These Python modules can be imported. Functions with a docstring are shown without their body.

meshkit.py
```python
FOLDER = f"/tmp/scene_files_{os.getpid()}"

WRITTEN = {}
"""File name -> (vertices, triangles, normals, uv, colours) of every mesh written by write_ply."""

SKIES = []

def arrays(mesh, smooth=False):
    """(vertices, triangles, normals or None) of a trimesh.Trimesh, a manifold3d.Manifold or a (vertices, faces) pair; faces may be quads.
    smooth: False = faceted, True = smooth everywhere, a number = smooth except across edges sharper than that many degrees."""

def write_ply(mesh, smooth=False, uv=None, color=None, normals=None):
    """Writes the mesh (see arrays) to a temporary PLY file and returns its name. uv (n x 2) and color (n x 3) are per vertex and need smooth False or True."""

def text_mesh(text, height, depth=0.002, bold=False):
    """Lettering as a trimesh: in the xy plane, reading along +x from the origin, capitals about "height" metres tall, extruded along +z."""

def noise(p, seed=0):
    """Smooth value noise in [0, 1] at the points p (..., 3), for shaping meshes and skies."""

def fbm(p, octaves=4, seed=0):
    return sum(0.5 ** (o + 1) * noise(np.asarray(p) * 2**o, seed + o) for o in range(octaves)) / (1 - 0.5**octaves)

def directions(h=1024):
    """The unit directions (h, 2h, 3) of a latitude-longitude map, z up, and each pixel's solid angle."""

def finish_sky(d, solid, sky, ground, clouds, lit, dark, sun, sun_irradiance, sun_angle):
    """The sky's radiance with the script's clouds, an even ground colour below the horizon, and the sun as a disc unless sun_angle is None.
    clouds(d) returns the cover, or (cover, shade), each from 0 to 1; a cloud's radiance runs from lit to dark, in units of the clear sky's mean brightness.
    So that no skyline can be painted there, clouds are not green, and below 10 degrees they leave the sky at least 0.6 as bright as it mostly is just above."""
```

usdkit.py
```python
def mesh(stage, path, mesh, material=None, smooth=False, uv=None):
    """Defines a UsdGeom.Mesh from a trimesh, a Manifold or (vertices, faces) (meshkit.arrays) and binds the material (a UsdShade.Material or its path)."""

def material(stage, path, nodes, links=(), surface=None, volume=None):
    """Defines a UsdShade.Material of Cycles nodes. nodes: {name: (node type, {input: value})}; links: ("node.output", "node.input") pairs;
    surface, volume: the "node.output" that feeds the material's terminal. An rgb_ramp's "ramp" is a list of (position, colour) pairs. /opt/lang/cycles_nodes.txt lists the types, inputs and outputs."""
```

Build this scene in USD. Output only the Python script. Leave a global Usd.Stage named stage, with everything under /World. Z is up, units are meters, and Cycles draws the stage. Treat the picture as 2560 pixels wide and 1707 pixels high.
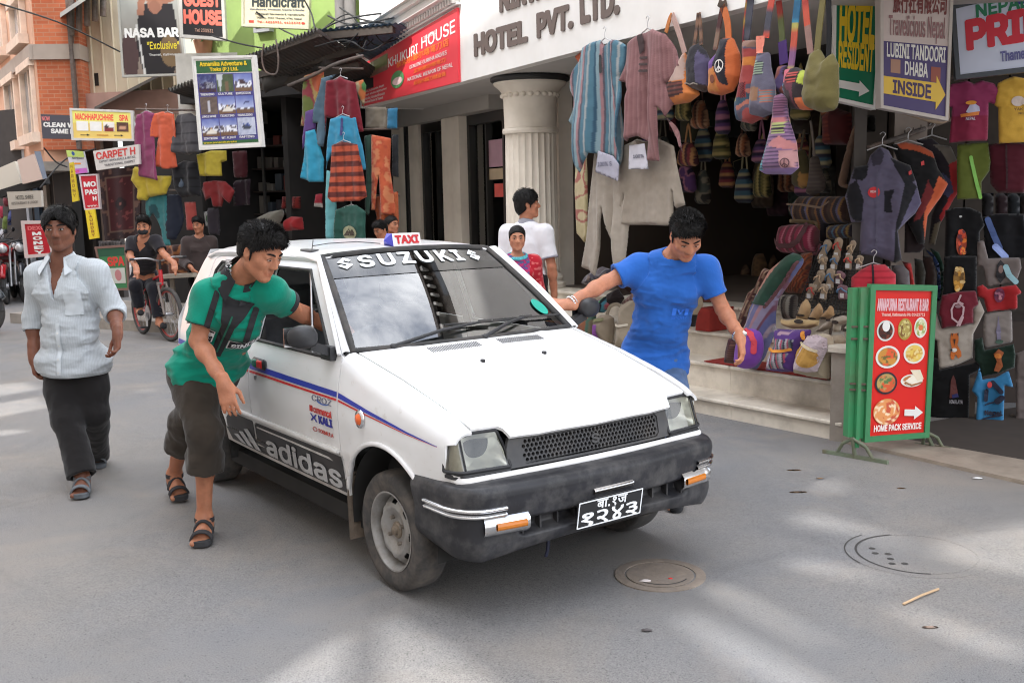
import math,glob,random,numpy as np,trimesh,shapely,usdkit,meshkit
from shapely.geometry import Polygon,LineString,Point,box
from shapely import affinity
from scipy.spatial import Delaunay,cKDTree
from pxr import Usd,UsdGeom,UsdLux,UsdShade,Gf,Sdf,Vt
stage=Usd.Stage.CreateInMemory()
UsdGeom.SetStageUpAxis(stage,'Z');UsdGeom.Xform.Define(stage,'/World')
FPX,PITCH,ROLL,CH,PW,PH=2584.3,.139486,-.02051,1.627,2560,1707
cp,sp=math.cos(PITCH),math.sin(PITCH);cr,sr=math.cos(ROLL),math.sin(ROLL)
CF=np.array([0,cp,-sp]);_R=np.array([1.,0,0]);_U=np.array([0,sp,cp])
CR=cr*_R+sr*_U;CU=-sr*_R+cr*_U;CC=np.array([0,0,CH])
cam=UsdGeom.Camera.Define(stage,'/World/camera')
cam.CreateHorizontalApertureAttr(36.0);cam.CreateVerticalApertureAttr(36.0*682/1024)
cam.CreateFocalLengthAttr(36.0*FPX/PW);cam.CreateClippingRangeAttr(Gf.Vec2f(.05,2000))
cam.CreateFStopAttr(8.0);cam.CreateFocusDistanceAttr(4.9)
cam.CreateExposureAttr(1.38)
m4=np.eye(4);m4[0,:3]=CR;m4[1,:3]=CU;m4[2,:3]=-CF;m4[3,:3]=CC
cam.AddTransformOp().Set(Gf.Matrix4d(m4 .tolist()))
SUN=np.array([-.50,-.38,.72]);SUN/=np.linalg.norm(SUN)
SEL,SROT=math.asin(SUN[2]),math.atan2(SUN[0],SUN[1])
usdkit.material(stage,'/World/Looks/sky',{'sky':('sky_texture',{'sky_type':'single_scattering','sun_disc':False,'sun_elevation':SEL,'sun_rotation':SROT}),'tc':('texture_coordinate',{}),'n':('noise_texture',{'scale':2.2,'detail':7,'roughness':.6,'distortion':.3}),'r':('rgb_ramp',{'ramp':[(.40,(.15,.15,.15)),(.62,(1,1,1))]}),'mx':('mix',{'color2':(13.0,13.2,13.7)}),'sx':('separate_xyz',{}),'mr':('map_range',{'from_min':0.0,'from_max':1.0,'to_min':.45,'to_max':1.45}),'zm':('mix',{'mix_type':'multiply','fac':1.0}),'b':('background_shader',{'strength':.12})},[('tc.generated','n.vector'),('n.fac','r.fac'),('r.color','mx.fac'),('sky.color','mx.color1'),('tc.generated','sx.vector'),('sx.z','mr.value'),('mx.color','zm.color1'),('mr.result','zm.color2'),('zm.color','b.color')],surface='b.background')
dome=UsdLux.DomeLight.Define(stage,'/World/sky')
UsdShade.MaterialBindingAPI.Apply(dome.GetPrim()).Bind(UsdShade.Material.Get(stage,'/World/Looks/sky'))
dome.GetPrim().SetCustomDataByKey('kind','structure')
sun=UsdLux.DistantLight.Define(stage,'/World/sun')
sun.CreateIntensityAttr(.52);sun.CreateAngleAttr(.9);sun.CreateNormalizeAttr(True);sun.CreateColorAttr(Gf.Vec3f(1,.985,.96))
zz=SUN;xx=np.cross([0,0,1],zz);xx/=np.linalg.norm(xx);yy=np.cross(zz,xx)
m4=np.eye(4);m4[0,:3]=xx;m4[1,:3]=yy;m4[2,:3]=zz
sun.AddTransformOp().Set(Gf.Matrix4d(m4 .tolist()))
def unit(v):v=np.asarray(v,float);return v/(np.linalg.norm(v)+1e-12)
used={}
def name_for(parent,name):
 k=(parent,name);n=used.get(k,0);used[k]=n+1
 return name if n==0 else '%s_%03d'%(name,n)
def pathof(p):return '/World' if p is None else(p if isinstance(p,str)else str(p.GetPath()))
def tag(prim,label=None,cat=None,group=None,kind=None):
 for k,v in(('label',label),('category',cat),('group',group),('kind',kind)):
  if v:prim.SetCustomDataByKey(k,v)
 return prim
def thing(name,label,cat,loc=(0,0,0),rz=0,group=None):
 x=UsdGeom.Xform.Define(stage,'/World/'+name_for('/World',name))
 x.AddTranslateOp().Set(Gf.Vec3d(*map(float,loc)));x.AddRotateZOp().Set(float(rz))
 p=x.GetPrim();p.SetMetadata('comment','')if False else None
 LOCS[str(p.GetPath())]=(np.array(loc,float),rz)
 return tag(p,label,cat,group)
LOCS={}
def tolocal(parent,v):
 """world points into the local frame of the thing that owns parent"""
 top='/'.join(pathof(parent).split('/')[:3])
 if top not in LOCS:return v
 o,rz=LOCS[top];a=math.radians(-rz);c,s=math.cos(a),math.sin(a);d=np.asarray(v)-o
 return np.stack([c*d[:,0]-s*d[:,1],s*d[:,0]+c*d[:,1],d[:,2]],1)
def part(parent,name,mesh,mat,smooth=30,col=None,label=None,world=True,kind=None):
 """one Mesh prim under parent (or /World). world: the points are given in world space"""
 if isinstance(mesh,(list,tuple))and not isinstance(mesh[0],np.ndarray):
  if col is None and 1<len(mesh)<=12:return[part(parent,name,m,mat,smooth,None,label,world,kind)for m in mesh][0]
  mesh=cat(mesh)
 if isinstance(mesh,tuple):mesh=trimesh.Trimesh(mesh[0],mesh[1],process=False)
 mesh=trimesh.Trimesh(np.asarray(mesh.vertices),np.asarray(mesh.faces),process=False);ref=np.unique(mesh.faces)
 if len(ref)<len(mesh.vertices):
  remap=np.full(len(mesh.vertices),-1);remap[ref]=np.arange(len(ref));mesh=trimesh.Trimesh(mesh.vertices[ref],remap[mesh.faces],process=False);col=None if col is None else np.asarray(col)[ref]
 if world and parent is not None:
  mesh=trimesh.Trimesh(tolocal(parent,mesh.vertices),mesh.faces,process=False)
 pp=pathof(parent);path=pp+'/'+name_for(pp,name)
 if col is not None and smooth not in(False,True):smooth=True
 m=usdkit.mesh(stage,path,mesh,mat,smooth)
 if col is not None:
  UsdGeom.PrimvarsAPI(m).CreatePrimvar('col',Sdf.ValueTypeNames.Color3fArray,'vertex').Set(Vt.Vec3fArray.FromNumpy(np.asarray(col,np.float32)))
 p=m.GetPrim()
 tag(p,label,kind=kind)
 return p
def single(name,mesh,mat,label,catg,smooth=30,col=None,group=None):
 return tag(part(None,name,mesh,mat,smooth,col),label,catg,group)
def struct(name,mesh,mat,smooth=30,kind='structure',col=None):return tag(part(None,name,mesh,mat,smooth,col),kind=kind)
def cat(ms):return trimesh.util.concatenate([trimesh.Trimesh(np.asarray(m.vertices),np.asarray(m.faces),process=False)for m in ms if len(m.faces)])
def srgb(*c):
 c=np.array(c,float)/255;return tuple(np.where(c<=.04045,c/12.92,((c+.055)/1.055)**2.4))
MATS={}
def M(name,c=(.5,.5,.5),rough=.6,metal=0,var=.15,scale=6,bump=0,bscale=60,spec=.5,dirt=None,dscale=3,damt=.5,coat=0,sheen=0,col=False,trans=0,detail=5,stretch=None,emis=0):
 if name in MATS:return MATS[name]
 nodes={'tc':('texture_coordinate',{}),'mp':('mapping',{'scale':stretch or(1,1,1)}),'n':('noise_texture',{'scale':scale,'detail':detail,'roughness':.6}),'r':('rgb_ramp',{'ramp':[(.25,(1-var,)*3),(.75,(1+var,)*3)]}),'m':('mix',{'mix_type':'multiply','fac':1.0,'color1':c}),'p':('principled_bsdf',{'roughness':rough,'metallic':metal,'specular_ior_level':spec,'coat_weight':coat,'sheen_weight':sheen})}
 links=[('tc.object','mp.vector'),('mp.vector','n.vector'),('n.fac','r.fac'),('r.color','m.color2')]
 if col:nodes['a']=('attribute',{'attribute':'col'});links.append(('a.color','m.color1'))
 out='m.color'
 if dirt is not None:
  nodes['dn']=('noise_texture',{'scale':dscale,'detail':8,'roughness':.65});nodes['dr']=('rgb_ramp',{'ramp':[(.45,(0,0,0)),(.75,(damt,)*3)]})
  nodes['dm']=('mix',{'color2':dirt});links+=[('mp.vector','dn.vector'),('dn.fac','dr.fac'),('dr.color','dm.fac'),('m.color','dm.color1')];out='dm.color'
 links.append((out,'p.base_color'))
 if bump:
  nodes['bn']=('noise_texture',{'scale':bscale,'detail':4});nodes['b']=('bump',{'strength':1.0,'distance':bump})
  links+=[('mp.vector','bn.vector'),('bn.fac','b.height'),('b.normal','p.normal')]
 surf='p.BSDF'
 if name=='skin':nodes['p'][1].update({'subsurface_weight':.12,'subsurface_scale':.012,'subsurface_radius':(1.0,.35,.2)})
 if trans:
  nodes['t']=('translucent_bsdf',{});nodes['mc']=('mix_closure',{'fac':trans});links+=[(out,'t.color'),('p.BSDF','mc.closure1'),('t.BSDF','mc.closure2')];surf='mc.closure'
 MATS[name]=usdkit.material(stage,'/World/Looks/'+name,nodes,links,surface=surf)
 return MATS[name]
def glassmat(name,tint=(.9,.92,.9),ior=1.5,rough=0.0,boost=0.0):
 nodes={'t':('transparent_bsdf',{'color':tint}),'g':('glossy_bsdf',{'color':(1,1,1),'roughness':rough}),'f':('fresnel',{'IOR':ior}),'ad':('math',{'math_type':'add','value2':boost,'use_clamp':True}),'m':('mix_closure',{})}
 MATS[name]=usdkit.material(stage,'/World/Looks/'+name,nodes,[('f.fac','ad.value1'),('ad.value','m.fac'),('t.BSDF','m.closure1'),('g.BSDF','m.closure2')],surface='m.closure')
 return MATS[name]
CLOTH=M('cloth',rough=.9,var=.10,scale=14,bump=.0015,bscale=220,spec=.15,sheen=.15,col=True)
CLOTH2=M('cloth_soft',rough=.9,var=.07,scale=9,bump=.002,bscale=60,spec=.1,sheen=.2,col=True,trans=.12)
PAINTED=M('printed_sheet',rough=.45,var=.05,scale=5,spec=.4,col=True)
SKIN=M('skin',rough=.52,var=.16,scale=26,bump=.0016,bscale=150,spec=.4,col=True)
STEEL=M('steel',(.45,.45,.46),.38,1,.15,8)
CHROME=M('chrome',(.75,.75,.76),.16,1,.1,8)
BLACKPL=M('black_plastic',(.018,.018,.02),.45,0,.3,9,bump=.0006,bscale=120)
RUBBER=M('rubber',(.03,.03,.03),.75,0,.3,9,dirt=(.12,.10,.085),dscale=7,damt=.6)
WOOD=M('wood',(.16,.09,.05),.6,0,.3,8,bump=.002,bscale=30)
DARK=M('dark_cavity',(.012,.011,.011),.9,0,.3,3)
PIPE=M('rusty_pipe',(.12,.10,.09),.6,.3,.4,20,dirt=(.16,.07,.03),damt=.6)
WIRE=M('cable',(.02,.02,.02),.7)
def ray(x,y):return CF+CR*(x-PW/2)/FPX-CU*(y-PH/2)/FPX
def ground(x,y,z=0.0):
 d=ray(x,y);return CC+d*((z-CH)/d[2])
def at(x,y,Y):
 d=ray(x,y);return CC+d*(Y/d[1])
class Frame:
 """an upright plane: origin o, horizontal right vector r, normal n towards the viewer"""
 def __init__(s,o,az,off=0):
  a=math.radians(az);s.r=np.array([math.cos(a),math.sin(a),0]);s.n=np.array([s.r[1],-s.r[0],0]);s.u=np.array([0,0,1.]);s.o=np.array([o[0],o[1],0.])+s.n*off;s.az=az
 def off(s,d):f=Frame((0,0),s.az);f.o=s.o+s.n*d;return f
 def hit(s,x,y):
  d=ray(x,y);return CC+d*(((s.o-CC)@s.n)/(d@s.n))
 def st(s,x,y):
  p=s.hit(x,y)-s.o;return np.array([p@s.r,p[2]])
 def poly(s,pts):return np.array([s.st(x,y)for x,y in pts])
 def w(s,a):a=np.atleast_2d(np.asarray(a,float));return s.o+a[:,:1]*s.r+a[:,1:2]*s.u+(a[:,2:3]*s.n if a.shape[1]>2 else 0)
 def put(s,mesh):return trimesh.Trimesh(s.w(mesh.vertices),mesh.faces,process=False)
def facing(x,y,Y,az=0):
 p=at(x,y,Y);return Frame(p[:2],az)
def bx(x0,x1,y0,y1,z0,z1):
 v=np.array([[x,y,z]for x in(x0,x1)for y in(y0,y1)for z in(z0,z1)],float)
 f=[[0,1,3],[0,3,2],[4,6,7],[4,7,5],[0,4,5],[0,5,1],[2,3,7],[2,7,6],[0,2,6],[0,6,4],[1,5,7],[1,7,3]]
 m=trimesh.Trimesh(v,f,process=False)
 return m
def rbx(x0,x1,y0,y1,z0,z1,r=.01):
 """a box with bevelled edges"""
 r=min(r,(x1-x0)*.45,(y1-y0)*.45,(z1-z0)*.45);pts=[]
 for x,sx in((x0,1),(x1,-1)):
  for y,sy in((y0,1),(y1,-1)):
   for z,sz in((z0,1),(z1,-1)):
    pts+=[(x+sx*r,y+sy*r,z),(x+sx*r,y,z+sz*r),(x,y+sy*r,z+sz*r)]
 return trimesh.convex.convex_hull(np.array(pts))
def tube(pts,r,n=8,cap=True):
 """a round bar along a polyline; r a number or one radius per point"""
 pts=np.asarray(pts,float);N=len(pts);rr=np.full(N,r)if np.ndim(r)==0 else np.asarray(r)
 t=np.gradient(pts,axis=0)if N>2 else np.repeat([pts[-1]-pts[0]],N,0);t/=np.linalg.norm(t,axis=1)[:,None]+1e-12
 a=np.array([0,0,1.])if abs(t[0,2])<.9 else np.array([1.,0,0]);V=[]
 x=np.cross(t[0],a);x/=np.linalg.norm(x)
 for i in range(N):
  x=x-t[i]*(x@t[i]);x/=np.linalg.norm(x)+1e-12;y=np.cross(t[i],x)
  an=np.arange(n)*2*math.pi/n
  V.append(pts[i]+rr[i]*(np.cos(an)[:,None]*x+np.sin(an)[:,None]*y))
 V=np.vstack(V);F=[]
 for i in range(N-1):
  for k in range(n):
   p,q=i*n+k,i*n+(k+1)%n;F+=[[p,q,q+n],[p,q+n,p+n]]
 if cap:
  V=np.vstack([V,pts[:1],pts[-1:]]);b=N*n
  for k in range(n):F+=[[b,(k+1)%n,k],[b+1,(N-1)*n+k,(N-1)*n+(k+1)%n]]
 return trimesh.Trimesh(V,F,process=False)
def bar(a,b,w,h,up=(0,0,1)):
 a,b=np.asarray(a,float),np.asarray(b,float);t=b-a;L=np.linalg.norm(t);t/=L;up=np.asarray(up,float)
 if abs(t@up)>.98:up=np.array([0,1.,0])
 x=np.cross(t,up);x/=np.linalg.norm(x);y=np.cross(x,t)
 m=bx(-w/2,w/2,-h/2,h/2,0,L);m.vertices=a+m.vertices[:,:1]*x+m.vertices[:,1:2]*y+m.vertices[:,2:]*t
 m.fix_normals();return m
def lathe(prof,n=32,c=(0,0,0),axis='z'):
 prof=np.asarray(prof,float);a=np.arange(n)*2*math.pi/n
 V=np.stack([np.outer(np.cos(a),prof[:,0]),np.outer(np.sin(a),prof[:,0]),np.tile(prof[:,1],(n,1))],-1).reshape(-1,3);k=len(prof);F=[]
 for i in range(n):
  j=(i+1)%n
  for q in range(k-1):F+=[[i*k+q,j*k+q,j*k+q+1],[i*k+q,j*k+q+1,i*k+q+1]]
 if axis=='y':V=V[:,[0,2,1]]*[1,1,-1]
 if axis=='x':V=V[:,[2,0,1]]
 return trimesh.Trimesh(V+np.asarray(c),F,process=False)
def ball(c,r,sub=2,sc=(1,1,1)):
 m=trimesh.creation.icosphere(sub,1.0);m.vertices=m.vertices*np.asarray(sc)*r+np.asarray(c);return m
def grid(fn,nu,nv,u0=0,u1=1,v0=0,v1=1):
 u,v=np.meshgrid(np.linspace(u0,u1,nu),np.linspace(v0,v1,nv),indexing='ij');V=np.asarray(fn(u.ravel(),v.ravel()));i,j=np.meshgrid(np.arange(nu-1),np.arange(nv-1),indexing='ij');b=(i*nv+j).ravel()
 return V,np.vstack([np.stack([b,b+nv,b+nv+1],1),np.stack([b,b+nv+1,b+1],1)])
def mesh2d(poly,h):
 """triangles over a shapely polygon: resampled boundary and an inner grid"""
 B=[]
 for ring in[poly.exterior,*poly.interiors]:
  c=np.asarray(ring.coords)[:-1]
  for p,q in zip(c,np.roll(c,-1,0)):
   k=max(1,int(math.ceil(np.linalg.norm(q-p)/h)));B.append(p+(q-p)*(np.arange(k)/k)[:,None])
 B=np.vstack(B);x0,y0,x1,y1=poly.bounds
 gx,gy=np.meshgrid(np.arange(x0,x1+h,h),np.arange(y0,y1+h,h*.866));gx=gx+(np.arange(gx.shape[0])%2*h/2)[:,None]
 G=np.stack([gx.ravel(),gy.ravel()],1);inner=poly.buffer(-h*.55)
 G=G[shapely.contains_xy(inner,G[:,0],G[:,1])]if not inner.is_empty else G[:0]
 P=np.vstack([B,G]);P=P+(np.random.default_rng(1).random(P.shape)-.5)*h*1e-4
 T=Delaunay(P).simplices;c=P[T].mean(1);T=T[shapely.contains_xy(poly,c[:,0],c[:,1])]
 a,b,c=P[T[:,0]],P[T[:,1]],P[T[:,2]];ar=(b[:,0]-a[:,0])*(c[:,1]-a[:,1])-(b[:,1]-a[:,1])*(c[:,0]-a[:,0])
 T[ar<0]=T[ar<0][:,::-1];T=T[np.abs(ar)>h*h*1e-5]
 u,inv=np.unique(T,return_inverse=True);return P[u],inv.reshape(T.shape)
def boundary(T):
 e=np.vstack([T[:,[0,1]],T[:,[1,2]],T[:,[2,0]]]);s=np.sort(e,1);_,i,c=np.unique(s,axis=0,return_index=True,return_counts=True);return e[i[c==1]]
def shell(poly,h,fmap,thick,outward):
 """a sheet over poly, bent by fmap (n,2)->(n,3), with thickness to the inside"""
 P,T=mesh2d(poly,h);V=fmap(P);n=np.zeros_like(V);fn=np.cross(V[T[:,1]]-V[T[:,0]],V[T[:,2]]-V[T[:,0]])
 if(fn.mean(0)@np.asarray(outward))<0:T=T[:,::-1];fn=-fn
 for k in range(3):np.add.at(n,T[:,k],fn)
 n/=np.linalg.norm(n,axis=1)[:,None]+1e-12;N=len(V);E=boundary(T)
 F=np.vstack([T,T[:,::-1]+N,np.stack([E[:,1],E[:,0],E[:,0]+N],1),np.stack([E[:,1],E[:,0]+N,E[:,1]+N],1)])
 return trimesh.Trimesh(np.vstack([V,V-n*thick]),F,process=False)
def spl(pts,n=6,closed=True):
 """Catmull-Rom through the points"""
 p=np.asarray(pts,float);m=len(p);out=[];t=np.arange(n)/n
 for i in range(m if closed else m-1):
  a,b,c,d=(p[(i-1)%m],p[i],p[(i+1)%m],p[(i+2)%m])if closed else(p[max(i-1,0)],p[i],p[i+1],p[min(i+2,m-1)])
  tt=t[:,None];out.append(.5*(2*b+(c-a)*tt+(2*a-5*b+4*c-d)*tt**2+(3*b-a-3*c+d)*tt**3))
 if not closed:out.append(p[-1:])
 return np.vstack(out)
def pillow(poly,thick,h,edge=None,fold=None,wr=None,seed=0,lean=0):
 """a stuffed or hanging cloth piece over a 2-d outline: (vertices, faces, uv). local x right, y up, z out"""
 if not poly.is_valid:poly=poly.buffer(0)
 if poly.geom_type!='Polygon':poly=max(poly.geoms,key=lambda g:g.area)
 P,T=mesh2d(poly,h);edge=edge or thick*2;d=shapely.distance(shapely.points(P),poly.exterior);E=boundary(T);isb=np.zeros(len(P),bool);isb[E.ravel()]=True;d[isb]=0
 q=np.clip(d/edge,0,1);z=thick*np.sqrt(1-(1-q)**2);x0,y0,x1,y1=poly.bounds;vn=(y1-P[:,1])/(y1-y0)
 f=np.zeros(len(P))
 if fold:f=fold[0]*(meshkit.noise(np.stack([P[:,0]*fold[1],P[:,1]*fold[1]*.13,np.full(len(P),seed*3.1)],1),seed)-.5)*2*np.clip(.35+vn,0,1)
 if wr:f=f+wr[0]*(meshkit.fbm(np.stack([P[:,0]*wr[1],P[:,1]*wr[1]*1.6,np.full(len(P),seed+.5)],1),3,seed)-.5)*2*np.clip(d/.03,.2,1)
 f=f+lean*vn;N=len(P);ib=np.cumsum(~isb)-1;back=np.where(isb,np.arange(N),N+ib);V=np.vstack([np.c_[P,z+f],np.c_[P,-z*.7+f][~isb]])
 return V,np.vstack([T,back[T[:,::-1]]]),np.vstack([P,P[~isb]])
FD=glob.glob('/opt/blender-*/*/datafiles/fonts')[0]
FONTS={'inter':FD+'/Inter.woff2','cjk':FD+'/Noto Sans CJK Regular.woff2','deva':FD+'/NotoSansDevanagari-Regular.woff2','mono':FD+'/DejaVuSansMono.woff2'}
_tc={}
def text2d(s,bold=0,font='inter',size=72):
 k=(s,bold,font,size)
 if k in _tc:return _tc[k]
 from PIL import Image,ImageDraw,ImageFont
 ft=ImageFont.truetype(FONTS[font],size);x0,y0,x1,y1=ft.getbbox(s,anchor='ls',stroke_width=bold)
 im=Image.new('L',(x1-x0+8,y1-y0+8));ImageDraw.Draw(im).text((4-x0,4-y0),s,255,ft,anchor='ls',stroke_width=bold)
 on=np.pad(np.asarray(im)>127,((0,0),(1,1))).astype(np.int8);rows,st=np.nonzero(np.diff(on,axis=1)==1);en=np.nonzero(np.diff(on,axis=1)==-1)[1]
 g=shapely.union_all(shapely.box(st,-rows-1,en,-rows)).buffer(.6).buffer(-.6).simplify(.75)
 _tc[k]=g;return g
def fit(g,x0,y0,x1,y1,keep=False):
 a,b,c,d=g.bounds;sx,sy=(x1-x0)/(c-a),(y1-y0)/(d-b)
 if keep:sx=sy=min(sx,sy)
 return affinity.affine_transform(g,[sx,0,0,sy,(x0+x1)/2-sx*(a+c)/2,(y0+y1)/2-sy*(b+d)/2])
def geoms(g):return[q for q in getattr(g,'geoms',[g])if q.geom_type=='Polygon' and q.area>1e-9]
def flat(g,z=0.0,depth=.002):
 ms=[trimesh.creation.extrude_polygon(q,depth,engine='earcut')for q in geoms(g)]
 m=cat(ms);m.vertices=m.vertices+[0,0,z];return m
def quad_map(fr,quad,off=0.0):
 """maps the unit square (x right, y up) on the photographed quad (tl, tr, br, bl) lying in frame fr"""
 q=fr.poly(quad);tl,tr,br,bl=q
 def f(V):
  x,y=V[:,:1],V[:,1:2];p=bl*(1-x)*(1-y)+br*x*(1-y)+tl*(1-x)*y+tr*x*y
  return fr.w(np.c_[p,V[:,2:3]+off])
 return f
def mapped(mesh,f):return trimesh.Trimesh(f(np.asarray(mesh.vertices)),mesh.faces,process=False)
G={'tc':('texture_coordinate',{}),'g':('geometry',{}),'n1':('noise_texture',{'scale':.55,'detail':6,'roughness':.6}),'r1':('rgb_ramp',{'ramp':[(.36,srgb(120,120,121)),(.64,srgb(130,126,121))]}),'n2':('noise_texture',{'scale':190,'detail':3,'roughness':.7}),'r2':('rgb_ramp',{'ramp':[(.30,(.50,.50,.51)),(.5,(1,1,1)),(.70,(1.32,1.31,1.29))]}),'v':('voronoi_texture',{'scale':75,'randomness':1}),'r3':('rgb_ramp',{'ramp':[(.0,(.55,.55,.56)),(.20,(.62,.62,.62)),(.30,(1,1,1)),(1,(1,1,1))]}),'vc':('separate_color',{}),'vm':('math',{'math_type':'greater_than','value2':.70}),'m2':('mix',{'mix_type':'multiply','fac':1.0}),'m3':('mix',{'mix_type':'multiply'}),'n4':('noise_texture',{'scale':1.3,'detail':7,'roughness':.65,'distortion':.6}),'r4':('rgb_ramp',{'ramp':[(.50,(0,0,0)),(.72,(.55,.55,.55))]}),'m4':('mix',{'color2':srgb(144,135,125)}),'nw':('noise_texture',{'scale':1.6,'detail':4}),'wv':('mix_vector',{'fac':.22}),'cv':('voronoi_texture',{'scale':.75,'feature':'distance_to_edge'}),'cr':('rgb_ramp',{'ramp':[(0,(.45,.44,.43)),(.006,(.6,.6,.6)),(.014,(1,1,1)),(1,(1,1,1))]}),'cn':('noise_texture',{'scale':.5,'detail':3}),'ck':('rgb_ramp',{'ramp':[(.56,(0,0,0)),(.66,(.45,.45,.45))]}),'cm':('mix',{'mix_type':'multiply'}),'sn':('noise_texture',{'scale':.8,'detail':8,'roughness':.7,'distortion':1.2}),'sr':('rgb_ramp',{'ramp':[(.30,(.84,.84,.85)),(.48,(1,1,1)),(.66,(1.05,1.04,1.03))]}),'sm':('mix',{'mix_type':'multiply','fac':1.0}),'bn':('noise_texture',{'scale':120,'detail':4,'roughness':.7}),'b':('bump',{'strength':.8,'distance':.004}),'p':('principled_bsdf',{'roughness':.82,'specular_ior_level':.3})}
GL=[('g.position','n1.vector'),('n1.fac','r1.fac'),('g.position','n2.vector'),('n2.fac','r2.fac'),('r1.color','m2.color1'),('r2.color','m2.color2'),('g.position','v.vector'),('v.distance','r3.fac'),('v.color','vc.color'),('vc.r','vm.value1'),('vm.value','m3.fac'),('m2.color','m3.color1'),('r3.color','m3.color2'),('g.position','n4.vector'),('n4.fac','r4.fac'),('r4.color','m4.fac'),('m3.color','m4.color1'),('g.position','nw.vector'),('g.position','wv.a'),('nw.color','wv.b'),('wv.result','cv.vector'),('cv.distance','cr.fac'),('g.position','cn.vector'),('cn.fac','ck.fac'),('ck.color','cm.fac'),('m4.color','cm.color1'),('cr.color','cm.color2'),('g.position','sn.vector'),('sn.fac','sr.fac'),('cm.color','sm.color1'),('sr.color','sm.color2'),('sm.color','p.base_color'),('g.position','bn.vector'),('bn.fac','b.height'),('b.normal','p.normal')]
ASPH=usdkit.material(stage,'/World/Looks/asphalt',G,GL,surface='p.BSDF')
DUST=M('dusty_earth',srgb(150,140,128),.95,0,.18,3,bump=.004,bscale=60,dirt=srgb(120,108,96),dscale=1.2,damt=.6)
struct('ground',bx(-120,120,-60,200,-1.2,-.012),DUST)
def roadz(x,y):return .006*(meshkit.noise(np.stack([x*.7,y*.7,x*0],1),3)-.5)
V,F=grid(lambda u,v:np.stack([u,v,roadz(u,v)*np.clip((9-np.abs(v-4))/3,0,1)],1),110,150,-14,8,-8,45)
struct('road',trimesh.Trimesh(V,F,process=False),ASPH,True)
CAR=thing('taxi','white hatchback taxi with black bumper being pushed by two men on the street','car',(.02,4.555,0),-54.08)
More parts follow.
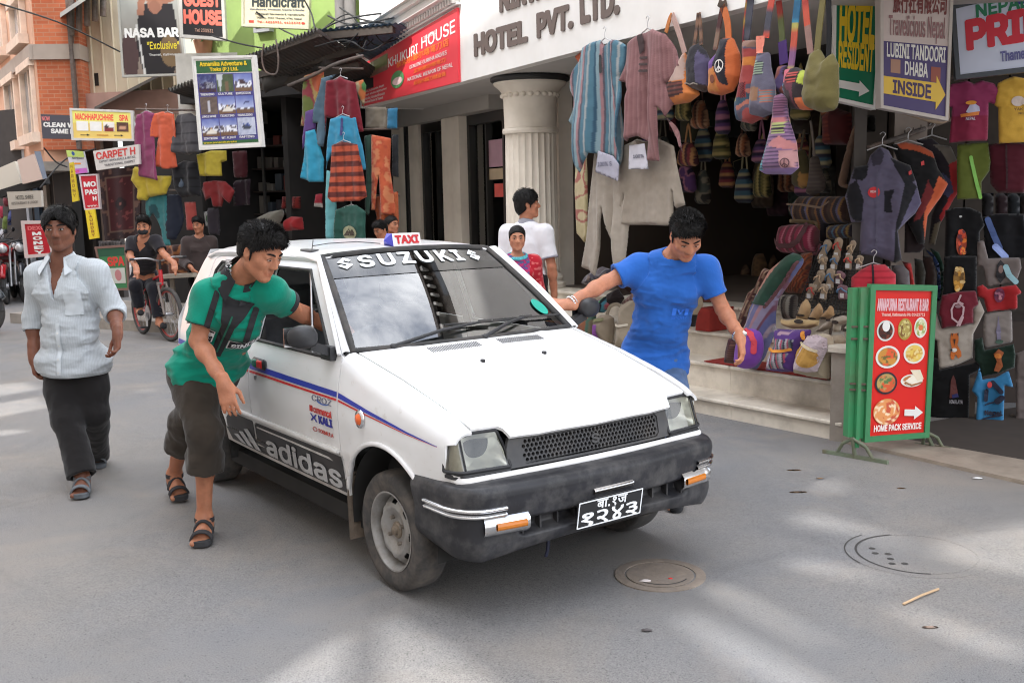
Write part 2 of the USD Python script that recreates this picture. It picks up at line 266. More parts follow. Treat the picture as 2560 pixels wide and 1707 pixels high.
PAINT=usdkit.material(stage,'/World/Looks/white_car_paint',{'tc':('texture_coordinate',{}),'n':('noise_texture',{'scale':3.0,'detail':9,'roughness':.7}),'n2':('noise_texture',{'scale':22.0,'detail':6,'roughness':.7}),'sx':('separate_xyz',{}),'mr':('map_range',{'from_min':.85,'from_max':.30,'to_min':.05,'to_max':.75,'clamp':True}),'ad':('math',{'math_type':'multiply'}),'r':('rgb_ramp',{'ramp':[(.30,(0,0,0)),(.75,(1,1,1))]}),'r2':('rgb_ramp',{'ramp':[(.60,(0,0,0)),(.70,(.35,.35,.35))]}),'ad2':('math',{'math_type':'add','use_clamp':True}),'mp':('mapping',{'scale':(3.0,40.0,40.0)}),'ns':('noise_texture',{'scale':6.0,'detail':2}),'rs':('rgb_ramp',{'ramp':[(.70,(0,0,0)),(.73,(.22,.22,.22))]}),'ad3':('math',{'math_type':'add','use_clamp':True}),'m':('mix',{'color1':(.80,.80,.80),'color2':(.40,.35,.29)}),'rr':('map_range',{'to_min':.22,'to_max':.6}),'bn':('noise_texture',{'scale':2.2,'detail':2}),'b':('bump',{'strength':.35,'distance':.012}),'p':('principled_bsdf',{'coat_weight':.35})},[('tc.object','n.vector'),('tc.object','n2.vector'),('tc.object','sx.vector'),('sx.z','mr.value'),('n.fac','r.fac'),('r.color','ad.value1'),('mr.result','ad.value2'),('n2.fac','r2.fac'),('ad.value','ad2.value1'),('r2.color','ad2.value2'),('tc.object','mp.vector'),('mp.vector','ns.vector'),('ns.fac','rs.fac'),('ad2.value','ad3.value1'),('rs.color','ad3.value2'),('ad3.value','m.fac'),('m.color','p.base_color'),('ad3.value','rr.value'),('rr.result','p.roughness'),('tc.object','bn.vector'),('bn.fac','b.height'),('b.normal','p.normal')],surface='p.BSDF')
GLASS=glassmat('car_glass',(.90,.93,.92),1.5,0,.03);WSGLASS=glassmat('windscreen_glass',(.90,.93,.91),1.52,0,.12)
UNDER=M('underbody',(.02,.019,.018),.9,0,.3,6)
CARGREY=M('car_trim_grey',(.06,.06,.063),.5,0,.2,12,dirt=(.14,.12,.10),dscale=8,damt=.4)
SEATM=M('seat_cloth',(.10,.10,.11),.9,0,.25,20)
def cp_(name,mesh,mat,smooth=30,parent=None,col=None,label=None):
 return part(parent or CAR,name,mesh,mat,smooth,col,label,world=False)
def W(x,z):
 x,z=np.asarray(x,float),np.asarray(z,float)
 w=np.interp(x,[-2.75,-2.6,-2.3,-1.5,-.8,-.1,.2,.38,.48,.56],[.60,.655,.685,.70,.70,.695,.685,.668,.645,.58])
 p=np.interp(z,[.26,.33,.50,.505,.60,.68,.76,.85,.93],[-.05,-.026,-.008,.0,.006,.011,.008,-.004,-.024])
 g=np.where(z>.93,-.024-(z-.93)/.41*.139-np.clip((z-1.27)/.07,0,1)**2*.018,p)
 return w+g
def zE(x):return np.interp(x,[-.9,-.36,0,.3,.42,.50,.56],[.99,.962,.888,.815,.778,.742,.70])
yE=lambda x:np.interp(x,[-.40,.50],[.612,.575])
def fmap_side(sd):
 def f(P):
  x,z=P[:,0],P[:,1];return np.stack([x,sd*W(x,z),z],1)
 return f
def fmap_fender(sd,L=.14):
 def f(P):
  x,s=P[:,0],P[:,1];ze,ye=zE(x),yE(x);zs=ze-.085;th=np.clip((s-zs)/L,0,1)*math.pi/2;w=W(x,np.minimum(s,zs))
  z=np.where(s>zs,zs+(ze-zs)*np.sin(th),s);y=np.where(s>zs,ye+(w-ye)*np.cos(th)**.8,w)
  return np.stack([x,sd*y,z],1)
 return f
R_ARCH=.365
arch=lambda cx,r=R_ARCH,cz=.262:Point(cx,cz).buffer(r,24)
for sd in(-1,1):
 out=(0,sd,0)
 xs=np.linspace(-.368,.49,12)
 top=[(x,zE(x)-.085+.14)for x in xs[::-1]]
 pf=Polygon([(-.368,.325),(.34,.325),(.34,.555),(.495,.555),(.495,.585),(.432,.598),(.440,.70),(.478,.712)]+top).buffer(0)
 pf=pf.difference(arch(0));pf=max(pf.geoms,key=lambda g:g.area)if pf.geom_type!='Polygon' else pf
 fe=cp_('front_fender',shell(pf,.028,fmap_fender(sd),.012,out),PAINT,40)
 an=np.linspace(math.radians(8),math.radians(172),40);lip=np.stack([.0+R_ARCH*np.cos(an),np.zeros(40),.262+R_ARCH*np.sin(an)],1);lip[:,1]=sd*(W(lip[:,0],lip[:,2])+.004)
 lip=lip[(lip[:,0]<.345)&(lip[:,2]>.34)]
 cp_('wheel_arch_lip',tube(lip,.011,8),PAINT,True,fe)
 def liner(cx):
  V,F=grid(lambda u,v:np.stack([cx+(R_ARCH-.01)*np.cos(u*math.pi*1.1-.15),sd*(.66-.22*v),.262+(R_ARCH-.01)*np.sin(u*math.pi*1.1-.15)],1),30,2)
  return trimesh.Trimesh(V,F,process=False)
 cp_('wheel_arch_liner',[liner(0),liner(-2.175),bx(-.33,.33,sd*.44-.01,sd*.44+.01,.2,.62),bx(-2.5,-1.85,sd*.44-.01,sd*.44+.01,.2,.62)],UNDER,True)
 pa=[(-.43,.925),(-.895,1.318)]
 fd=Polygon([(-.374,.40),(-.374,.945),(-.43,.965),(-.875,1.335),(-1.375,1.335),(-1.375,.40)])
 fwin=Polygon([(-.478,.930),(-.905,1.294),(-1.330,1.294),(-1.330,.930)]).buffer(-.012).buffer(.012)
 d=cp_('front_door',shell(fd.difference(fwin),.035,fmap_side(sd),.02,out),PAINT,35)
 rd=Polygon([(-1.383,.40),(-1.383,1.335),(-2.12,1.33),(-2.22,1.30),(-2.30,.94),(-2.28,.66),(-1.83,.40)]).difference(arch(-2.175,.375))
 rwin=Polygon([(-1.425,.930),(-1.425,1.294),(-2.10,1.288),(-2.16,1.24),(-2.2,.940)]).buffer(-.012).buffer(.012)
 rdp=cp_('rear_door',shell(rd.difference(rwin),.035,fmap_side(sd),.02,out),PAINT,35)
 rq=Polygon([(-1.84,.325),(-1.84,.398),(-2.288,.66),(-2.308,.94),(-2.23,1.30),(-2.13,1.336),(-2.40,1.325),(-2.70,.95),(-2.72,.55),(-2.62,.32)]).difference(arch(-2.175))
 rq=max(rq.geoms,key=lambda g:g.area)if rq.geom_type!='Polygon' else rq
 cp_('rear_quarter_panel',shell(rq,.035,fmap_side(sd),.012,out),PAINT,35)
 sill=Polygon([(-.372,.318),(-.372,.395),(-1.835,.395),(-1.835,.318)])
 cp_('sill',shell(sill,.04,fmap_side(sd),.02,out),M('sill_paint',(.55,.53,.50),.5,0,.1,6,dirt=(.20,.16,.12),dscale=5,damt=.8),35)
 cp_('door_gap_liner',[shell(Polygon([(-.34,.42),(-.34,.93),(-.40,.93),(-.40,.42)]),.05,lambda P:np.stack([P[:,0],sd*(W(P[:,0],P[:,1])-.024),P[:,1]],1),.01,out),shell(Polygon([(-1.35,.42),(-1.35,1.33),(-1.41,1.33),(-1.41,.42)]),.05,lambda P:np.stack([P[:,0],sd*(W(P[:,0],P[:,1])-.024),P[:,1]],1),.01,out)],UNDER)
 def ring(poly,off=.002,r=.008):
  c=np.asarray(poly.exterior.segmentize(.06).coords);return tube(np.stack([c[:,0],sd*(W(c[:,0],c[:,1])+off),c[:,1]],1),r,6)
 cp_('window_rubber',ring(fwin,.0,.009),RUBBER,True,d);cp_('window_rubber',ring(rwin,.0,.009),RUBBER,True,rdp)
 gl=lambda poly,dz=0:shell(poly,.12,lambda P:np.stack([P[:,0],sd*(W(P[:,0],P[:,1])-.015),P[:,1]],1),.004,out)
 cp_('window_glass',gl(rwin),GLASS,True,rdp)
 if sd>0:cp_('window_glass',gl(fwin),GLASS,True,d)
 else:cp_('quarter_light_frame',[tube([(-.905,sd*W(-.905,1.29),1.29),(-.66,sd*W(-.66,.93),.935)],.006,6)],STEEL,True,d)
 cp_('drip_rail',tube([(x,sd*(W(x,z)+.010),z)for x,z in[(-.395,.955),(-.62,1.155),(-.86,1.338),(-1.0,1.352),(-1.6,1.352),(-2.2,1.346),(-2.33,1.31)]],.010,8),PAINT,True)
 A0,A1=np.array([-.385,.625,.962]),np.array([-.92,.487,1.358]);B0,B1=np.array([-.40,W(-.40,.955)-.004,.945]),np.array([-.872,W(-.872,1.34)+.002,1.345])
 Vp,Fp=grid(lambda u,v:np.stack([(A0[k]+(A1[k]-A0[k])*u)*(1-v)+(B0[k]+(B1[k]-B0[k])*u)*v+(np.sin(v*math.pi)*.014 if k else np.sin(v*math.pi)*.012)for k in range(3)],1)*[1,sd,1],10,6)
 pl=trimesh.Trimesh(Vp,Fp,process=False);cp_('windscreen_pillar',pl,PAINT,True)
 def stripe(x0,x1,zz0,zz1,e=.0022,tape=True):
  n=40
  def f(u,v):
   x=x0+(x1-x0)*u;zc=np.interp(x,[-2.6,-1.4,-.37,.40],[.778,.778,.770,.690]);k=np.interp(x,[-1.6,-.37,.40],[1,.8,.08])if tape else 1
   zz=zc+(zz0+(zz1-zz0)*v)*k;return np.stack([x,sd*(W(x,zz)+e),zz],1)
  V,F=grid(f,n,2);
  if sd>0:F=F[:,::-1]
  return trimesh.Trimesh(V,F,process=False)
 for x0,x1,nm in((-2.6,-1.374,'rear'),(-1.36,-.378,'front'),(-.364,.40,'fender')):
  par={'rear':rdp,'front':d,'fender':fe}[nm]
  cp_('blue_stripe',stripe(x0,x1,.002,.032),M('blue_tape',srgb(46,58,160),.4,var=.08),True,par);cp_('red_stripe',stripe(x0,x1,-.018,-.006),M('red_tape',srgb(196,42,44),.4,var=.08),True,par)
 for cx,nm in((0,'front_wheel'),(-2.175,'rear_wheel')):
  yc=sd*.605
  prof=[(.165,-.058),(.175,-.066),(.215,-.074),(.238,-.070),(.250,-.056),(.254,-.03),(.2545,0),(.254,.03),(.250,.056),(.238,.070),(.215,.074),(.175,.066),(.165,.058)]
  ty=lathe(prof,56,axis='y');tread=[bx(-.0015,.0015,-.05,.05,0,0)][:0]
  ty.vertices=ty.vertices*[1,sd,1]+[cx,yc,.254]
  wh=cp_(nm,ty,M('tyre_rubber',(.045,.042,.04),.8,0,.25,14,dirt=(.17,.14,.115),dscale=9,damt=.75,bump=.001,bscale=40),True)
  o=lambda m:(setattr(m,'vertices',m.vertices*[1,sd,1]+[cx,yc,.254]),m)[1]
  rimm=M('steel_rim_paint',(.30,.29,.275),.45,.3,.15,10,dirt=(.16,.125,.095),dscale=12,damt=.8)
  rim=o(lathe([(.166,.060),(.170,.066),(.163,.066),(.157,.056),(.150,.030),(.148,-.05),(.165,-.06)],48,axis='y'))
  def disc(u,v):
   r=.032+(.148-.032)*u;a=v*2*math.pi;h=np.interp(r,[.03,.055,.075,.100,.125,.138,.150],[.030,.030,.040,.050,.040,.020,.012]);h=h+.006*np.cos(a*8)*np.clip((r-.10)/.03,0,1)*np.clip((.15-r)/.02,0,1)
   return np.stack([r*np.cos(a),h,r*np.sin(a)],1)
  V,F=grid(disc,22,129);c=V[F].mean(1);rr=np.hypot(c[:,0],c[:,2]);aa=np.arctan2(c[:,2],c[:,0])*8/(2*math.pi)
  hole=(np.abs(rr-.128)<.010)&(np.abs(aa-np.round(aa))<.17)
  dm=o(trimesh.Trimesh(V,F[~hole],process=False))
  cp_('rim',[rim,dm],rimm,50,wh)
  cp_('brake_drum',o(lathe([(.0,.0),(.13,.0),(.145,-.03),(.145,-.06)],32,axis='y')),UNDER,True,wh)
  cp_('hub_cap',o(lathe([(.036,.028),(.036,.034),(.030,.040),(.020,.040),(.018,.052),(.0,.056)],20,axis='y')),M('hub_rust',(.20,.16,.12),.6,.3,.3,30),40,wh)
  for k in range(4):
   a=k*math.pi/2+.5;nt=trimesh.creation.cylinder(.0085,.02,sections=6);nt.vertices=nt.vertices[:,[0,2,1]]+[.057*math.cos(a),.038,.057*math.sin(a)];nt.fix_normals()
   cp_('wheel_nut',o(nt),M('nut_rust',(.22,.19,.16),.5,.5,.3,30),30,wh)
 mf=[(-.315,.33),(-.325,.20),(-.31,.07),(-.285,.045),(-.27,.045)]
 V,F=grid(lambda u,v:np.stack([np.interp(u,[0,.35,1],[-.335,-.37,-.36]),sd*(.675-.16*v),np.interp(u,[0,1],[.44,.125])],1),6,4)
 cp_('mudflap',trimesh.util.concatenate([trimesh.Trimesh(V,F,process=False),trimesh.Trimesh(V+[-.008,0,0],F[:,::-1],process=False)]),M('muddy_rubber',(.16,.125,.095),.95,0,.35,20,bump=.006,bscale=45),True)
 e=sd*(float(W(-.16,.71))+.003);t=lathe([(0,.022),(.018,.018),(.024,.004),(.024,0)],24,axis='y');t.vertices=t.vertices*[1.0,sd,1.15]+[-.155,e,.712]
 rp=cp_('side_repeater',t,M('amber_lens',srgb(226,100,40),.25,coat=.5),True,fe)
 t2=lathe([(.024,.010),(.032,.010),(.035,.0)],24,axis='y');t2 .vertices=t2 .vertices*[1,sd,1.15]+[-.155,e,.712];cp_('repeater_bezel',t2,CHROME,True,rp)
 def corner(u,v,e=0):
  ang=np.clip((u-.70)/.30,0,1)
  y=np.where(u<.70,.425+(.615-.425)*u/.70,.615+(.660-.615)*np.sin(ang*math.pi/2));x=np.where(u<.70,.522-.022*u/.70,.50-.065*(1-np.cos(ang*math.pi/2))-.012*ang)
  ztop=np.interp(u,[0,.12,.5,.7,1],[.67,.738,.738,.728,.702]);zbot=np.interp(u,[0,1],[.598,.600]);z=zbot+(ztop-zbot)*v
  x=x-.045*v*(1-.5*ang);return np.stack([x+e*np.cos(ang*1.3),sd*(y-.0*v+e*np.sin(ang*1.3)-.018*v*ang),z],1)
 V,F=grid(lambda u,v:corner(u,v,.006),36,8)
 if sd<0:F=F[:,::-1]
 lens=trimesh.Trimesh(V,F,process=False)
 hl=cp_('headlight',lens,glassmat('lamp_lens',(.86,.86,.80),1.5,.03,.05)if 'lamp_lens' not in MATS else MATS['lamp_lens'],True)
 V,F=grid(lambda u,v:corner(u*.66+.02,v*.92+.04,-.004-.075*np.sin(np.clip(u,0,1)*math.pi)*np.sin(np.clip(v,0,1)*math.pi)**.6),24,12)
 cp_('reflector',trimesh.Trimesh(V,F if sd>0 else F[:,::-1],process=False),M('lamp_reflector',(.80,.80,.76),.28,.6,.15,9,bump=.001,bscale=50),True,hl)
 V,F=grid(lambda u,v:corner(.70+u*.29,v*.94+.03,-.008),14,5);cp_('marker_lamp',trimesh.Trimesh(V,F,process=False),M('marker_lens',(.42,.40,.33),.4,0,.2,20,bump=.001,bscale=90),True,hl)
 bz=np.vstack([corner(np.linspace(0,1,30),np.full(30,0.),.005),corner(np.ones(5),np.linspace(0,1,5),.005),corner(np.linspace(1,0,30),np.full(30,1.),.005),corner(np.zeros(5),np.linspace(1,0,5),.005)])
 cp_('lamp_bezel',[tube(np.vstack([bz,bz[:1]]),.007,6),tube(corner(np.full(5,.70),np.linspace(0,1,5),.006),.004,6),bx(.30,.44,*sorted((sd*.45,sd*.635)),.575,.70)],BLACKPL,True,hl)
 V,F=grid(lambda u,v:corner(u,-v*.22-.02,.0),26,3);cp_('lamp_base',trimesh.Trimesh(V,F,process=False),BLACKPL,True,hl)
def nose_path(t):
 y=np.interp(t,[-1,-.78,-.72,0,.72,.78,1],[-.655,-.64,-.615,0,.615,.64,.655]);s=np.abs(t);x=np.where(s<.72,.545-.028*(s/.72)**2,np.interp(s,[.72,.76,.80,.86,1],[.517,.508,.492,.455,.30]));return x,y
def nose(t,z,e=0):
 x,y=nose_path(t);return np.stack([x+e*(1-np.clip((np.abs(t)-.7)/.1,0,1)),y+e*np.sign(t)*np.clip((np.abs(t)-.7)/.1,0,1),z],1)
V,F=grid(lambda u,v:nose(u,.545+v*.036,.010*np.sin(v*math.pi)),70,8,-.93,.93);cp_('nose_panel',trimesh.Trimesh(V,F[:,::-1],process=False),PAINT,True)
gpoly=Polygon([(-.435,.586),(.435,.586),(.43,.66),(.415,.704),(-.415,.704),(-.43,.66)])
inn=Polygon([(-.35,.596),(.35,.596),(.365,.612),(.365,.678),(.35,.692),(-.35,.692),(-.365,.678),(-.365,.612)])
gx=lambda P:np.stack([.545-.022*(P[:,0]/.45)**2-(P[:,1]-.586)*.20,P[:,0],P[:,1]],1)
gr=cp_('grille',shell(gpoly.difference(inn),.03,gx,.02,(1,0,0)),CARGREY,30)
holes=[]
for r in range(5):
 for k in range(-18,19):
  y,z=k*.0200+(.0100 if r%2 else 0),.609+r*.0175
  h=Point(y,z).buffer(.0080,2)
  if inn.buffer(-.002).contains(h):holes.append(h)
mesh_=inn.difference(shapely.union_all(holes));gm=trimesh.creation.extrude_polygon(mesh_,.016,engine='earcut')
v=gm.vertices;gm.vertices=gx(v[:,:2])+np.c_[v[:,2]-.022,0*v[:,0],0*v[:,0]];gm.fix_normals()
cp_('grille_mesh',gm,CARGREY,20,gr)
cp_('grille_back',bx(.40,.455,-.43,.43,.57,.695),UNDER,30,gr)
bd=trimesh.creation.extrude_polygon(fit(text2d('S',3),-.020,.625,.020,.663),.012,engine='earcut');v=bd.vertices;bd.vertices=gx(v[:,:2])+np.c_[v[:,2]-.012,0*v[:,0],0*v[:,0]];bd.fix_normals();cp_('grille_badge',bd,CARGREY,20,gr)
xs=np.linspace(-.352,.470,14)
hood=Polygon([(x,-yE(x)+.010)for x in xs]+[(.478,-.50),(.483,-.455),(.50,-.438),(.530,-.425),(.540,-.3),(.546,0),(.540,.3),(.530,.425),(.50,.438),(.483,.455),(.478,.50)]+[(x,yE(x)-.010)for x in xs[::-1]]+[(-.305,.3),(-.29,0),(-.305,-.3)])
def hoodmap(P):
 x,y=P[:,0],P[:,1];xf=.546-.033*(np.abs(y)/.57)**3;base=np.interp(x,[-.9,-.36,0,.3,.45,.56],[.99,.962,.888,.808,.762,.725]);z=base+.022*(1-(y/.6)**2)*np.clip((.6-x)/.3,0,1);d=np.clip((.06-(xf-x))/.06,0,1);z=z-.026*d**2
 z=z+.004*np.exp(-((np.abs(y)-.38)/.03)**2)*np.clip((.45-x)/.2,0,1);return np.stack([x,y,z],1)
hd=cp_('bonnet',shell(hood,.017,hoodmap,.014,(0,0,1)),PAINT,45)
vt=[]
for g0,g1 in((-.30,-.045),(.075,.32)):
 for k in range(24):
  y=g0+(g1-g0)*k/23;x0=-.262+.02*(y/.6)**2*-1.5
  a,b=hoodmap(np.array([[x0,y],[x0+.062,y-.004]]));vt.append(bar(a+[0,0,.0012],b+[0,0,.0012],.0042,.002))
cp_('bonnet_vent',vt,M('vent_slot',(.10,.10,.10),.8),30,hd,label='two rows of thin louvre slots')
for y in(-.17,.17):
 p=hoodmap(np.array([[-.02,y]]))[0];cp_('washer_nozzle',rbx(p[0]-.012,p[0]+.012,p[1]-.008,p[1]+.008,p[2]-.004,p[2]+.012,.004),BLACKPL,30,hd)
cp_('bonnet_gap_shade',[tube([(x,q*(float(yE(x))-.004),float(zE(x))-.022)for x in np.linspace(-.35,.46,10)],.013,6)for q in(-1,1)],UNDER,True)  # dark strips added under the gaps to paint in their shade
cp_('engine_bay',[bx(-.34,.40,-.50,.50,.25,.70),bx(.38,.50,-.40,.40,.25,.50),bx(-2.55,-.3,-.62,.62,.17,.25),bx(-2.6,-1.85,-.43,.43,.2,.6)],UNDER)
def ws(a,b,e=0):
 bt=np.stack([-.383+.075*(1-a**2),.612*a,.962+.004*(1-a**2)],1);tp=np.stack([-.922+.055*(1-a**2),.482*a,1.352+.022*(1-a**2)],1);p=bt+(tp-bt)*b[:,None]
 bul=(.012*np.sin(b*math.pi))[:,None]*np.array([.58,0,.81]);n=np.array([.58,0,.81]);return p+bul+n*np.reshape(e,(-1,1))
V,F=grid(lambda u,v:ws(u,v),33,12,-.985,.985,.02,.98);WSH=cp_('windscreen',trimesh.Trimesh(V,F,process=False),WSGLASS,True)
t=np.linspace(-1,1,30);o1=np.ones(30)
per=np.vstack([ws(t,0*o1,.002),ws(o1[:8],np.linspace(0,1,10)[1:-1],.002),ws(t[::-1],o1,.002),ws(-o1[:8],np.linspace(1,0,10)[1:-1],.002)])
cp_('windscreen_rubber',tube(np.vstack([per,per[:2]]),.016,8),RUBBER,True)
per2=ws(t,0*o1,.012);
V,F=grid(lambda u,v:ws(u,.735+.25*v-.02*(1-u**2)*(1-v),.003),40,4,-.975,.975)
SBM=glassmat('sun_strip_film',(.16,.16,.17),1.5,0,.05)
sst=cp_('sun_strip',trimesh.Trimesh(V,F,process=False),SBM,True,WSH)
def onws(g,z0=.007):
 m=flat(g.segmentize(.03),0,.001);v=np.asarray(m.vertices);m.vertices=ws(v[:,0],v[:,1],z0+v[:,2]);return m
WHT=M('white_print',(.80,.82,.83),.5,var=.04)
cp_('lettering',onws(fit(text2d('S\u2009U\u2009Z\u2009U\u2009K\u2009I',3),-.68,.815,.50,.955)),WHT,30,WSH,label='white capital letters across the sun strip')
def slogo(cx,cy,w,h):
 g=shapely.union_all([Polygon([(0,.62),(.55,1),(1,.72),(.8,.58),(.55,.74),(.42,.64),(1,.36),(1,.30),(.5,.0),(.0,.32),(.2,.45),(.47,.27),(.6,.37)])]);return fit(g,cx-w/2,cy-h/2,cx+w/2,cy+h/2)
cp_('lettering',[onws(slogo(-.82,.885,.14,.14)),onws(slogo(.665,.885,.14,.14))],WHT,30,WSH,label='white angular emblems at both ends of the sun strip')
cp_('inspection_sticker',onws(fit(Point(0,0).buffer(1,12),.80,.15,.93,.32)),M('teal_sticker',srgb(30,160,140),.4),30,WSH)
cp_('cowl',[shell(Polygon([(-.40,-.6),(-.34,-.6),(-.285,-.3),(-.27,0),(-.285,.3),(-.34,.6),(-.40,.6)]),.06,lambda P:np.stack([P[:,0],P[:,1],np.full(len(P),.946)],1),.02,(0,0,1))],BLACKPL)
rf=Polygon([(-.90,-.47),(-.875,-.25),(-.865,0),(-.875,.25),(-.90,.47),(-.93,.532),(-1.6,.545),(-2.28,.53),(-2.36,.47),(-2.40,0),(-2.36,-.47),(-2.28,-.53),(-1.6,-.545),(-.93,-.532)])
def roofmap(P):
 x,y=P[:,0],P[:,1];c=np.interp(x,[-2.45,-2.3,-2.0,-1.6,-1.2,-1.0,-.86],[1.345,1.378,1.398,1.405,1.40,1.392,1.374]);d=np.clip((np.abs(y)-.36)/.185,0,1);z=c-.012*(y/.4)**2-.030*d**2.2;return np.stack([x,y,z],1)
roof=cp_('roof',shell(rf,.045,roofmap,.02,(0,0,1)),PAINT,45)
cp_('headliner',shell(rf.buffer(-.03),.1,lambda P:roofmap(P)-[0,0,.03],.01,(0,0,1)),M('headliner',(.25,.25,.24),.9))
V,F=grid(lambda u,v:np.stack([np.interp(v,[0,.3,.62,1],[-2.66,-2.71,-2.68,-2.40])+.05*(1-u**2),u*np.interp(v,[0,.6,1],[.64,.63,.50]),.25+v*1.10],1),14,30,-1,1)
c=V[F].mean(1);win=(c[:,2]>.95)&(c[:,2]<1.29)&(np.abs(c[:,1])<.5)
cp_('tailgate',trimesh.Trimesh(V,F[~win][:,::-1],process=False),PAINT,True);cp_('rear_window',trimesh.Trimesh(V,F[win][:,::-1],process=False),GLASS,True)
def bumper(nm,pathf,prof,n=90):
 def f(u,v):
  k=v*(len(prof)-1);d=np.interp(k,range(len(prof)),[p[0]for p in prof]);z=np.interp(k,range(len(prof)),[p[1]for p in prof]);x,y,nx,ny,zb=pathf(u)
  sl=np.exp(-((z-.372)/.034)**4)*np.clip((.45-np.abs(y))/.03,0,1)*.055 if nm=='front_bumper' else 0
  z=z+(zb+(.048*np.clip(1-(np.abs(u)/.72)**2,0,1)))*np.clip((.40-z)/.14,0,1);return np.stack([x+nx*(d-sl),y+ny*(d-sl),z],1)
 return f
def bpath(u):
 s=np.abs(u);sg=np.sign(u);a=np.clip((s-.66)/.20,0,1)*math.pi/2
 y=np.where(s<.66,s/.66*.56,.56+.097*np.sin(a));x=np.where(s<.66,.615-.045*(s/.66)**2,.57-.13*(1-np.cos(a)));ext=np.clip((s-.86)/.14,0,1);x=x-ext*.21;y=y+ext*.004
 return x,y*sg,np.cos(a),np.sin(a)*sg,.02*ext+.025*np.clip((s-.7)/.3,0,1)
BPROF=[(-0.05,0.564),(-0.008,0.562),(0.022,0.554),(0.036,0.537),(0.04,0.512),(0.034,0.474),(0.026,0.442),(0.024,0.427),(0.024,0.402),(0.024,0.377),(0.024,0.352),(0.026,0.327),(0.018,0.292),(0.0,0.257),(-0.05,0.242)]
bf=bumper('front_bumper',bpath,BPROF)
V,F=grid(bf,140,46,-1,1)
BUMPM=M('bumper_plastic',(.013,.013,.016),.45,0,.35,7,bump=.0012,bscale=40,dirt=(.20,.19,.18),dscale=9,damt=.34)
FB=cp_('front_bumper',trimesh.Trimesh(V,F,process=False),BUMPM,True)
def onbump(u,z,e):
 x,y,nx,ny,_=bpath(u);d=np.interp(-z,[-p[1]for p in BPROF],[p[0]for p in BPROF])+e;return np.stack([x+nx*d,y+ny*d,z],1)
def bpatch(u0,u1,z0,z1,e,nu=24,nv=5,round_=.35):
 return trimesh.Trimesh(*grid(lambda u,v:onbump(u,z0+(z1-z0)*v,e*(1-np.abs(2*v-1)**4*1.2)),nu,nv,u0,u1),process=False)
for sd in(-1,1):
 a,b=sorted((sd*.60,sd*.94));cp_('chrome_strip',[bpatch(a,b,.432,.455,.014),bpatch(a,b,.458,.478,.012)],CHROME,True,FB)
 a,b=sorted((sd*.485,sd*.70));il=cp_('indicator_bezel',bpatch(a,b,.362,.440,.018),CHROME,True,FB);a,b=sorted((sd*.505,sd*.655));cp_('indicator_lens',bpatch(a,b,.378,.424,.026),M('amber_indicator',srgb(190,110,30),.3,coat=.4,var=.1),True,FB)
cp_('chrome_strip',[bpatch(-.13,.115,.448,.478,.012)],CHROME,True,FB)
BK=[]
for k in range(-5,6):BK.append(bx(.555,.60,k*.085-.004,k*.085+.004,.335,.410))
cp_('bumper_slot_bar',BK,BUMPM,30,FB)
bk=lambda u:(lambda x,y,nx,ny,q:(-2.13-x,y,-nx,ny,q))(*bpath(u))
V,F=grid(bumper('rear_bumper',bk,BPROF),60,20,-1,1);cp_('rear_bumper',trimesh.Trimesh(V,F[:,::-1],process=False),BUMPM,True)
def plate(m,z=0):
 v=np.asarray(m.vertices);n=np.array([.985,0,-.17]);up=np.array([.17,0,.985]);o=np.array([.664,-.042,.389])
 m.vertices=o+v[:,:1]*np.array([0,1.,0])+v[:,1:2]*up+(v[:,2:]+z)*n;m.fix_normals();return m
pb=box(-.1725,-.060,.1725,.060).buffer(-.008).buffer(.008)
NP=cp_('number_plate',plate(flat(pb,0,.006)),M('plate_black',(.012,.012,.013),.4))
cp_('plate_border',plate(flat(pb.buffer(-.004).difference(pb.buffer(-.009)),.006,.001)),WHT,30,NP)
cp_('lettering',[plate(flat(fit(text2d('बा.१ज',1,'deva'),-.075,.010,.085,.050),.006,.0015)),*[plate(flat(fit(text2d(ch_,1,'deva'),-.150+.078*i_,-.052,-.086+.078*i_,.006),.006,.0015))for i_,ch_ in enumerate('१२४३')]],WHT,30,NP,label='white registration characters')
for y0,y1 in((-.235,-.02),(.15,.40)):
 a=np.array([-.335,y0-.06 if y0<0 else y0-.12,.962]);
 pv=ws(np.array([(y0-.20)/.612 if y0<0 else .06]),np.array([.0]),.012)[0];tip=ws(np.array([.14 if y0<0 else .58]),np.array([.13]),.022)[0]
 w=cp_('wiper_arm',[tube([pv,pv*.5+tip*.5+[.012,0,.016],tip],[.010,.008,.006],6),ball(pv,.018,1,(1,1,.8))],BLACKPL,True)
 bl=np.array([ws(np.array([tip[1]/.56+k]),np.array([.13-.03*k]),.016)[0]for k in(-.38,-.18,0,.18,.38)]);cp_('wiper_blade',[tube(bl,.005,6),rbx(tip[0]-.012,tip[0]+.012,tip[1]-.035,tip[1]+.035,tip[2]-.008,tip[2]+.008,.004)],RUBBER,True,w)
def ons(g,sd=-1,e=.003,depth=.0012,xc=0,flip=True):
 m=flat(g.segmentize(.05),0,depth);v=np.asarray(m.vertices);x,z=v[:,0],v[:,1];m.vertices=np.stack([x,sd*(W(x,z)+e+v[:,2]),z],1);m.fix_normals();return m
mirrorx=lambda g:g
def sideg(g,x_left,x_right,z0,z1):
 return fit(g,x_left,z0,x_right,z1)
FDOOR=[p for p in CAR.GetChildren()if p.GetName()=='front_door'][0]
FEND=[p for p in CAR.GetChildren()if p.GetName()=='front_fender'][0]
RDOOR=[p for p in CAR.GetChildren()if p.GetName()=='rear_door'][0]
hb=rbx(-1.29,-1.14,-.724,-.70,.795,.85,.012);cp_('door_handle',hb,BLACKPL,40,FDOOR)
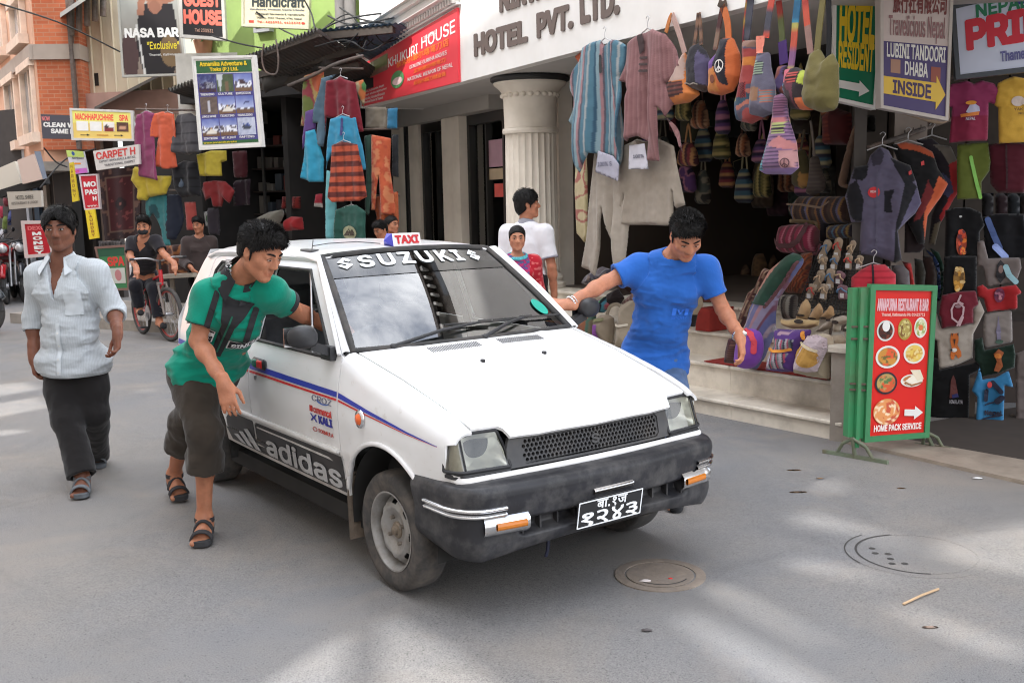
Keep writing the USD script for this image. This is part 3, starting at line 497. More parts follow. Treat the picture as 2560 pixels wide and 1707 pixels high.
cp_('handle_paddle',rbx(-1.278,-1.222,-.731,-.715,.803,.842,.006),M('handle_green',srgb(22,110,92),.4),40,FDOOR);cp_('handle_paddle',rbx(-1.217,-1.155,-.731,-.715,.803,.842,.006),M('handle_red',srgb(190,30,30),.4),40,FDOOR)
cp_('door_lock',ball((-1.28,-.712,.745),.014,2,(1,.4,1)),STEEL,True,FDOOR)
DEC=M('decal_black',(.016,.016,.018),.4,0,.2,8,dirt=(.10,.09,.08),dscale=5,damt=.35);GREYP=M('grey_print',(.42,.42,.42),.5,var=.1,dirt=(.2,.18,.16),dscale=9)
cp_('side_decal',ons(Polygon([(-.38,.402),(-.38,.503),(-1.368,.495),(-1.368,.402)]),e=.002),DEC,30,FDOOR)
cp_('side_decal',ons(Polygon([(-1.39,.402),(-1.39,.497),(-1.72,.497),(-1.80,.45),(-1.80,.402)]),e=.002),DEC,30,RDOOR)
cp_('sill_decal',ons(Polygon([(-.375,.338),(-.375,.398),(-1.82,.398),(-1.74,.338)]),e=.0035),DEC,30)
cp_('lettering',ons(fit(text2d('adidas',2),-1.245,.346,-.405,.452),e=.0062),GREYP,30,label='large grey lower case letters along the sill')
cp_('lettering',[ons(Polygon([(-1.60+k*.10,.345),(-1.53+k*.10,.345),(-1.64+k*.085,.385+.028*k),(-1.70+k*.085,.375+.028*k)]).buffer(0),e=.0062)for k in range(3)],GREYP,30,label='three slanted bars')
cp_('white_scuff',ons(Polygon([(-.45,.466),(-.45,.477),(-.9,.480),(-1.34,.476),(-1.34,.469),(-.9,.470)]),e=.004),M('scuff_white',(.6,.58,.55),.6,0,.3,20),30,FDOOR)
cp_('rubbing_strip',tube([(x,-float(W(x,.525))-.004,.525)for x in(-1.80,-1.4,-.9,-.385)],.014,6),M('strip_white',(.66,.65,.62),.4,dirt=(.3,.26,.22),dscale=6,damt=.6),True)
for s,z0,z1,c,b in(('CROZ',.745,.772,(110,110,130),0),('commencal',.690,.722,(190,50,45),2),('KALI',.646,.684,(50,50,140),4),('FORMULA',.602,.620,(175,70,60),2)):
 x0={'CROZ':-.62,'KALI':-.56,'FORMULA':-.57}.get(s,-.605)
 cp_('lettering',ons(fit(text2d(s,b),x0,z0-.02,-.425,z1-.02)),M('print_%d_%d_%d'%c,srgb(*c),.4),30,FDOOR)
cp_('lettering',ons(fit(shapely.union_all([Polygon([(0,0),(.35,.5),(0,1),(.2,1),(.5,.6),(.8,1),(1,1),(.65,.5),(1,0),(.8,0),(.5,.4),(.2,0)])]),-.645,.628,-.575,.662)),MATS['print_50_50_140'],30,FDOOR)
cp_('lettering',ons(fit(box(0,0,1,1),-.645,.672,-.615,.700)),MATS['print_190_50_45'],30,FDOOR)
cp_('lettering',ons(fit(Point(0,0).buffer(1).difference(Point(0,0).buffer(.75)),-.63,.58,-.585,.602)),MATS['print_175_70_60'],30,FDOOR)
cp_('lettering',ons(fit(Point(0,0).buffer(1).difference(Point(.1,.3).buffer(.9)),-.57,.718,-.45,.742)),M('swoosh_blue',srgb(70,100,170),.4),30,FDOOR)
for sd in(-1,1):
 mv=trimesh.convex.convex_hull(np.array([(-.46+dx,sd*(.725+dy),1.04+dz*1.15)for dx,dy,dz in[(-.04,0,-.055),(-.04,.17,-.05),(-.04,.175,.045),(-.04,.02,.06),(.03,.01,-.05),(.02,.155,-.045),(.025,.15,.04),(.035,.03,.055),(.05,.06,-.03),(.05,.11,.02),(.05,.11,-.03),(.05,.06,.025)]]))
 mv=mv.subdivide_loop(2)if hasattr(mv,'subdivide_loop')else mv
 mm=cp_('wing_mirror',mv,BLACKPL,True);cp_('mirror_stalk',[bar((-.47,sd*.68,.960),(-.47,sd*.78,1.0),.05,.04),bx(-.53,-.43,*sorted((sd*.665,sd*.70)),.925,.985)],BLACKPL,30,mm)
 cp_('mirror_glass',bx(-.512,-.505,*sorted((sd*.74,sd*.88)),.995,1.08),CHROME,30,mm)
RSX=-.985;tz=1.386
TX=cp_('roof_sign',trimesh.convex.convex_hull(np.array([(RSX+.045,-.074,tz),(RSX+.045,.090,tz),(RSX+.03,.090,tz+.064),(RSX+.03,-.074,tz+.064),(RSX-.05,-.074,tz),(RSX-.05,.090,tz),(RSX-.02,.090,tz+.064),(RSX-.02,-.074,tz+.064),(RSX,-.104,tz+.03),(RSX-.01,.102,tz+.03)])),M('sign_white',(.75,.73,.72),.4))
tm=flat(fit(text2d('TAXI',4),-.062,.012,.078,.055),0,.002);v=np.asarray(tm.vertices);tm.vertices=np.stack([RSX+.045-.015*v[:,1]/.064+.002+v[:,2],v[:,0],tz+v[:,1]],1);tm.fix_normals();cp_('lettering',tm,M('taxi_red',srgb(190,30,40),.4),30,TX,label='red capital letters')
cp_('sign_end',trimesh.convex.convex_hull(np.array([(RSX+.047,-.075,tz),(RSX+.032,-.075,tz+.066),(RSX-.052,-.075,tz),(RSX-.022,-.075,tz+.066),(RSX,-.106,tz+.03)])),M('sign_blue',srgb(70,70,170),.4),30,TX)
cp_('aerial_cable',[tube([(-1.13,-.43,1.40),(-1.12,-.35,1.409),(-1.10,-.2,1.412),(-1.03,-.1,1.40)],.0025,5),tube([(-1.13,-.435,1.385),(-1.135,-.425,1.43)],.0025,5),rbx(-1.20,-1.07,-.47,-.425,1.372,1.385,.004)],CARGREY,True,roof)
cp_('dashboard',[rbx(-.56,-.36,-.60,.60,.62,.905,.05),rbx(-.66,-.52,-.56,-.14,.80,.93,.04)],M('dash',(.06,.06,.062),.7,0,.2,10),40)
an=np.linspace(0,2*math.pi,33);sw=np.stack([-.74+.19*np.cos(an)*.42,-.33+.19*np.sin(an),.86+.19*np.cos(an)*.9],1)
cp_('steering_wheel',[tube(sw,.013,8,False),bar(sw[8],sw[24],.03,.015),tube([(-.74,-.33,.86),(-.56,-.33,.80)],.03,10)],BLACKPL,True)
for y in(-.33,.33):
 st=cp_('front_seat',[rbx(-1.50,-1.0,y-.24,y+.24,.34,.52,.06),trimesh.convex.convex_hull(np.array([(x+dx,y+s*w,z)for x,w,z in[(-1.43,.23,.46),(-1.60,.21,1.0)]for dx in(-.05,.06)for s in(-1,1)]))],SEATM,40)
 cp_('headrest',rbx(-1.66,-1.58,y-.12,y+.12,1.03,1.17,.03),SEATM,40,st)
cp_('rear_seat',[rbx(-2.2,-1.75,-.58,.58,.36,.52,.06),rbx(-2.30,-2.18,-.58,.58,.46,.95,.05)],SEATM,40)
cp_('parcel_shelf',bx(-2.62,-2.3,-.58,.58,.90,.92),UNDER)
cp_('door_card',[shell(Polygon([(-.40,.28),(-.40,.88),(-1.35,.88),(-1.35,.28)]),.3,lambda P:np.stack([P[:,0],s*(W(P[:,0],P[:,1])-.06),P[:,1]],1),.01,(0,-s,0))for s in(-1,1)],M('door_card',(.14,.13,.12),.8))
cp_('dangling_strap',tube(spl([(.44,-.18,.26),(.455,-.195,.20),(.452,-.205,.165)],5,False),.007,8),M('hook_blue',srgb(26,30,56),.6),True)
class Field:
 """a smooth union of tapered bones and ellipsoids on a grid"""
 def __init__(s,lo,hi,h):
  s.h=h;s.lo=np.asarray(lo,float)-3*h;s.n=np.ceil((np.asarray(hi)+3*h-s.lo)/h).astype(int)+1;s.V=np.full(s.n,.3,np.float32)
 def sub(s,lo,hi):
  a=np.clip(np.floor((np.asarray(lo)-s.lo)/s.h).astype(int),0,s.n);b=np.clip(np.ceil((np.asarray(hi)-s.lo)/s.h).astype(int)+1,0,s.n)
  if np.any(b<=a):return None,None
  ax=[s.lo[k]+s.h*np.arange(a[k],b[k],dtype=np.float32)for k in range(3)];sl=tuple(slice(a[k],b[k])for k in range(3))
  return sl,(ax[0][:,None,None].astype(np.float32),ax[1][None,:,None].astype(np.float32),ax[2][None,None,:].astype(np.float32))
 def blend(s,sl,d,k,op='u'):
  v=s.V[sl]
  if op=='u':
   if k>0:hh=np.maximum(k-np.abs(v-d),0)/k;s.V[sl]=np.minimum(v,d)-hh*hh*k*.25
   else:s.V[sl]=np.minimum(v,d)
  else:
   d=-d
   if k>0:hh=np.maximum(k-np.abs(v-d),0)/k;s.V[sl]=np.maximum(v,d)+hh*hh*k*.25
   else:s.V[sl]=np.maximum(v,d)
 def cone(s,a,b,ra,rb,k=.02,op='u'):
  a,b=np.asarray(a,float),np.asarray(b,float);m=max(ra,rb)+max(k,.02)*1.2;sl,X=s.sub(np.minimum(a,b)-m,np.maximum(a,b)+m)
  if sl is None:return s
  d=b-a;L2=d@d+1e-12;px,py,pz=X[0]-np.float32(a[0]),X[1]-np.float32(a[1]),X[2]-np.float32(a[2])
  t=np.clip((px*np.float32(d[0])+py*np.float32(d[1])+pz*np.float32(d[2]))/np.float32(L2),0,1)
  dist=np.sqrt((px-t*np.float32(d[0]))**2+(py-t*np.float32(d[1]))**2+(pz-t*np.float32(d[2]))**2)-(np.float32(ra)+t*np.float32(rb-ra));s.blend(sl,dist,k,op);return s
 def ell(s,c,r,R=None,k=.02,op='u'):
  c=np.asarray(c,float);r=np.asarray(r,float);R=np.eye(3)if R is None else R;m=max(r)+max(k,.02)*1.2;sl,X=s.sub(c-m,c+m)
  if sl is None:return s
  p=[X[i]-np.float32(c[i])for i in range(3)];q=[(p[0]*np.float32(R[j][0])+p[1]*np.float32(R[j][1])+p[2]*np.float32(R[j][2]))/np.float32(r[j])for j in range(3)]
  l=np.sqrt(q[0]**2+q[1]**2+q[2]**2);g=np.sqrt((q[0]/np.float32(r[0]))**2+(q[1]/np.float32(r[1]))**2+(q[2]/np.float32(r[2]))**2)+1e-6
  s.blend(sl,l*(l-1)/g,k,op);return s
 def chain(s,P,r,k=.02,op='u'):
  for i in range(len(P)-1):s.cone(P[i],P[i+1],r[i],r[i+1],k,op)
  return s
 def cut(s,o,n,lo=None,hi=None):
  """removes what lies on the n side of the plane through o, inside an optional box"""
  o,n=np.asarray(o,float),unit(n)
  sl,X=s.sub(s.lo if lo is None else lo,s.lo+s.h*s.n if hi is None else hi)
  if sl is None:return s
  d=(X[0]-np.float32(o[0]))*np.float32(n[0])+(X[1]-np.float32(o[1]))*np.float32(n[1])+(X[2]-np.float32(o[2]))*np.float32(n[2]);s.V[sl]=np.maximum(s.V[sl],d);return s
 def cutcyl(s,e,d,r,L=.16):
  e,d=np.asarray(e,float),unit(d);sl,X=s.sub(e-r-L,e+r+L);p=[X[i]-np.float32(e[i])for i in range(3)];t=p[0]*np.float32(d[0])+p[1]*np.float32(d[1])+p[2]*np.float32(d[2]);q=np.sqrt(np.maximum(p[0]**2+p[1]**2+p[2]**2-t*t,0));reg=np.maximum(np.maximum(-t,q-np.float32(r)),t-np.float32(L));s.V[sl]=np.maximum(s.V[sl],-reg);return s
 def pts(s):
  ax=[s.lo[k]+s.h*np.arange(s.n[k])for k in range(3)];return ax
 def ripple(s,amp,freq,seed=0,aniso=(1,1,1),octv=2,band=.03):
  i=np.argwhere(np.abs(s.V)<band+amp);P=s.lo+i*s.h
  s.V[tuple(i.T)]+=(amp*2*(meshkit.fbm(P*freq*np.asarray(aniso),octv,seed)-.5)).astype(np.float32);return s
 def ridge(s,amp,freq,seed=0,aniso=(1,1,1),band=.03,mask=None):
  k=np.abs(s.V)<band+amp
  if mask is not None:k&=mask
  i=np.argwhere(k);P=s.lo+i*s.h;P=P+.05*(meshkit.fbm(P*4,2,seed+4)[:,None]-.5);n=meshkit.noise(P*freq*np.asarray(aniso),seed)*.7+meshkit.noise(P*freq*2.3*np.asarray(aniso),seed+1)*.3
  s.V[tuple(i.T)]+=(amp*(np.abs(n-.5)*4-.9)).astype(np.float32);return s
 def mesh(s):
  V=s.V;h=s.h;ins=V<0;n=V.shape
  c=np.zeros(np.array(n)-1,np.int16)
  for dx in(0,1):
   for dy in(0,1):
    for dz in(0,1):c+=ins[dx:n[0]-1+dx,dy:n[1]-1+dy,dz:n[2]-1+dz]
  act=(c>0)&(c<8);idx=np.argwhere(act);N=len(idx);num=np.full(act.shape,-1,np.int32);num[tuple(idx.T)]=np.arange(N)
  S=np.zeros((N,3));C=np.zeros(N);cr_=[(a,b,c2)for a in(0,1)for b in(0,1)for c2 in(0,1)]
  vals={o:V[idx[:,0]+o[0],idx[:,1]+o[1],idx[:,2]+o[2]].astype(float)for o in cr_}
  for o in cr_:
   for ax in range(3):
    if o[ax]:continue
    q=list(o);q[ax]=1;va,vb=vals[o],vals[tuple(q)];k=(va<0)!=(vb<0);t=va[k]/(va[k]-vb[k]);P=np.tile(np.array(o,float),(k.sum(),1));P[:,ax]+=t;S[k]+=P;C[k]+=1
  X=s.lo+h*(idx+S/C[:,None]);F=[]
  for ax in range(3):
   a,b=[(1,2),(2,0),(0,1)][ax];sl0=[slice(None)]*3;sl1=[slice(None)]*3;sl0[ax]=slice(0,n[ax]-1);sl1[ax]=slice(1,n[ax]);A,B=ins[tuple(sl0)],ins[tuple(sl1)];e=np.argwhere(A!=B);e=e[(e[:,a]>0)&(e[:,b]>0)&(e[:,a]<n[a]-1)&(e[:,b]<n[b]-1)]
   inside=ins[tuple(e.T)];q=[]
   for da,db in((0,0),(-1,0),(-1,-1),(0,-1)):
    w=e.copy();w[:,a]+=da;w[:,b]+=db;q.append(num[tuple(w.T)])
   q=np.stack(q,1);q[~inside]=q[~inside][:,::-1];F.append(q)
  F=np.vstack(F);F=np.vstack([F[:,[0,1,2]],F[:,[0,2,3]]])
  m=trimesh.Trimesh(X,F,process=False)
  E=np.vstack([F[:,[0,1]],F[:,[1,2]],F[:,[2,0]]]);deg=np.bincount(E[:,0],minlength=N)+1e-9
  for lam in(.45,-.3):
   A=np.stack([np.bincount(E[:,0],X[E[:,1],k],N)for k in range(3)],1)/deg[:,None];X=X+lam*(A-X)
  return trimesh.Trimesh(X,F,process=False)
class HeadFrame:
 def __init__(s,c,fwd,up,size=1.0):
  s.c=np.asarray(c,float);s.f=unit(fwd);u=np.asarray(up,float);s.x=unit(np.cross(s.f,u));s.u=np.cross(s.x,s.f);s.s=size
  s.R=np.stack([s.x,s.f,s.u])
 def p(s,x,y,z):return s.c+s.s*(x*s.x+y*s.f+z*s.u)
 def loc(s,P):return(np.asarray(P)-s.c)@s.R.T/s.s
def add_head(F,H,neck,female=False):
 S=H.s;E=lambda c,r,k=.02,op='u':F.ell(H.p(*c),np.array(r)*S,H.R,k*S,op);Cn=lambda a,b,ra,rb,k=.015,op='u':F.cone(H.p(*a),H.p(*b),ra*S,rb*S,k*S,op)
 E((0,-.012,.030),(.074,.094,.082));E((0,.022,-.030),(.062,.070,.082),.03)
 for q in(-1,1):
  Cn((q*.050,.0,-.060),(q*.014,.058,-.098),.022,.018,.03);E((q*.042,.058,-.022),(.020,.020,.018),.03)
  Cn((q*.014,.086,.022),(q*.048,.070,.020),.008,.008,.014);E((q*.031,.096,.004),(.017,.014,.010),.010,'s')
  E((q*.031,.079,.003),(.017,.011,.011),.006);Cn((q*.011,.096,-.032),(q*.012,.094,-.034),.009,.009,.008)
  E((q*.076,-.008,-.008),(.008,.018,.030),.012);E((q*.082,-.004,-.004),(.006,.010,.018),.006,'s')
 Cn((0,.086,.012),(0,.104,-.028),.008,.0125,.012);E((0,.070,-.100),(.022,.018,.016),.02)
 Cn((-.018,.0845,-.060),(.018,.0845,-.060),.0068,.0068,.007);Cn((-.014,.084,-.073),(.014,.084,-.073),.0075,.0075,.008);Cn((-.022,.094,-.0665),(.022,.094,-.0665),.0028,.0028,.004,'s')
 F.cone(H.p(0,-.022,-.06),neck,.050*S if not female else .043*S,.058*S if not female else .048*S,.03)
def skin_cols(X,base,H=None,stubble=.0):
 base=np.array(base);col=np.tile(base,(len(X),1));col*=1+.12*(meshkit.fbm(X*14,3,5)[:,None]-.5)
 if H is not None:
  L=H.loc(X);d=np.hypot(L[:,0]/.026,(L[:,2]+.067)/.016);k=np.clip(1.3-d,0,1)*(L[:,1]>.07);col=col*(1-.55*k[:,None])+(base*[.78,.52,.50])*.55*k[:,None]
  if stubble:
   k=stubble*np.clip(1.2-np.hypot(L[:,0]/.03,(L[:,2]+.051)/.009),0,1)*(L[:,1]>.07);k=np.maximum(k,.35*stubble*(np.clip((-.07-L[:,2])/.02,0,1))*(L[:,1]>0)*(L[:,2]>-.13));col=col*(1-k[:,None])+np.array([.02,.016,.014])*k[:,None]
  k=np.clip(1.2-np.minimum(np.hypot((L[:,0]-.031)/.022,(L[:,2]-.004)/.012),np.hypot((L[:,0]+.031)/.022,(L[:,2]-.004)/.012)),0,1)*(L[:,1]>.05);col*=1-.28*k[:,None]
 return col
HAIRM=M('black_hair',(.0075,.0065,.006),.5,0,.4,60,bump=.006,bscale=170,spec=.22,stretch=(1,1,.3))
EYEW=M('eye_white',(.36,.33,.30),.3,var=.03);EYED=M('eye_dark',(.012,.008,.006),.12,var=.05)
def add_eyes(root,H,closed=.2,brow=True):
 for q in(-1,1):
  e=ball((0,0,0),1,2);e.vertices=H.c+H.s*((e.vertices*[.0125,.006,.0050*(1-closed)]+[q*.031,.0868,.0015-.003*closed])@H.R)
  part(root,'eye',e,EYEW,True);i=ball((0,0,0),1,2);i.vertices=H.c+H.s*((i.vertices*[.0058,.003,.0054*(1-closed)]+[q*.031+.001,.0915,.0018-.003*closed])@H.R);part(root,'iris',i,EYED,True)
  lid=np.array([H.p(q*(.031+dx),.0895-abs(dx)*.35,.0075-dz)for dx,dz in((-.015,.005),(-.008,.001),(0,0),(.008,.001),(.015,.005))]);part(root,'eyelash',tube(lid,.0016*H.s,5),HAIRM,True)
  if brow:
   b=np.array([H.p(q*x,y,z)for x,y,z in((.012,.0945,.0225),(.025,.0935,.0275),(.038,.086,.0285),(.050,.074,.024))]);part(root,'eyebrow',tube(b,np.array([.0035,.0045,.0042,.002])*H.s,6),HAIRM,True)
def add_hair(root,H,style='short',h=.005,seed=1,mat=None):
 S=H.s;F=Field(H.c-.2*S,H.c+.2*S,h);F.ell(H.p(0,-.014,.034),np.array([.084,.102,.092])*S,H.R,0)
 if style in('short','quiff','buzz'):
  F.ell(H.p(0,.03,.085),np.array([.066,.070,.045])*S,H.R,.03*S)
  F.ell(H.p(0,-.05,-.01),np.array([.070,.065,.070])*S,H.R,.03*S)
 if style=='quiff':F.ell(H.p(0,.045,.105),np.array([.060,.055,.034])*S,H.R,.03*S)
 if style=='mop':
  F.ell(H.p(0,.0,.03),np.array([.087,.102,.094])*S,H.R,.03*S);F.ell(H.p(0,-.05,-.03),np.array([.078,.06,.07])*S,H.R,.03*S)
 if style=='bun':F.ell(H.p(0,-.11,.0),np.array([.035,.03,.035])*S,H.R,.02*S)
 amp={'short':.005,'quiff':.006,'mop':.004,'buzz':.004,'bun':.002,'sleek':.003}.get(style,.006)*S
 F.ripple(amp,60/S,seed,(1,1,.5),3)
 fr={'short':.060,'quiff':.066,'mop':.052,'buzz':.064,'bun':.062,'sleek':.050}.get(style,.06)
 lo,hi=H.p(0,.085,fr),H.p(0,-.085,-.085);t=unit(lo-hi);n=-unit(np.cross(H.x,t));n=n if n@H.u<0 else -n
 F.cut((H.p(0,.040,.028)if style!='mop' else H.p(0,.05,.010)),n)
 F.ell(H.p(0,.086,-.012),np.array([.066 if style!='mop' else .056,.062,.074 if style!='bun' else .070])*S,H.R,.008,'s')
 if style=='mop':
  F.cone(H.p(0,.10,.04),H.p(0,.085,.085),.022*S,.006*S,.02,'s')
 for q in(-1,1):F.cone(H.p(q*.076,.012,.01),H.p(q*.074,.014,-.028),.008*S,.005*S,.008)
 for q in(-1,1):F.ell(H.p(q*.085,-.012,-.022),np.array([.02,.026,.036])*S,H.R,.006,'s')
 m=F.mesh();rg_=np.random.default_rng(seed);n_=int({'short':5200,'quiff':3000,'mop':5200,'buzz':3000,'bun':500,'sleek':1600}.get(style,0)*(1 if h<.0055 else .5))
 if n_:
  k=rg_.integers(0,len(m.faces),n_);P=np.asarray(m.triangles)[k].mean(1);Nn=np.asarray(m.face_normals)[k];L=H.loc(P);ln=({'short':.023,'quiff':.03,'mop':.026,'buzz':.016,'sleek':.03,'bun':.02}[style]*S*(.6+.6*rg_.random(n_)))[:,None]*(.42+.58*np.clip(L[:,2:3]/.06,0,1))
  flow=-np.outer(np.ones(n_),H.u)*.8+H.f*.55*np.where(L[:,1:2]>0,1,-.4)+rg_.normal(size=(n_,3))*.14;flow-=Nn*(flow*Nn).sum(1)[:,None];lift={'short':.50,'quiff':.55,'mop':.04,'buzz':.8,'sleek':.12,'bun':.05}[style];top=np.clip(L[:,2:3]/.09,0,1);d=flow*(1-lift*top)+Nn*(lift*top*1.1+.10)+H.u*.25*top;d/=np.linalg.norm(d,axis=1)[:,None];sd=np.cross(d,Nn);sd/=np.linalg.norm(sd,axis=1)[:,None]+1e-9;w=.0013*S
  P=P-Nn*.002;V=np.stack([P-sd*w,P+sd*w,P+d*ln*.6+Nn*.001+sd*w*.7,P+d*ln-Nn*.002],1).reshape(-1,3);b=np.arange(n_)[:,None]*4;m=trimesh.Trimesh(np.vstack([m.vertices,V]),np.vstack([m.faces,len(m.vertices)+b+[0,1,2],len(m.vertices)+b+[0,2,3]]),process=False)
 return part(root,'hair',m,mat or HAIRM,True)
def add_hand(F,wrist,d,n,side,curl=.4,s=1.0,spread=.12,fingers=True,thumb_curl=.5):
 """palm, four fingers of different length and a thumb. d: wrist to fingers, n: out of the palm's back, side: +1 thumb towards cross(d,n)"""
 d=unit(d);n=unit(np.asarray(n)-d*(np.asarray(n)@d));t=np.cross(d,n)*side;w=np.asarray(wrist)
 P=lambda a,b,c:w+s*(a*d+b*t+c*n)
 for b in(-.027,-.009,.009,.026):F.cone(P(.012,b*.75,0),P(.085,b,0),.015*s,.0125*s,.016)
 F.cone(P(-.03,0,0),P(.02,0,0),.026*s,.024*s,.02)
 if not fingers:F.cone(P(.08,0,0),P(.14,0,-.03),.02*s,.014*s,.02);return
 for i,(b,L)in enumerate(((.028,.070),(.0095,.078),(-.009,.072),(-.027,.056))):
  p=P(.088,b,0);q=d+t*(b/.03)*spread;c=curl*(1+.12*i);seg=(L*.46,L*.31,L*.25);r=(.0092,.0084,.0074,.0062);ang=0
  for j in range(3):
   ang+=c*(.8 if j==0 else 1.0);dirv=unit(q*math.cos(ang)-n*math.sin(ang));e=p+s*seg[j]*dirv;F.cone(p,e,r[j]*s,r[j+1]*s,.004);p=e
 p=P(.022,.026,-.006);a1=unit(d*.72+t*.62-n*.25);e=p+s*.042*a1;F.cone(p,e,.0145*s,.0105*s,.012);a2=unit(d*.92+t*.25*(1-thumb_curl)-n*.35*thumb_curl);f=e+s*.032*a2;F.cone(e,f,.0105*s,.0092*s,.004);F.cone(f,f+s*.024*unit(a2-n*.2),.0092*s,.007*s,.004)
def add_foot(F,ankle,toe,s=1.0,toes=True):
 a,t=np.asarray(ankle,float),np.asarray(toe,float);d=t-a;dn=unit([d[0],d[1],0]);x=np.array([dn[1],-dn[0],0]);L=.24*s
 heel=a-dn*.04*s+[0,0,-.045*s];pt=lambda f,b,z:heel+(t-heel)*f+x*b*s+np.array([0,0,z*s])
 F.cone(a,heel+[0,0,.0],.036*s,.032*s,.03);F.cone(a-[0,0,.02*s],pt(.62,0,.012),.036*s,.028*s,.03)
 for b in(-.024,0,.024):F.cone(heel+x*b*.5*s,pt(.74,b,.0),.026*s,.020*s,.02)
 if toes:
  for k,(b,q)in enumerate(((-.036,.86),(-.018,.93),(0,.97),(.018,1.0),(.038,1.03))):F.cone(pt(.72,b*.9,.0),pt(q,b,-.004),.013*s,(.0105 if k<4 else .0135)*s,.008)
 else:F.cone(pt(.7,0,0),pt(1,0,0),.03*s,.024*s,.03)
def torso_prims(F,J,e=0.0,k=.04,s=1.0,belly=0.0,fem=False):
 """chest, waist and hips between the shoulder and hip joints; e: ease of a garment"""
 sL,sR,hL,hR,nk=[np.asarray(J[q],float)for q in('sL','sR','hL','hR','neck')];sc,hc=(sL+sR)/2,(hL+hR)/2;up=unit(sc-hc);ax=unit(sR-sL);ax=unit(ax-up*(ax@up));fw=np.cross(up,ax);hx=unit(hR-hL);hf=unit(np.cross(up,hx));hw=np.linalg.norm(hR-hL)/2;sw=np.linalg.norm(sR-sL)/2;Lt=np.linalg.norm(sc-hc)
 R=np.stack([ax,fw,up]);Rh=np.stack([hx,hf,up])
 F.ell(sc-up*.13*s,(max(sw*.86,.13*s)+e,.098*s+e,.20*s+e*.5),R,k);F.ell(hc+up*Lt*.42+fw*(.012+belly*.5)*s,(.135*s+e,.090*s+belly+e,.17*s),R,k);F.ell(hc+up*.06*s+hf*belly*.4,(hw+.062*s+e,.098*s+belly*.6+e,.13*s),Rh,k)
 for q in(sL,sR):F.cone(nk-up*.015*s,q+up*.004,.048*s+e*.6,.046*s+e*.8,.05);F.cone(q-up*.05,q,.055*s+e*.8,.050*s+e*.8,.05)
 for q,o in((sL,-1),(sR,1)):F.ell(sc-up*.10*s+ax*o*sw*.42+fw*.055*s,(.075*s+e*.3,.045*s+e,.065*s),R,.05)
 F.ell(hc-hf*.055*s+up*.0,(hw+.045*s,.065*s+e,.09*s),Rh,k)
 return up,ax,fw,sc,hc
def limits(J,m=.22):
 P=np.array([np.asarray(v,float)for k,v in J.items()]);return P.min(0)-m,P.max(0)+m
def build_body(root,J,H,skin,s=1.0,h=.006,hands=None,feet=True,female=False,stubble=0,belly=0,toes=True,legr=1.0):
 lo,hi=limits(J);F=Field(lo,hi,h);up,ax,fw,sc,hc=torso_prims(F,J,0,.05,s,belly)
 for q in 'LR':
  S_,E_,W_=J['s'+q],J['e'+q],J['w'+q];F.cone(S_,E_,.046*s,.038*s,.03);F.ell(np.asarray(S_)*.55+np.asarray(E_)*.45,(.044*s,)*3,None,.04);F.cone(E_,np.asarray(E_)*.3+np.asarray(W_)*.7,.038*s,.030*s,.02);F.ell(np.asarray(E_)*.72+np.asarray(W_)*.28,(.040*s,)*3,None,.03);F.cone(np.asarray(E_)*.35+np.asarray(W_)*.65,W_,.031*s,.025*s,.02)
  hp,kn,an=[np.asarray(J[c+q],float)for c in 'hka'];F.cone(hp,kn,.082*s*legr,.054*s*legr,.04);F.cone(kn,an,.050*s*legr,.034*s*legr,.02);F.ell(kn*.68+an*.32-unit(np.cross(np.cross(an-kn,fw),an-kn))*.012,(.052*s*legr,.052*s*legr,.10*s),None,.04)
  if feet:add_foot(F,an,J['t'+q],s,toes)
 add_head(F,H,J['neck'],female)
 for q,a in(hands or{}).items():add_hand(F,J['w'+q],**a)
 m=F.mesh();return part(root,'body',m,SKIN,True,skin_cols(m.vertices,skin,H,stubble)),F
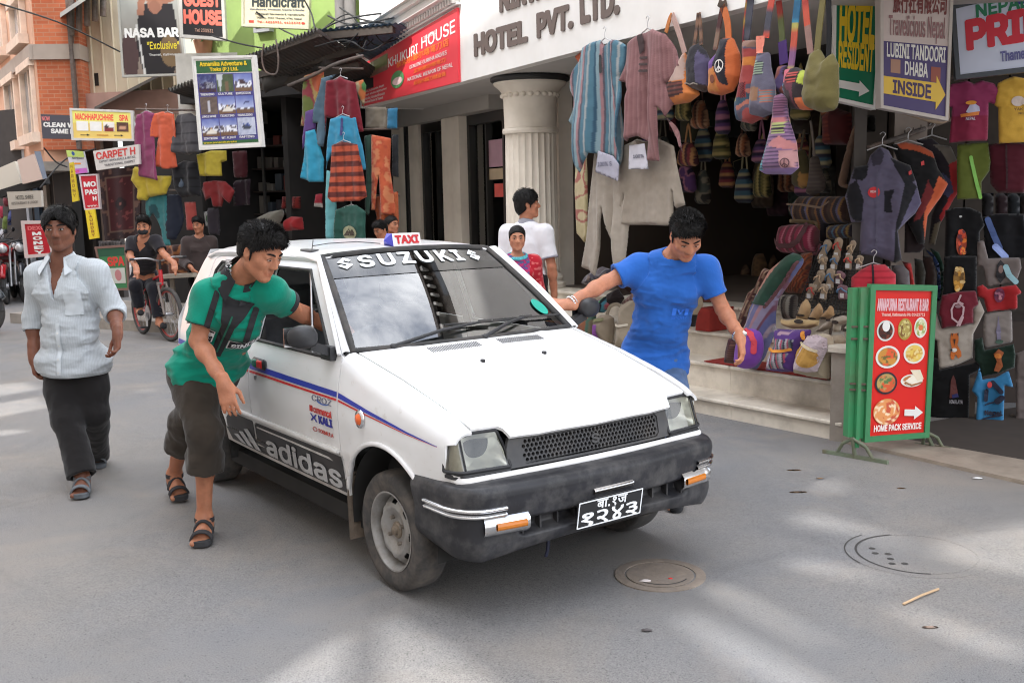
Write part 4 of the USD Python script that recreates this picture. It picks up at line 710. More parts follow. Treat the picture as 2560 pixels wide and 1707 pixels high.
def build_top(root,J,name,colf,s=1.0,h=.007,ease=.014,sleeve=.9,srad=(.062,.060),hem=-.02,belly=0,wr=(.006,9),seed=0,mat=None,neck_r=.068,neck_d=.0,vneck=0,cuff=True,hemslack=.0,fore=None,tilt=None):
 """shirt: torso plus sleeves, opened at neck, cuffs and hem. sleeve: share of the upper arm covered; fore: share of the forearm"""
 lo,hi=limits({k:v for k,v in J.items()if k[0]in 'snewh'},.2);F=Field(lo,hi,h);up,ax,fw,sc,hc=torso_prims(F,J,ease,.05,s,belly)
 F.cone(hc+up*.08,hc+up*hem,.0,.0,0)
 hx=unit(np.asarray(J['hR'])-np.asarray(J['hL']));hw=np.linalg.norm(np.asarray(J['hR'])-np.asarray(J['hL']))/2
 F.ell(hc+up*(hem+.06),(hw+.07*s+ease+hemslack,.105*s+ease+belly*.6+hemslack,.14),np.stack([hx,np.cross(up,hx),up]),.04)
 ends=[];F0=F;F=Field(lo,hi,h)
 for q in 'LR':
  S_,E_,W_=[np.asarray(J[c+q],float)for c in 'sew']
  if fore:
   e=E_+(W_-E_)*fore;F.cone(S_,E_,srad[0],srad[1],.04);F.cone(E_,e,srad[1],srad[1]*.86,.02);ends.append((e,unit(W_-E_),E_))
   F.cone(e-unit(W_-E_)*.035,e,srad[1]*.98,srad[1]*.98,.008)if cuff else None
  else:
   e=S_+(E_-S_)*sleeve;F.cone(S_,e,srad[0],srad[1],.04);ends.append((e,unit(E_-S_),S_))
 F.ripple(wr[0]*.7,wr[1],seed+3,(1,1,1.3),2);F.ridge(wr[0]*.5,wr[1]*1.3,seed+12,(1,1,1))
 for e,d,b in ends:
  F.cutcyl(e,d,srad[1]*1.6);F.cone(e-d*.03,e+d*.05,srad[1]-.017,srad[1]-.014,0,'s')
 hh=np.maximum(.035-np.abs(F0 .V-F.V),0)/.035;F0 .V=np.minimum(F0 .V,F.V)-hh*hh*.035*.25;sl_=F.V;F=F0
 band=sl_>.045;keep=F.V.copy();F.ripple(wr[0],wr[1],seed,(1,1,1.3),2);F.ripple(wr[0]*.5,wr[1]*2.8,seed+7,(1,1,.5),2);F.ridge(wr[0]*1.0,wr[1]*.8,seed+11,(.55,.55,2.0),mask=band);F.ridge(wr[0]*.45,wr[1]*2.0,seed+15,(.6,.6,1.8),mask=band);F.V=np.where(band,F.V,keep)
 F.cut(hc+up*hem,-(up if tilt is None else unit(tilt)));nk=np.asarray(J['neck'],float)
 F.cone(nk-up*.012+fw*.012,nk+up*.12+fw*.03,neck_r*s,neck_r*s*1.15,.01,'s')
 if vneck:
  for k in np.linspace(0,1,10):c=nk+fw*(.085+.03*k)-up*(.01+vneck*k);F.ell(c,(.050*(1-k)+.006,.06,.03),np.stack([ax,fw,up]),0,'s')
 m=F.mesh();X=np.asarray(m.vertices);L=np.stack([(X-hc)@ax,(X-hc)@fw,(X-hc)@up],1);T=np.linalg.norm(sc-hc)
 return part(root,name,m,mat or CLOTH2,True,colf(X,L,T)),m,(up,ax,fw,sc,hc)
def build_trousers(root,J,name,colf,s=1.0,h=.008,rad=(.105,.078,.075),frac=.95,waist=.10,belly=0,wr=(.007,8),seed=3,mat=None,ease=.012,roll=0):
 lo,hi=limits({k:v for k,v in J.items()if k[0]in 'hkats' or k=='neck'},.2);F=Field(lo,hi,h)
 sL,sR,hL,hR=[np.asarray(J[q],float)for q in('sL','sR','hL','hR')];hc=(hL+hR)/2;up=unit((sL+sR)/2-hc);hx=unit(hR-hL);hf=np.cross(up,hx);hw=np.linalg.norm(hR-hL)/2;Rh=np.stack([hx,hf,up])
 F.ell(hc+up*.05,(hw+.064*s+ease,.102*s+belly*.5+ease,.15),Rh,.04);F.ell(hc-hf*.055*s,(hw+.05*s,.072*s+ease,.10),Rh,.05);ends=[]
 for q in 'LR':
  hp,kn,an=[np.asarray(J[c+q],float)for c in 'hka'];F.cone(hp,kn,rad[0],rad[1],.04);F.ell(hp*.6+kn*.4,(rad[0]*.94,)*3,None,.05)
  if frac>0:e=kn+(an-kn)*frac;F.cone(kn,e,rad[1],rad[2],.03);ends.append((e,unit(an-kn),rad[2]))
  else:e=hp+(kn-hp)*(1+frac);ends.append((e,unit(kn-hp),rad[1]))
  if roll:F.cone(e-unit(an-kn)*.06,e-unit(an-kn)*.01,rad[2]+.012,rad[2]+.010,.006)
 F.ripple(wr[0],wr[1],seed,(1.3,1.3,.6),2);F.ripple(wr[0]*.4,wr[1]*2.6,seed+9,(1.3,1.3,.7),2)
 for e,d,r in ends:F.cutcyl(e,d,r*1.5,.2);F.cone(e-d*.03,e+d*.05,r-.014,r-.012,0,'s')
 F.ridge(wr[0]*.55,wr[1]*1.1,seed+13,(1.2,1.2,.55));F.ridge(wr[0]*.3,wr[1]*2.1,seed+17,(.9,.9,1.2));F.cutcyl(hc+up*waist,up,.23,.3);m=F.mesh();X=np.asarray(m.vertices);L=np.stack([(X-hc)@hx,(X-hc)@hf,(X-hc)@up],1)
 return part(root,name,m,mat or CLOTH2,True,colf(X,L)),m
def solid(c,v=.06,seed=0):return lambda X,L,*a:np.array(c)*(1+v*2*(meshkit.fbm(np.asarray(X)*7,3,seed)-.5))[:,None]
def sandal(root,ankle,toe,s=1.0,sole=(.03,.03,.032),strap=(.03,.028,.03),h0=.0):
 a,t=np.asarray(ankle,float),np.asarray(toe,float);d=unit([*(t-a)[:2],0]);x=np.array([d[1],-d[0],0]);heel=a-d*.075*s;heel[2]=0;L=np.linalg.norm((t-heel)[:2])+.02
 tilt=0.0;o=[(0,.030),(.12,.036),(.35,.034),(.62,.046),(.80,.050),(.93,.040),(1,.018)];out=[(f*L,b*s)for f,b in o]+[(f*L,-b*s)for f,b in o[::-1]];out=spl(out,4)
 zh=max(a[2]-.085*s,0);zt=max(t[2]-.022*s,0)
 m=trimesh.creation.extrude_polygon(Polygon(out).buffer(0),.024*s,engine='earcut');v=m.vertices;z=zh+(zt-zh)*np.clip(v[:,0]/L,0,1);m.vertices=heel+v[:,:1]*d+v[:,1:2]*x+np.c_[0*z,0*z,z+v[:,2]+.003]
 r=part(root,'sandal_sole',m,M('sole_%d'%int(sole[0]*1000),sole,.8,var=.2),40)
 sm=M('strap_%d'%int(strap[2]*1000),strap,.75,var=.25)
 def loop(f,hgt,wd,wid=.045):
  c=heel+d*L*f;c[2]=zh+(zt-zh)*f;an=np.linspace(0,math.pi,12);p=np.array([c+x*wid*s*1.08*math.cos(q)+np.array([0,0,.022*s+hgt*s*math.sin(q)])for q in an]);ms=[tube(p+d*k*wd*.5*s,.0065*s,6)for k in np.linspace(-1,1,4)];return part(root,'sandal_strap',cat(ms),sm,True)
 loop(.80,.040,.028);loop(.50,.066,.024,.040)
 an=np.linspace(-.5,math.pi+.5,14);p=np.array([a+[0,0,-.012*s]+x*.043*s*math.cos(q)+d*.046*s*math.sin(q)*(-1 if False else 1)for q in an]);part(root,'sandal_strap',cat([tube(p+[0,0,k*.007*s],.006*s,6)for k in(-1,0,1)]),sm,True)
def cuff_band(root,nm,e,d,r0,w,mat):
 d=unit(d);x=unit(np.cross(d,[.1,.2,1]));y=np.cross(d,x);pr=[(r0,-w),(r0+.004,-w+.004),(r0+.004,-.002),(r0,.002),(r0-.006,.002)];m=lathe(pr,28);v=m.vertices;m.vertices=np.asarray(e)+v[:,:1]*x+v[:,1:2]*y+v[:,2:]*d;m.fix_normals();return part(root,nm,m,mat,40)
def printed(root,name,mesh_,g,o,ax,up,fw,mat,e=.003,label=None,depth=.001):
 """lays flat shapes on a garment: the shape's plane goes through o with axes ax (right) and up; it is dropped on the cloth along fw"""
 X=np.asarray(mesh_.vertices);U,V_,D=(X-o)@ax,(X-o)@up,(X-o)@fw;k=D>-.02;tr=cKDTree(np.c_[U[k],V_[k]]);Dk=D[k];g=g.segmentize(.012)
 ms=[]
 for q in geoms(g):
  P,T=mesh2d(q,.012);dist,ii=tr.query(P,k=6);d=Dk[ii].max(1)+e;v=o+P[:,:1]*ax+P[:,1:2]*up+d[:,None]*fw;ms.append(trimesh.Trimesh(v,T,process=False))
 m=cat(ms);n=np.cross(m.vertices[m.faces[:,1]]-m.vertices[m.faces[:,0]],m.vertices[m.faces[:,2]]-m.vertices[m.faces[:,0]]).sum(0)
 if n@fw<0:m=trimesh.Trimesh(m.vertices,m.faces[:,::-1],process=False)
 return part(root,name,m,mat,30,label=label)
def collar(root,J,frm,mat,r=.066,hgt=.045,spread=1.0,open_=.5,s=1.0,drop=.03):
 """a turned-down collar: two leaves from the nape round to the throat"""
 up,ax,fw,sc,hc=frm;nk=np.asarray(J['neck'],float)-up*.004*s
 for sg in(-1,1):
  def f(u,v):
   th=math.pi*(1-u)+open_*u;cx,cy=np.sin(th)*sg,np.cos(th);k=np.clip((v-.4)/.6,0,1);rr=r*s+.004+k*(.024+.016*u)*s*spread;z=hgt*s*(1-.45*u**2)*np.where(v<.4,v/.4,1-k*(1.15+.5*u))-k*u**3*drop*s+.022*s*(1-u);fo=.012+.025*u**2*k
   return nk+np.outer(cx*rr,ax)+np.outer(cy*rr*.95+fo,fw)+np.outer(z,up)
  V,F=grid(f,22,9);part(root,'collar',trimesh.Trimesh(np.vstack([V,V+up*.004+fw*.001]),np.vstack([F[:,::-1],F+len(V)]),process=False),mat,True)
def JJ(**k):return{a:at(*b)if len(b)==3 else np.asarray(b[1:],float)for a,b in k.items()}
def gz(p,z):p=np.array(p,float);p[2]=z;return p
def person(label,o,group=None):return thing('person',label,'person',(o[0],o[1],0),0,group)
SK1,SK2,SK3=srgb(120,74,54),srgb(168,112,84),srgb(176,118,90)
o=ground(201,1241);P1=person('man in an open pale grey shirt and black trousers walking towards the viewer',(-2.5,6.0))
J=JJ(neck=(156,652,6.0),sR=(98,690,6.0),sL=(238,682,5.98),eR=(84,800,6.05),wR=(84,896,5.98),eL=(286,775,6.0),wL=(294,834,5.82),hR=(152,930,6.0),hL=(222,930,6.02),kR=(168,1050,5.88),kL=(236,1030,5.98),aR=(205,1195,5.74),aL=(240,1140,6.42),tR=(200,1243,5.60),tL=(246,1170,6.28))
J['tR'][2]=.03;J['aR'][2]=.10
H=HeadFrame(at(150,573,5.97),(.12,-1,-.02),(0,-.02,1),1.02)
build_body(P1,J,H,srgb(112,70,52),1.0,.0055,hands={'R':dict(d=(.10,-.05,-1),n=(-1,-.2,0),side=1,curl=.55),'L':dict(d=(.02,-.35,-1),n=(.8,.6,-.1),side=-1,curl=.55)},stubble=.4,belly=.03,toes=True)
add_eyes(P1,H);add_hair(P1,H,'mop',.005,3)
def c_shirt1(X,L,T):
 c=np.tile(np.array(srgb(196,202,206)),(len(X),1));st=.97+.05*np.sign(np.sin(L[:,0]*2*math.pi/.012));return c*st[:,None]*.92
sh,sm,fr=build_top(P1,J,'shirt',c_shirt1,1.0,.0065,.022,srad=(.066,.062),hem=-.005,belly=.022,wr=(.013,7),seed=4,fore=.28,hemslack=.034,vneck=.17,neck_r=.066)
up,ax,fw,sc,hc=fr;T=np.linalg.norm(sc-hc)
SH1=M('shirt_grey',srgb(196,202,206),.9,var=.08)
collar(P1,J,fr,SH1,.062,.05,1.5,.62,drop=.05)
printed(P1,'placket',sm,LineString([(.0,T*.55),(-.004,.02)]).buffer(.012,cap_style=2),hc,-ax*-1,up,fw,SH1,.006)
printed(P1,'chest_pocket',sm,box(-.13,T*.62,-.035,T*.86).buffer(-.01).buffer(.01),hc,ax,up,fw,SH1,.003)
for k in range(4):printed(P1,'button',sm,Point(.0,T*(.45-.13*k)).buffer(.006,4),hc,ax,up,fw,M('button',(.6,.6,.58),.4),.008)
build_trousers(P1,J,'trousers',solid(srgb(40,38,38),.2),1.0,.0075,(.102,.080,.078),.99,.12,.02,(.009,7),5)
sandal(P1,J['aR'],J['tR'],1.0,(.10,.11,.12),(.12,.13,.14));sandal(P1,J['aL'],J['tL'],1.0,(.10,.11,.12),(.12,.13,.14))
P2=person('man in a green and black polo shirt leaning through the taxi window',(-1.5,5.0))
J=JJ(neck=(604,692,4.72),sR=(520,738,4.74),sL=(680,730,4.72),eR=(495,852,4.72),wR=(560,958,4.55),eL=(738,776,4.88),wL=(822,815,4.98),hR=(478,935,4.98),hL=(548,930,5.12),kR=(512,1078,4.84),kL=(462,1060,5.36),aR=(509,1268,4.90),aL=(436,1182,5.62),tR=(501,1345,4.74),tL=(450,1245,5.50))
J['tR'][2]=.03;J['tL'][2]=.035
J['aR'][2]=.105
H=HeadFrame(at(652,628,4.60),(.80,-.46,-.46),(.40,-.20,1),1.0)
build_body(P2,J,H,SK2,1.0,.0055,hands={'R':dict(d=(.22,-.15,-1),n=(.1,-1,.1),side=-1,curl=.32),'L':dict(d=(1,.2,-.1),n=(0,-.3,1),side=1,curl=.7)},stubble=.15)
add_eyes(P2,H,.55);add_hair(P2,H,'short',.0045,8)
GRN,BLK=np.array(srgb(18,138,114)),np.array((.014,.014,.016))
c_green=solid(GRN,.06)
SLV=.62
sh,sm,fr=build_top(P2,J,'polo_shirt',c_green,1.0,.0065,.014,sleeve=SLV,srad=(.062,.066),hem=.02,wr=(.014,7),seed=9,neck_r=.056,hemslack=.018)
up,ax,fw,sc,hc=fr;T=np.linalg.norm(sc-hc);BLKM=M('black_cloth',(.014,.014,.016),.85);WHC=M('white_cloth_print',(.7,.7,.7),.8)
collar(P2,J,fr,BLKM,.068,.066,.8,.30)
printed(P2,'placket',sm,Polygon([(-.024,T*.46),(.024,T*.46),(.030,T*.85),(.075,T*1.06),(-.075,T*1.06),(-.030,T*.85),(-.024,T*.46)]),hc,ax,up,fw,BLKM,.003)
for q in 'LR':d_=unit(J['e'+q]-J['s'+q]);cuff_band(P2,'sleeve_band',J['s'+q]+(J['e'+q]-J['s'+q])*SLV+d_*.002,d_,.0665,.034,BLKM)
for a,b,tx in((.045,.165,'JAREI'),(-.155,-.035,'SING')):
 bd_=printed(P2,'chest_badge',sm,box(a,T*.60,b,T*.70).buffer(.006),hc,ax*-1*-1,up,fw,M('badge_white',(.6,.6,.6),.7),.003);printed(P2,'chest_badge',sm,box(a,T*.60,b,T*.70),hc,ax,up,fw,BLKM,.005)
 g=fit(text2d(tx,3),-b+.012,T*.622,-a-.012,T*.678);printed(P2,'lettering',sm,g,hc,-ax,up,fw,WHC,.008)
for a in(.085,-.10):printed(P2,'shoulder_tab',sm,LineString([(a,T*.76),(a+.012,T*1.02)]).buffer(.014),hc,ax,up,fw,BLKM,.004)
printed(P2,'zip',sm,LineString([(0,T*.52),(0,T*.95)]).buffer(.004),hc,ax,up,fw,M('zip_teal',srgb(10,90,70),.5),.006)
HN=np.asarray(J['neck']);cl_=trimesh.util.concatenate([trimesh.Trimesh(np.array(UsdGeom.Mesh(q_).GetPointsAttr().Get())+LOCS[str(P2 .GetPath())][0],np.array(UsdGeom.Mesh(q_).GetFaceVertexIndicesAttr().Get()).reshape(-1,3),process=False)for q_ in P2 .GetChildren()if q_.GetName().startswith('collar')]);vd=unit(HN-CC);ix=unit(np.cross(vd,up));dn_=unit(up*-.9+ix*.25);g=fit(text2d('NC DE',4),-.05,-.013,.05,.013);rt=unit(np.cross(dn_,-vd))
printed(P2,'lettering',cl_,g,HN-ix*.068-vd*.03+dn_*.0+up*.02,dn_,-rt if(np.cross(dn_,-rt)@vd)<0 else rt,-vd,WHC,.004,label='white letters on the collar')
def c_tr2(X,L):
 c=np.tile(np.array(srgb(62,55,48)),(len(X),1));n=meshkit.fbm(np.asarray(X)*9,3,4);return c*(.6+.8*n)[:,None]
build_trousers(P2,J,'cropped_trousers',c_tr2,1.0,.0075,(.104,.078,.074),.44,.12,0,(.010,8),6,roll=1)
sandal(P2,J['aR'],J['tR'],1.0);sandal(P2,J['aL'],J['tL'],1.0)
P3=person('man in a bright blue t-shirt and jeans holding the far windscreen pillar',(.85,5.65))
J=JJ(neck=(1680,648,5.50),sR=(1596,668,5.56),sL=(1764,672,5.52),eR=(1515,706,5.52),wR=(1420,762,5.38),eL=(1806,772,5.50),wL=(1850,842,5.30),hR=(1596,898,5.72),hL=(1672,908,5.68),kR=(1590,1075,5.6),kL=(1668,1075,5.45),aR=(1580,1230,5.85),aL=(1680,1240,5.35),tR=(1570,1290,5.7),tL=(1690,1300,5.15))
for q in 'LR':J['a'+q][2]=.10;J['t'+q][2]=.03
H=HeadFrame(at(1716,588,5.38),(.10,-.80,-.64),(.06,-.66,1),1.0)
build_body(P3,J,H,SK3,1.0,.0055,hands={'R':dict(d=(-1,.05,.18),n=(.1,-.35,1),side=-1,curl=.12),'L':dict(d=(.16,-.15,-1),n=(1,-.3,.15),side=-1,curl=.45)},stubble=.5)
add_eyes(P3,H,.75);add_hair(P3,H,'short',.0045,11)
BLU=np.array(srgb(48,104,190))
sh,sm,fr=build_top(P3,J,'t_shirt',solid(BLU,.06),1.0,.0065,.018,sleeve=.66,srad=(.058,.070),hem=-.05,wr=(.013,7),seed=21,neck_r=.056,hemslack=.022)
up,ax,fw,sc,hc=fr;T=np.linalg.norm(sc-hc);BL2=M('blue_print',srgb(54,120,226),.8)
printed(P3,'lettering',sm,shapely.union_all([fit(text2d('≡V≡',3),.035,T*.60,.125,T*.68),fit(text2d('SPORT',0),.035,T*.565,.125,T*.59)]),hc,-ax,up,fw,BL2,.003,label='faint lighter blue chest print')
def c_jean(X,L):return np.array(srgb(84,108,146))*(.55+.9*meshkit.fbm(np.asarray(X)*[16,16,34],3,2))[:,None]
build_trousers(P3,J,'jeans',c_jean,1.0,.008,(.102,.080,.080),.95,.11,0,(.008,9),7)
def ring_at(root,nm,w,e,r,t,mat,beads=0):
 d=unit(np.asarray(w)-e);x=unit(np.cross(d,[0,0,1]));y=np.cross(d,x);an=np.linspace(0,2*math.pi,(beads or 20)+1);P=np.array([np.asarray(w)+x*r*math.cos(a)+y*r*math.sin(a)for a in an])
 return part(root,nm,cat([ball(p,t,1,(1,1,1))for p in P[:-1]])if beads else tube(P,t,6),mat,True)
ring_at(P3,'chain_bracelet',J['wR']*.92+J['eR']*.08,J['eR'],.033,.0075,CHROME,16);ring_at(P3,'bracelet',J['wR']*.86+J['eR']*.14,J['eR'],.034,.003,CHROME)
w=J['wL']*.94+J['eL']*.06;ring_at(P3,'watch_strap',w,J['eL'],.031,.008,CHROME);part(P3,'watch_face',ball(w+[.02,-.025,.01],.017,2,(1,.6,1)),CHROME,True)
for q in 'LR':part(P3,'shoe',trimesh.convex.convex_hull(np.vstack([ball(J['a'+q]-[0,0,.06],.045,1).vertices,ball(J['t'+q],.04,1).vertices])),BLKM,True)
def standing(label,hx_,hy_,Y,az,hgt=1.68,skin=SK3,top=None,bottom=None,hair='short',sleeve=.75,female=False,seed=1,arm=((.02,.05),(.02,.05)),ground_z=0.0,headdir=None,h=.009,fore=None,s=None,hands=True,armpos=None,legs=True,hscale=1.0):
 """a simple standing figure whose head centre is seen at the pixel; az: where the body faces"""
 hc_=at(hx_,hy_,Y);R=person(label,hc_);f=np.array([math.cos(math.radians(az)),math.sin(math.radians(az)),0]);r=np.array([f[1],-f[0],0]);k=(hc_[2]-ground_z)/1.555;s=s or k;sh_=hc_[2]-.245*s;hp=ground_z+(hc_[2]-ground_z)*.575;w=(.165 if female else .180)*s;c=np.array([hc_[0],hc_[1],0])-f*.03
 P=lambda a,b,z:c+r*a+f*b+np.array([0,0,z]);ez,wz=sh_-.29*s,sh_-.52*s
 J={'neck':P(0,0,sh_+.055*s),'sR':P(w,0,sh_),'sL':P(-w,0,sh_),'hR':P(.085*s,0,hp),'hL':P(-.085*s,0,hp),'kR':P(.09*s,.03,ground_z+.50*s),'kL':P(-.09*s,.02,ground_z+.50*s),'aR':P(.10*s,0,ground_z+.09),'aL':P(-.10*s,0,ground_z+.09),'tR':P(.11*s,.16,ground_z+.03),'tL':P(-.11*s,.16,ground_z+.03),'eR':P(w+arm[0][0]+.02,-.02,ez),'wR':P(w+arm[0][0]+.01,arm[0][1],wz),'eL':P(-w-arm[1][0]-.02,-.02,ez),'wL':P(-w-arm[1][0]-.01,arm[1][1],wz)}
 for q,v in(armpos or{}).items():J[q]=P(v[0]*s,v[1]*s,sh_+v[2]*s)
 H=HeadFrame(hc_,headdir if headdir is not None else f,(0,0,1),.98*s*hscale)
 hd={q:dict(d=J['w'+q]-J['e'+q]-[0,0,.05],n=(r if q=='R' else -r),side=1 if q=='R' else -1,curl=.5,fingers=h<.0075)for q in 'LR'}if hands else{}
 build_body(R,J,H,skin,s,h,hands=hd,female=female,toes=False,feet=legs);add_eyes(R,H);add_hair(R,H,hair,max(h*.8,.006),seed)
 t=build_top(R,J,top[0],top[1],s,h,.016,sleeve=sleeve,srad=(.068*s,.066*s),hem=top[2]if len(top)>2 else -.03,seed=seed,fore=fore)
 if bottom:build_trousers(R,J,bottom[0],bottom[1],s,h+.001,(.102*s,.078*s,.074*s),.95,.10,seed=seed+2)
 return R,J,H,t
WHT_C=srgb(232,232,236)
def c_polo(X,L,T):return np.tile(np.array(WHT_C),(len(X),1))
R4,J4,H4,t4=standing('man in a white polo shirt standing with his back turned beside the fluted column',1318,510,9.0,62,top=('polo_shirt',c_polo),bottom=('trousers',solid(srgb(26,26,30),.1)),hair='mop',headdir=(.95,.12,.05),seed=31,h=.0075,arm=((.05,.04),(.03,.04)),hscale=1.02)
GRC=M('grey_cloth',srgb(150,150,160),.85)
for q in 'LR':ring_at(R4,'sleeve_band',J4['s'+q]+(J4['e'+q]-J4['s'+q])*.73,J4['s'+q],.066,.009,GRC)
collar(R4,J4,t4[2],GRC,.064,.055,.7,.4)
def c_red(X,L,T):
 n=meshkit.noise(np.asarray(X)*45,3);c=np.tile(np.array(srgb(190,40,54)),(len(X),1));c[n>.66]=srgb(220,110,110);k=(np.abs(L[:,0])<.05+.04*np.clip(L[:,2]/T,0,1))&(L[:,1]>0);m2=meshkit.noise(np.asarray(X)*60+9,5);c[k]=srgb(120,70,130);c[k&(m2>.55)]=srgb(190,60,110);c[k&(m2<.36)]=srgb(70,110,150);return c
R5,J5,H5,t5=standing('woman in a red flowered jacket looking out from behind the taxi windscreen',1293,595,8.35,-80,top=('jacket',c_red,-.06),bottom=('skirt_trousers',solid(srgb(120,40,50),.2)),hair='bun',headdir=(.05,-1,-.04),skin=srgb(186,128,100),female=True,seed=41,fore=.9,h=.0075,hscale=1.0)
part(R5,'scarf',tube(np.array([J5['neck']+[.075*math.cos(a)*1.0,.06*math.sin(a)-.012,.012+.02*math.sin(a)]for a in np.linspace(0,2*math.pi,25)]),.016,8),M('teal_stripe_scarf',srgb(90,180,190),.9,var=.6,scale=90),True)
standing('dark-haired person facing away, only the head showing above the taxi roof',951,574,11.4,160,top=('shirt',solid(srgb(80,60,60))),bottom=('trousers',solid(srgb(40,40,44))),hair='short',seed=51,skin=SK2,headdir=(-.5,-.6,-.3),hands=False)
standing('young person in profile beside the dark-haired one above the taxi roof',980,562,11.7,-60,top=('shirt',solid(srgb(150,70,60))),bottom=('trousers',solid(srgb(40,40,44))),hair='bun',seed=52,skin=SK3,headdir=(.75,-.6,0),hands=False,female=True)
standing('shopkeeper in a dark jacket standing beside the hanging trousers',496,562,13.3,-70,top=('jacket',solid(srgb(70,60,58),.2),-.05),bottom=('trousers',solid(srgb(34,32,34))),hair='short',seed=61,fore=.9,skin=SK2,headdir=(-.25,-.95,-.15),h=.008,armpos={'eR':(.24,.02,-.30),'wR':(.16,.22,-.36)})
P7=person('cyclist in a black t-shirt wearing a black face mask',(-4.35,12.6))
J=JJ(neck=(360,598,12.45),sR=(330,606,12.5),sL=(390,602,12.4),eR=(325,640,12.4),wR=(341,670,12.15),eL=(408,634,12.3),wL=(436,660,12.15),hR=(349,690,12.85),hL=(373,690,12.85),kR=(338,716,12.45),kL=(384,724,12.45),aR=(348,770,12.55),aL=(398,800,12.4),tR=(352,782,12.4),tL=(410,815,12.25))
H=HeadFrame(at(359,566,12.4),(.1,-1,-.1),(0,0,1),1.0)
build_body(P7,J,H,SK3,1.0,.0075,hands={q:dict(d=(.2,-.6,-.6),n=(0,-.5,.8),side=1 if q=='L' else -1,curl=.8,fingers=False)for q in 'LR'},toes=False);add_eyes(P7,H);add_hair(P7,H,'quiff',.0065,71)
sh,sm,fr=build_top(P7,J,'t_shirt',solid(srgb(44,42,46),.15),1.0,.008,.014,sleeve=.75,srad=(.066,.066),hem=-.12,seed=72,vneck=.06)
build_trousers(P7,J,'jeans',solid(srgb(36,36,42),.2),1.0,.009,(.098,.072,.068),.9,.10,seed=73)
msk=ball((0,0,0),1,3);msk.vertices=H.c+((msk.vertices*[.060,.052,.042]+[0,.060,-.055])@H.R);part(P7,'face_mask',msk,BLKM,True)
for q in 'LR':part(P7,'shoe',trimesh.convex.convex_hull(np.vstack([ball(J['a'+q]-[0,0,.05],.04,1).vertices,ball(J['t'+q],.038,1).vertices])),BLKM,True)
def ZK(x0,y0,s):return lambda pts:[(x0+x/s,y0+y/s)for x,y in pts]
ZR={'1':ZK(0,0,2.6141),'2':ZK(400,0,2.6141),'3':ZK(900,0,2.613),'4':ZK(1380,0,2.6139),'5':ZK(1960,0,2.6133),'6':ZK(1900,500,2.3758),'7':ZK(1400,450,2.4129),'a':ZK(0,480,3.136),'b':ZK(0,250,4.239),'c':ZK(1300,550,3.484),'d':ZK(1750,450,3.1356),'e':ZK(2160,300,3.4075),'f':ZK(2160,720,3.4075),'s':lambda p:list(p)}
HF=Frame((.16,9.6),-63.43);HW=HF.off(-1.0);S_AZ=-52.5
SR=np.array([math.cos(math.radians(S_AZ)),math.sin(math.radians(S_AZ)),0]);SN=np.array([SR[1],-SR[0],0])
def sw(a,n,z):return SR*a+SN*n+np.array([0,0,z])
def sbox(a0,a1,n0,n1,z0,z1,r=.0):
 m=rbx(a0,a1,n0,n1,z0,z1,r)if r else bx(a0,a1,n0,n1,z0,z1);v=np.asarray(m.vertices);return trimesh.Trimesh(v[:,:1]*SR+v[:,1:2]*SN+np.c_[0*v[:,:2],v[:,2]],m.faces,process=False)
WHITE=M('white_render',(.80,.785,.755),.7,0,.05,2,dirt=(.58,.54,.48),dscale=1.5,damt=.3,bump=.001,bscale=30)
CREAM=M('cream_stone_paint',srgb(230,221,207),.65,0,.06,3,dirt=srgb(160,148,130),dscale=2.2,damt=.35)
MARBLE=M('worn_marble',srgb(214,205,190),.5,0,.12,2.5,dirt=srgb(128,118,104),dscale=3.2,damt=.65,bump=.001,bscale=50)
CONC=M('stained_concrete',srgb(150,142,132),.9,0,.15,4,dirt=srgb(96,88,80),dscale=2.5,damt=.6,bump=.003,bscale=50)
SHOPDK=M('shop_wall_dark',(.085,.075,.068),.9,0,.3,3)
BLKFR=M('black_window_frame',(.014,.013,.012),.35,0,.2,6)
PANE=glassmat('shop_pane',(.88,.9,.88),1.5,0,.07)
HO=thing('hotel_building','white hotel building with a lettered fascia over a bag shop','building',(0.2,10.6,0))
def hp(name,m,mat=WHITE,sm=30,par=None,col=None,label=None):return part(par or HO,name,m,mat,sm,col,label)
fb=lambda x0,x1,y0,y1,z0,z1,fr=HF:fr.put(bx(x0,x1,y0,y1,z0,z1))
frb=lambda x0,x1,y0,y1,z0,z1,fr=HF,r=.01:fr.put(rbx(x0,x1,y0,y1,z0,z1,r))
s0=HF.st(908,265)[0];s1=7.0;zb=HF.st(1325,160)[1];sR=HF.st(1152,206)[0]
hp('fascia_panel',fb(s0,s1,zb,5.2,-.12,0));hp('soffit',fb(s0,s1,zb+.002,zb+.10,-1.75,-.125),M('soffit_grey',(.50,.48,.455),.8,0,.06,3))
hp('fascia_end',fb(s0-.06,s0-.002,zb-.004,3.6,-1.75,.02))
q=HF.poly([(905,152),(1160,8)]);d_=unit(np.r_[q[1]-q[0],0]);nrm=np.array([-d_[1],d_[0],0]);a0=np.r_[q[0],0]-d_*.05;L=3.2
def along(t0,t1,h0,h1,o0,o1):
 v=np.array([a0+d_*t+nrm*hh+np.array([0,0,o])for t in(t0,t1)for hh in(h0,h1)for o in(o0,o1)]);return HF.put(trimesh.convex.convex_hull(v))
CO=hp('cornice',along(0,L,.085,.16,.0,.16),WHITE)
for h0,h1,o in((.0,.02,.05),(.163,.215,.22),(.218,.245,.27)):hp('cornice_moulding',along(-.02-o*.2,L,h0,h1,.002,o),WHITE,30,CO)
for k in range(44):hp('dentil',along(.02+k*.072,.056+k*.072,.022,.083,.002,.085),WHITE,30,CO)
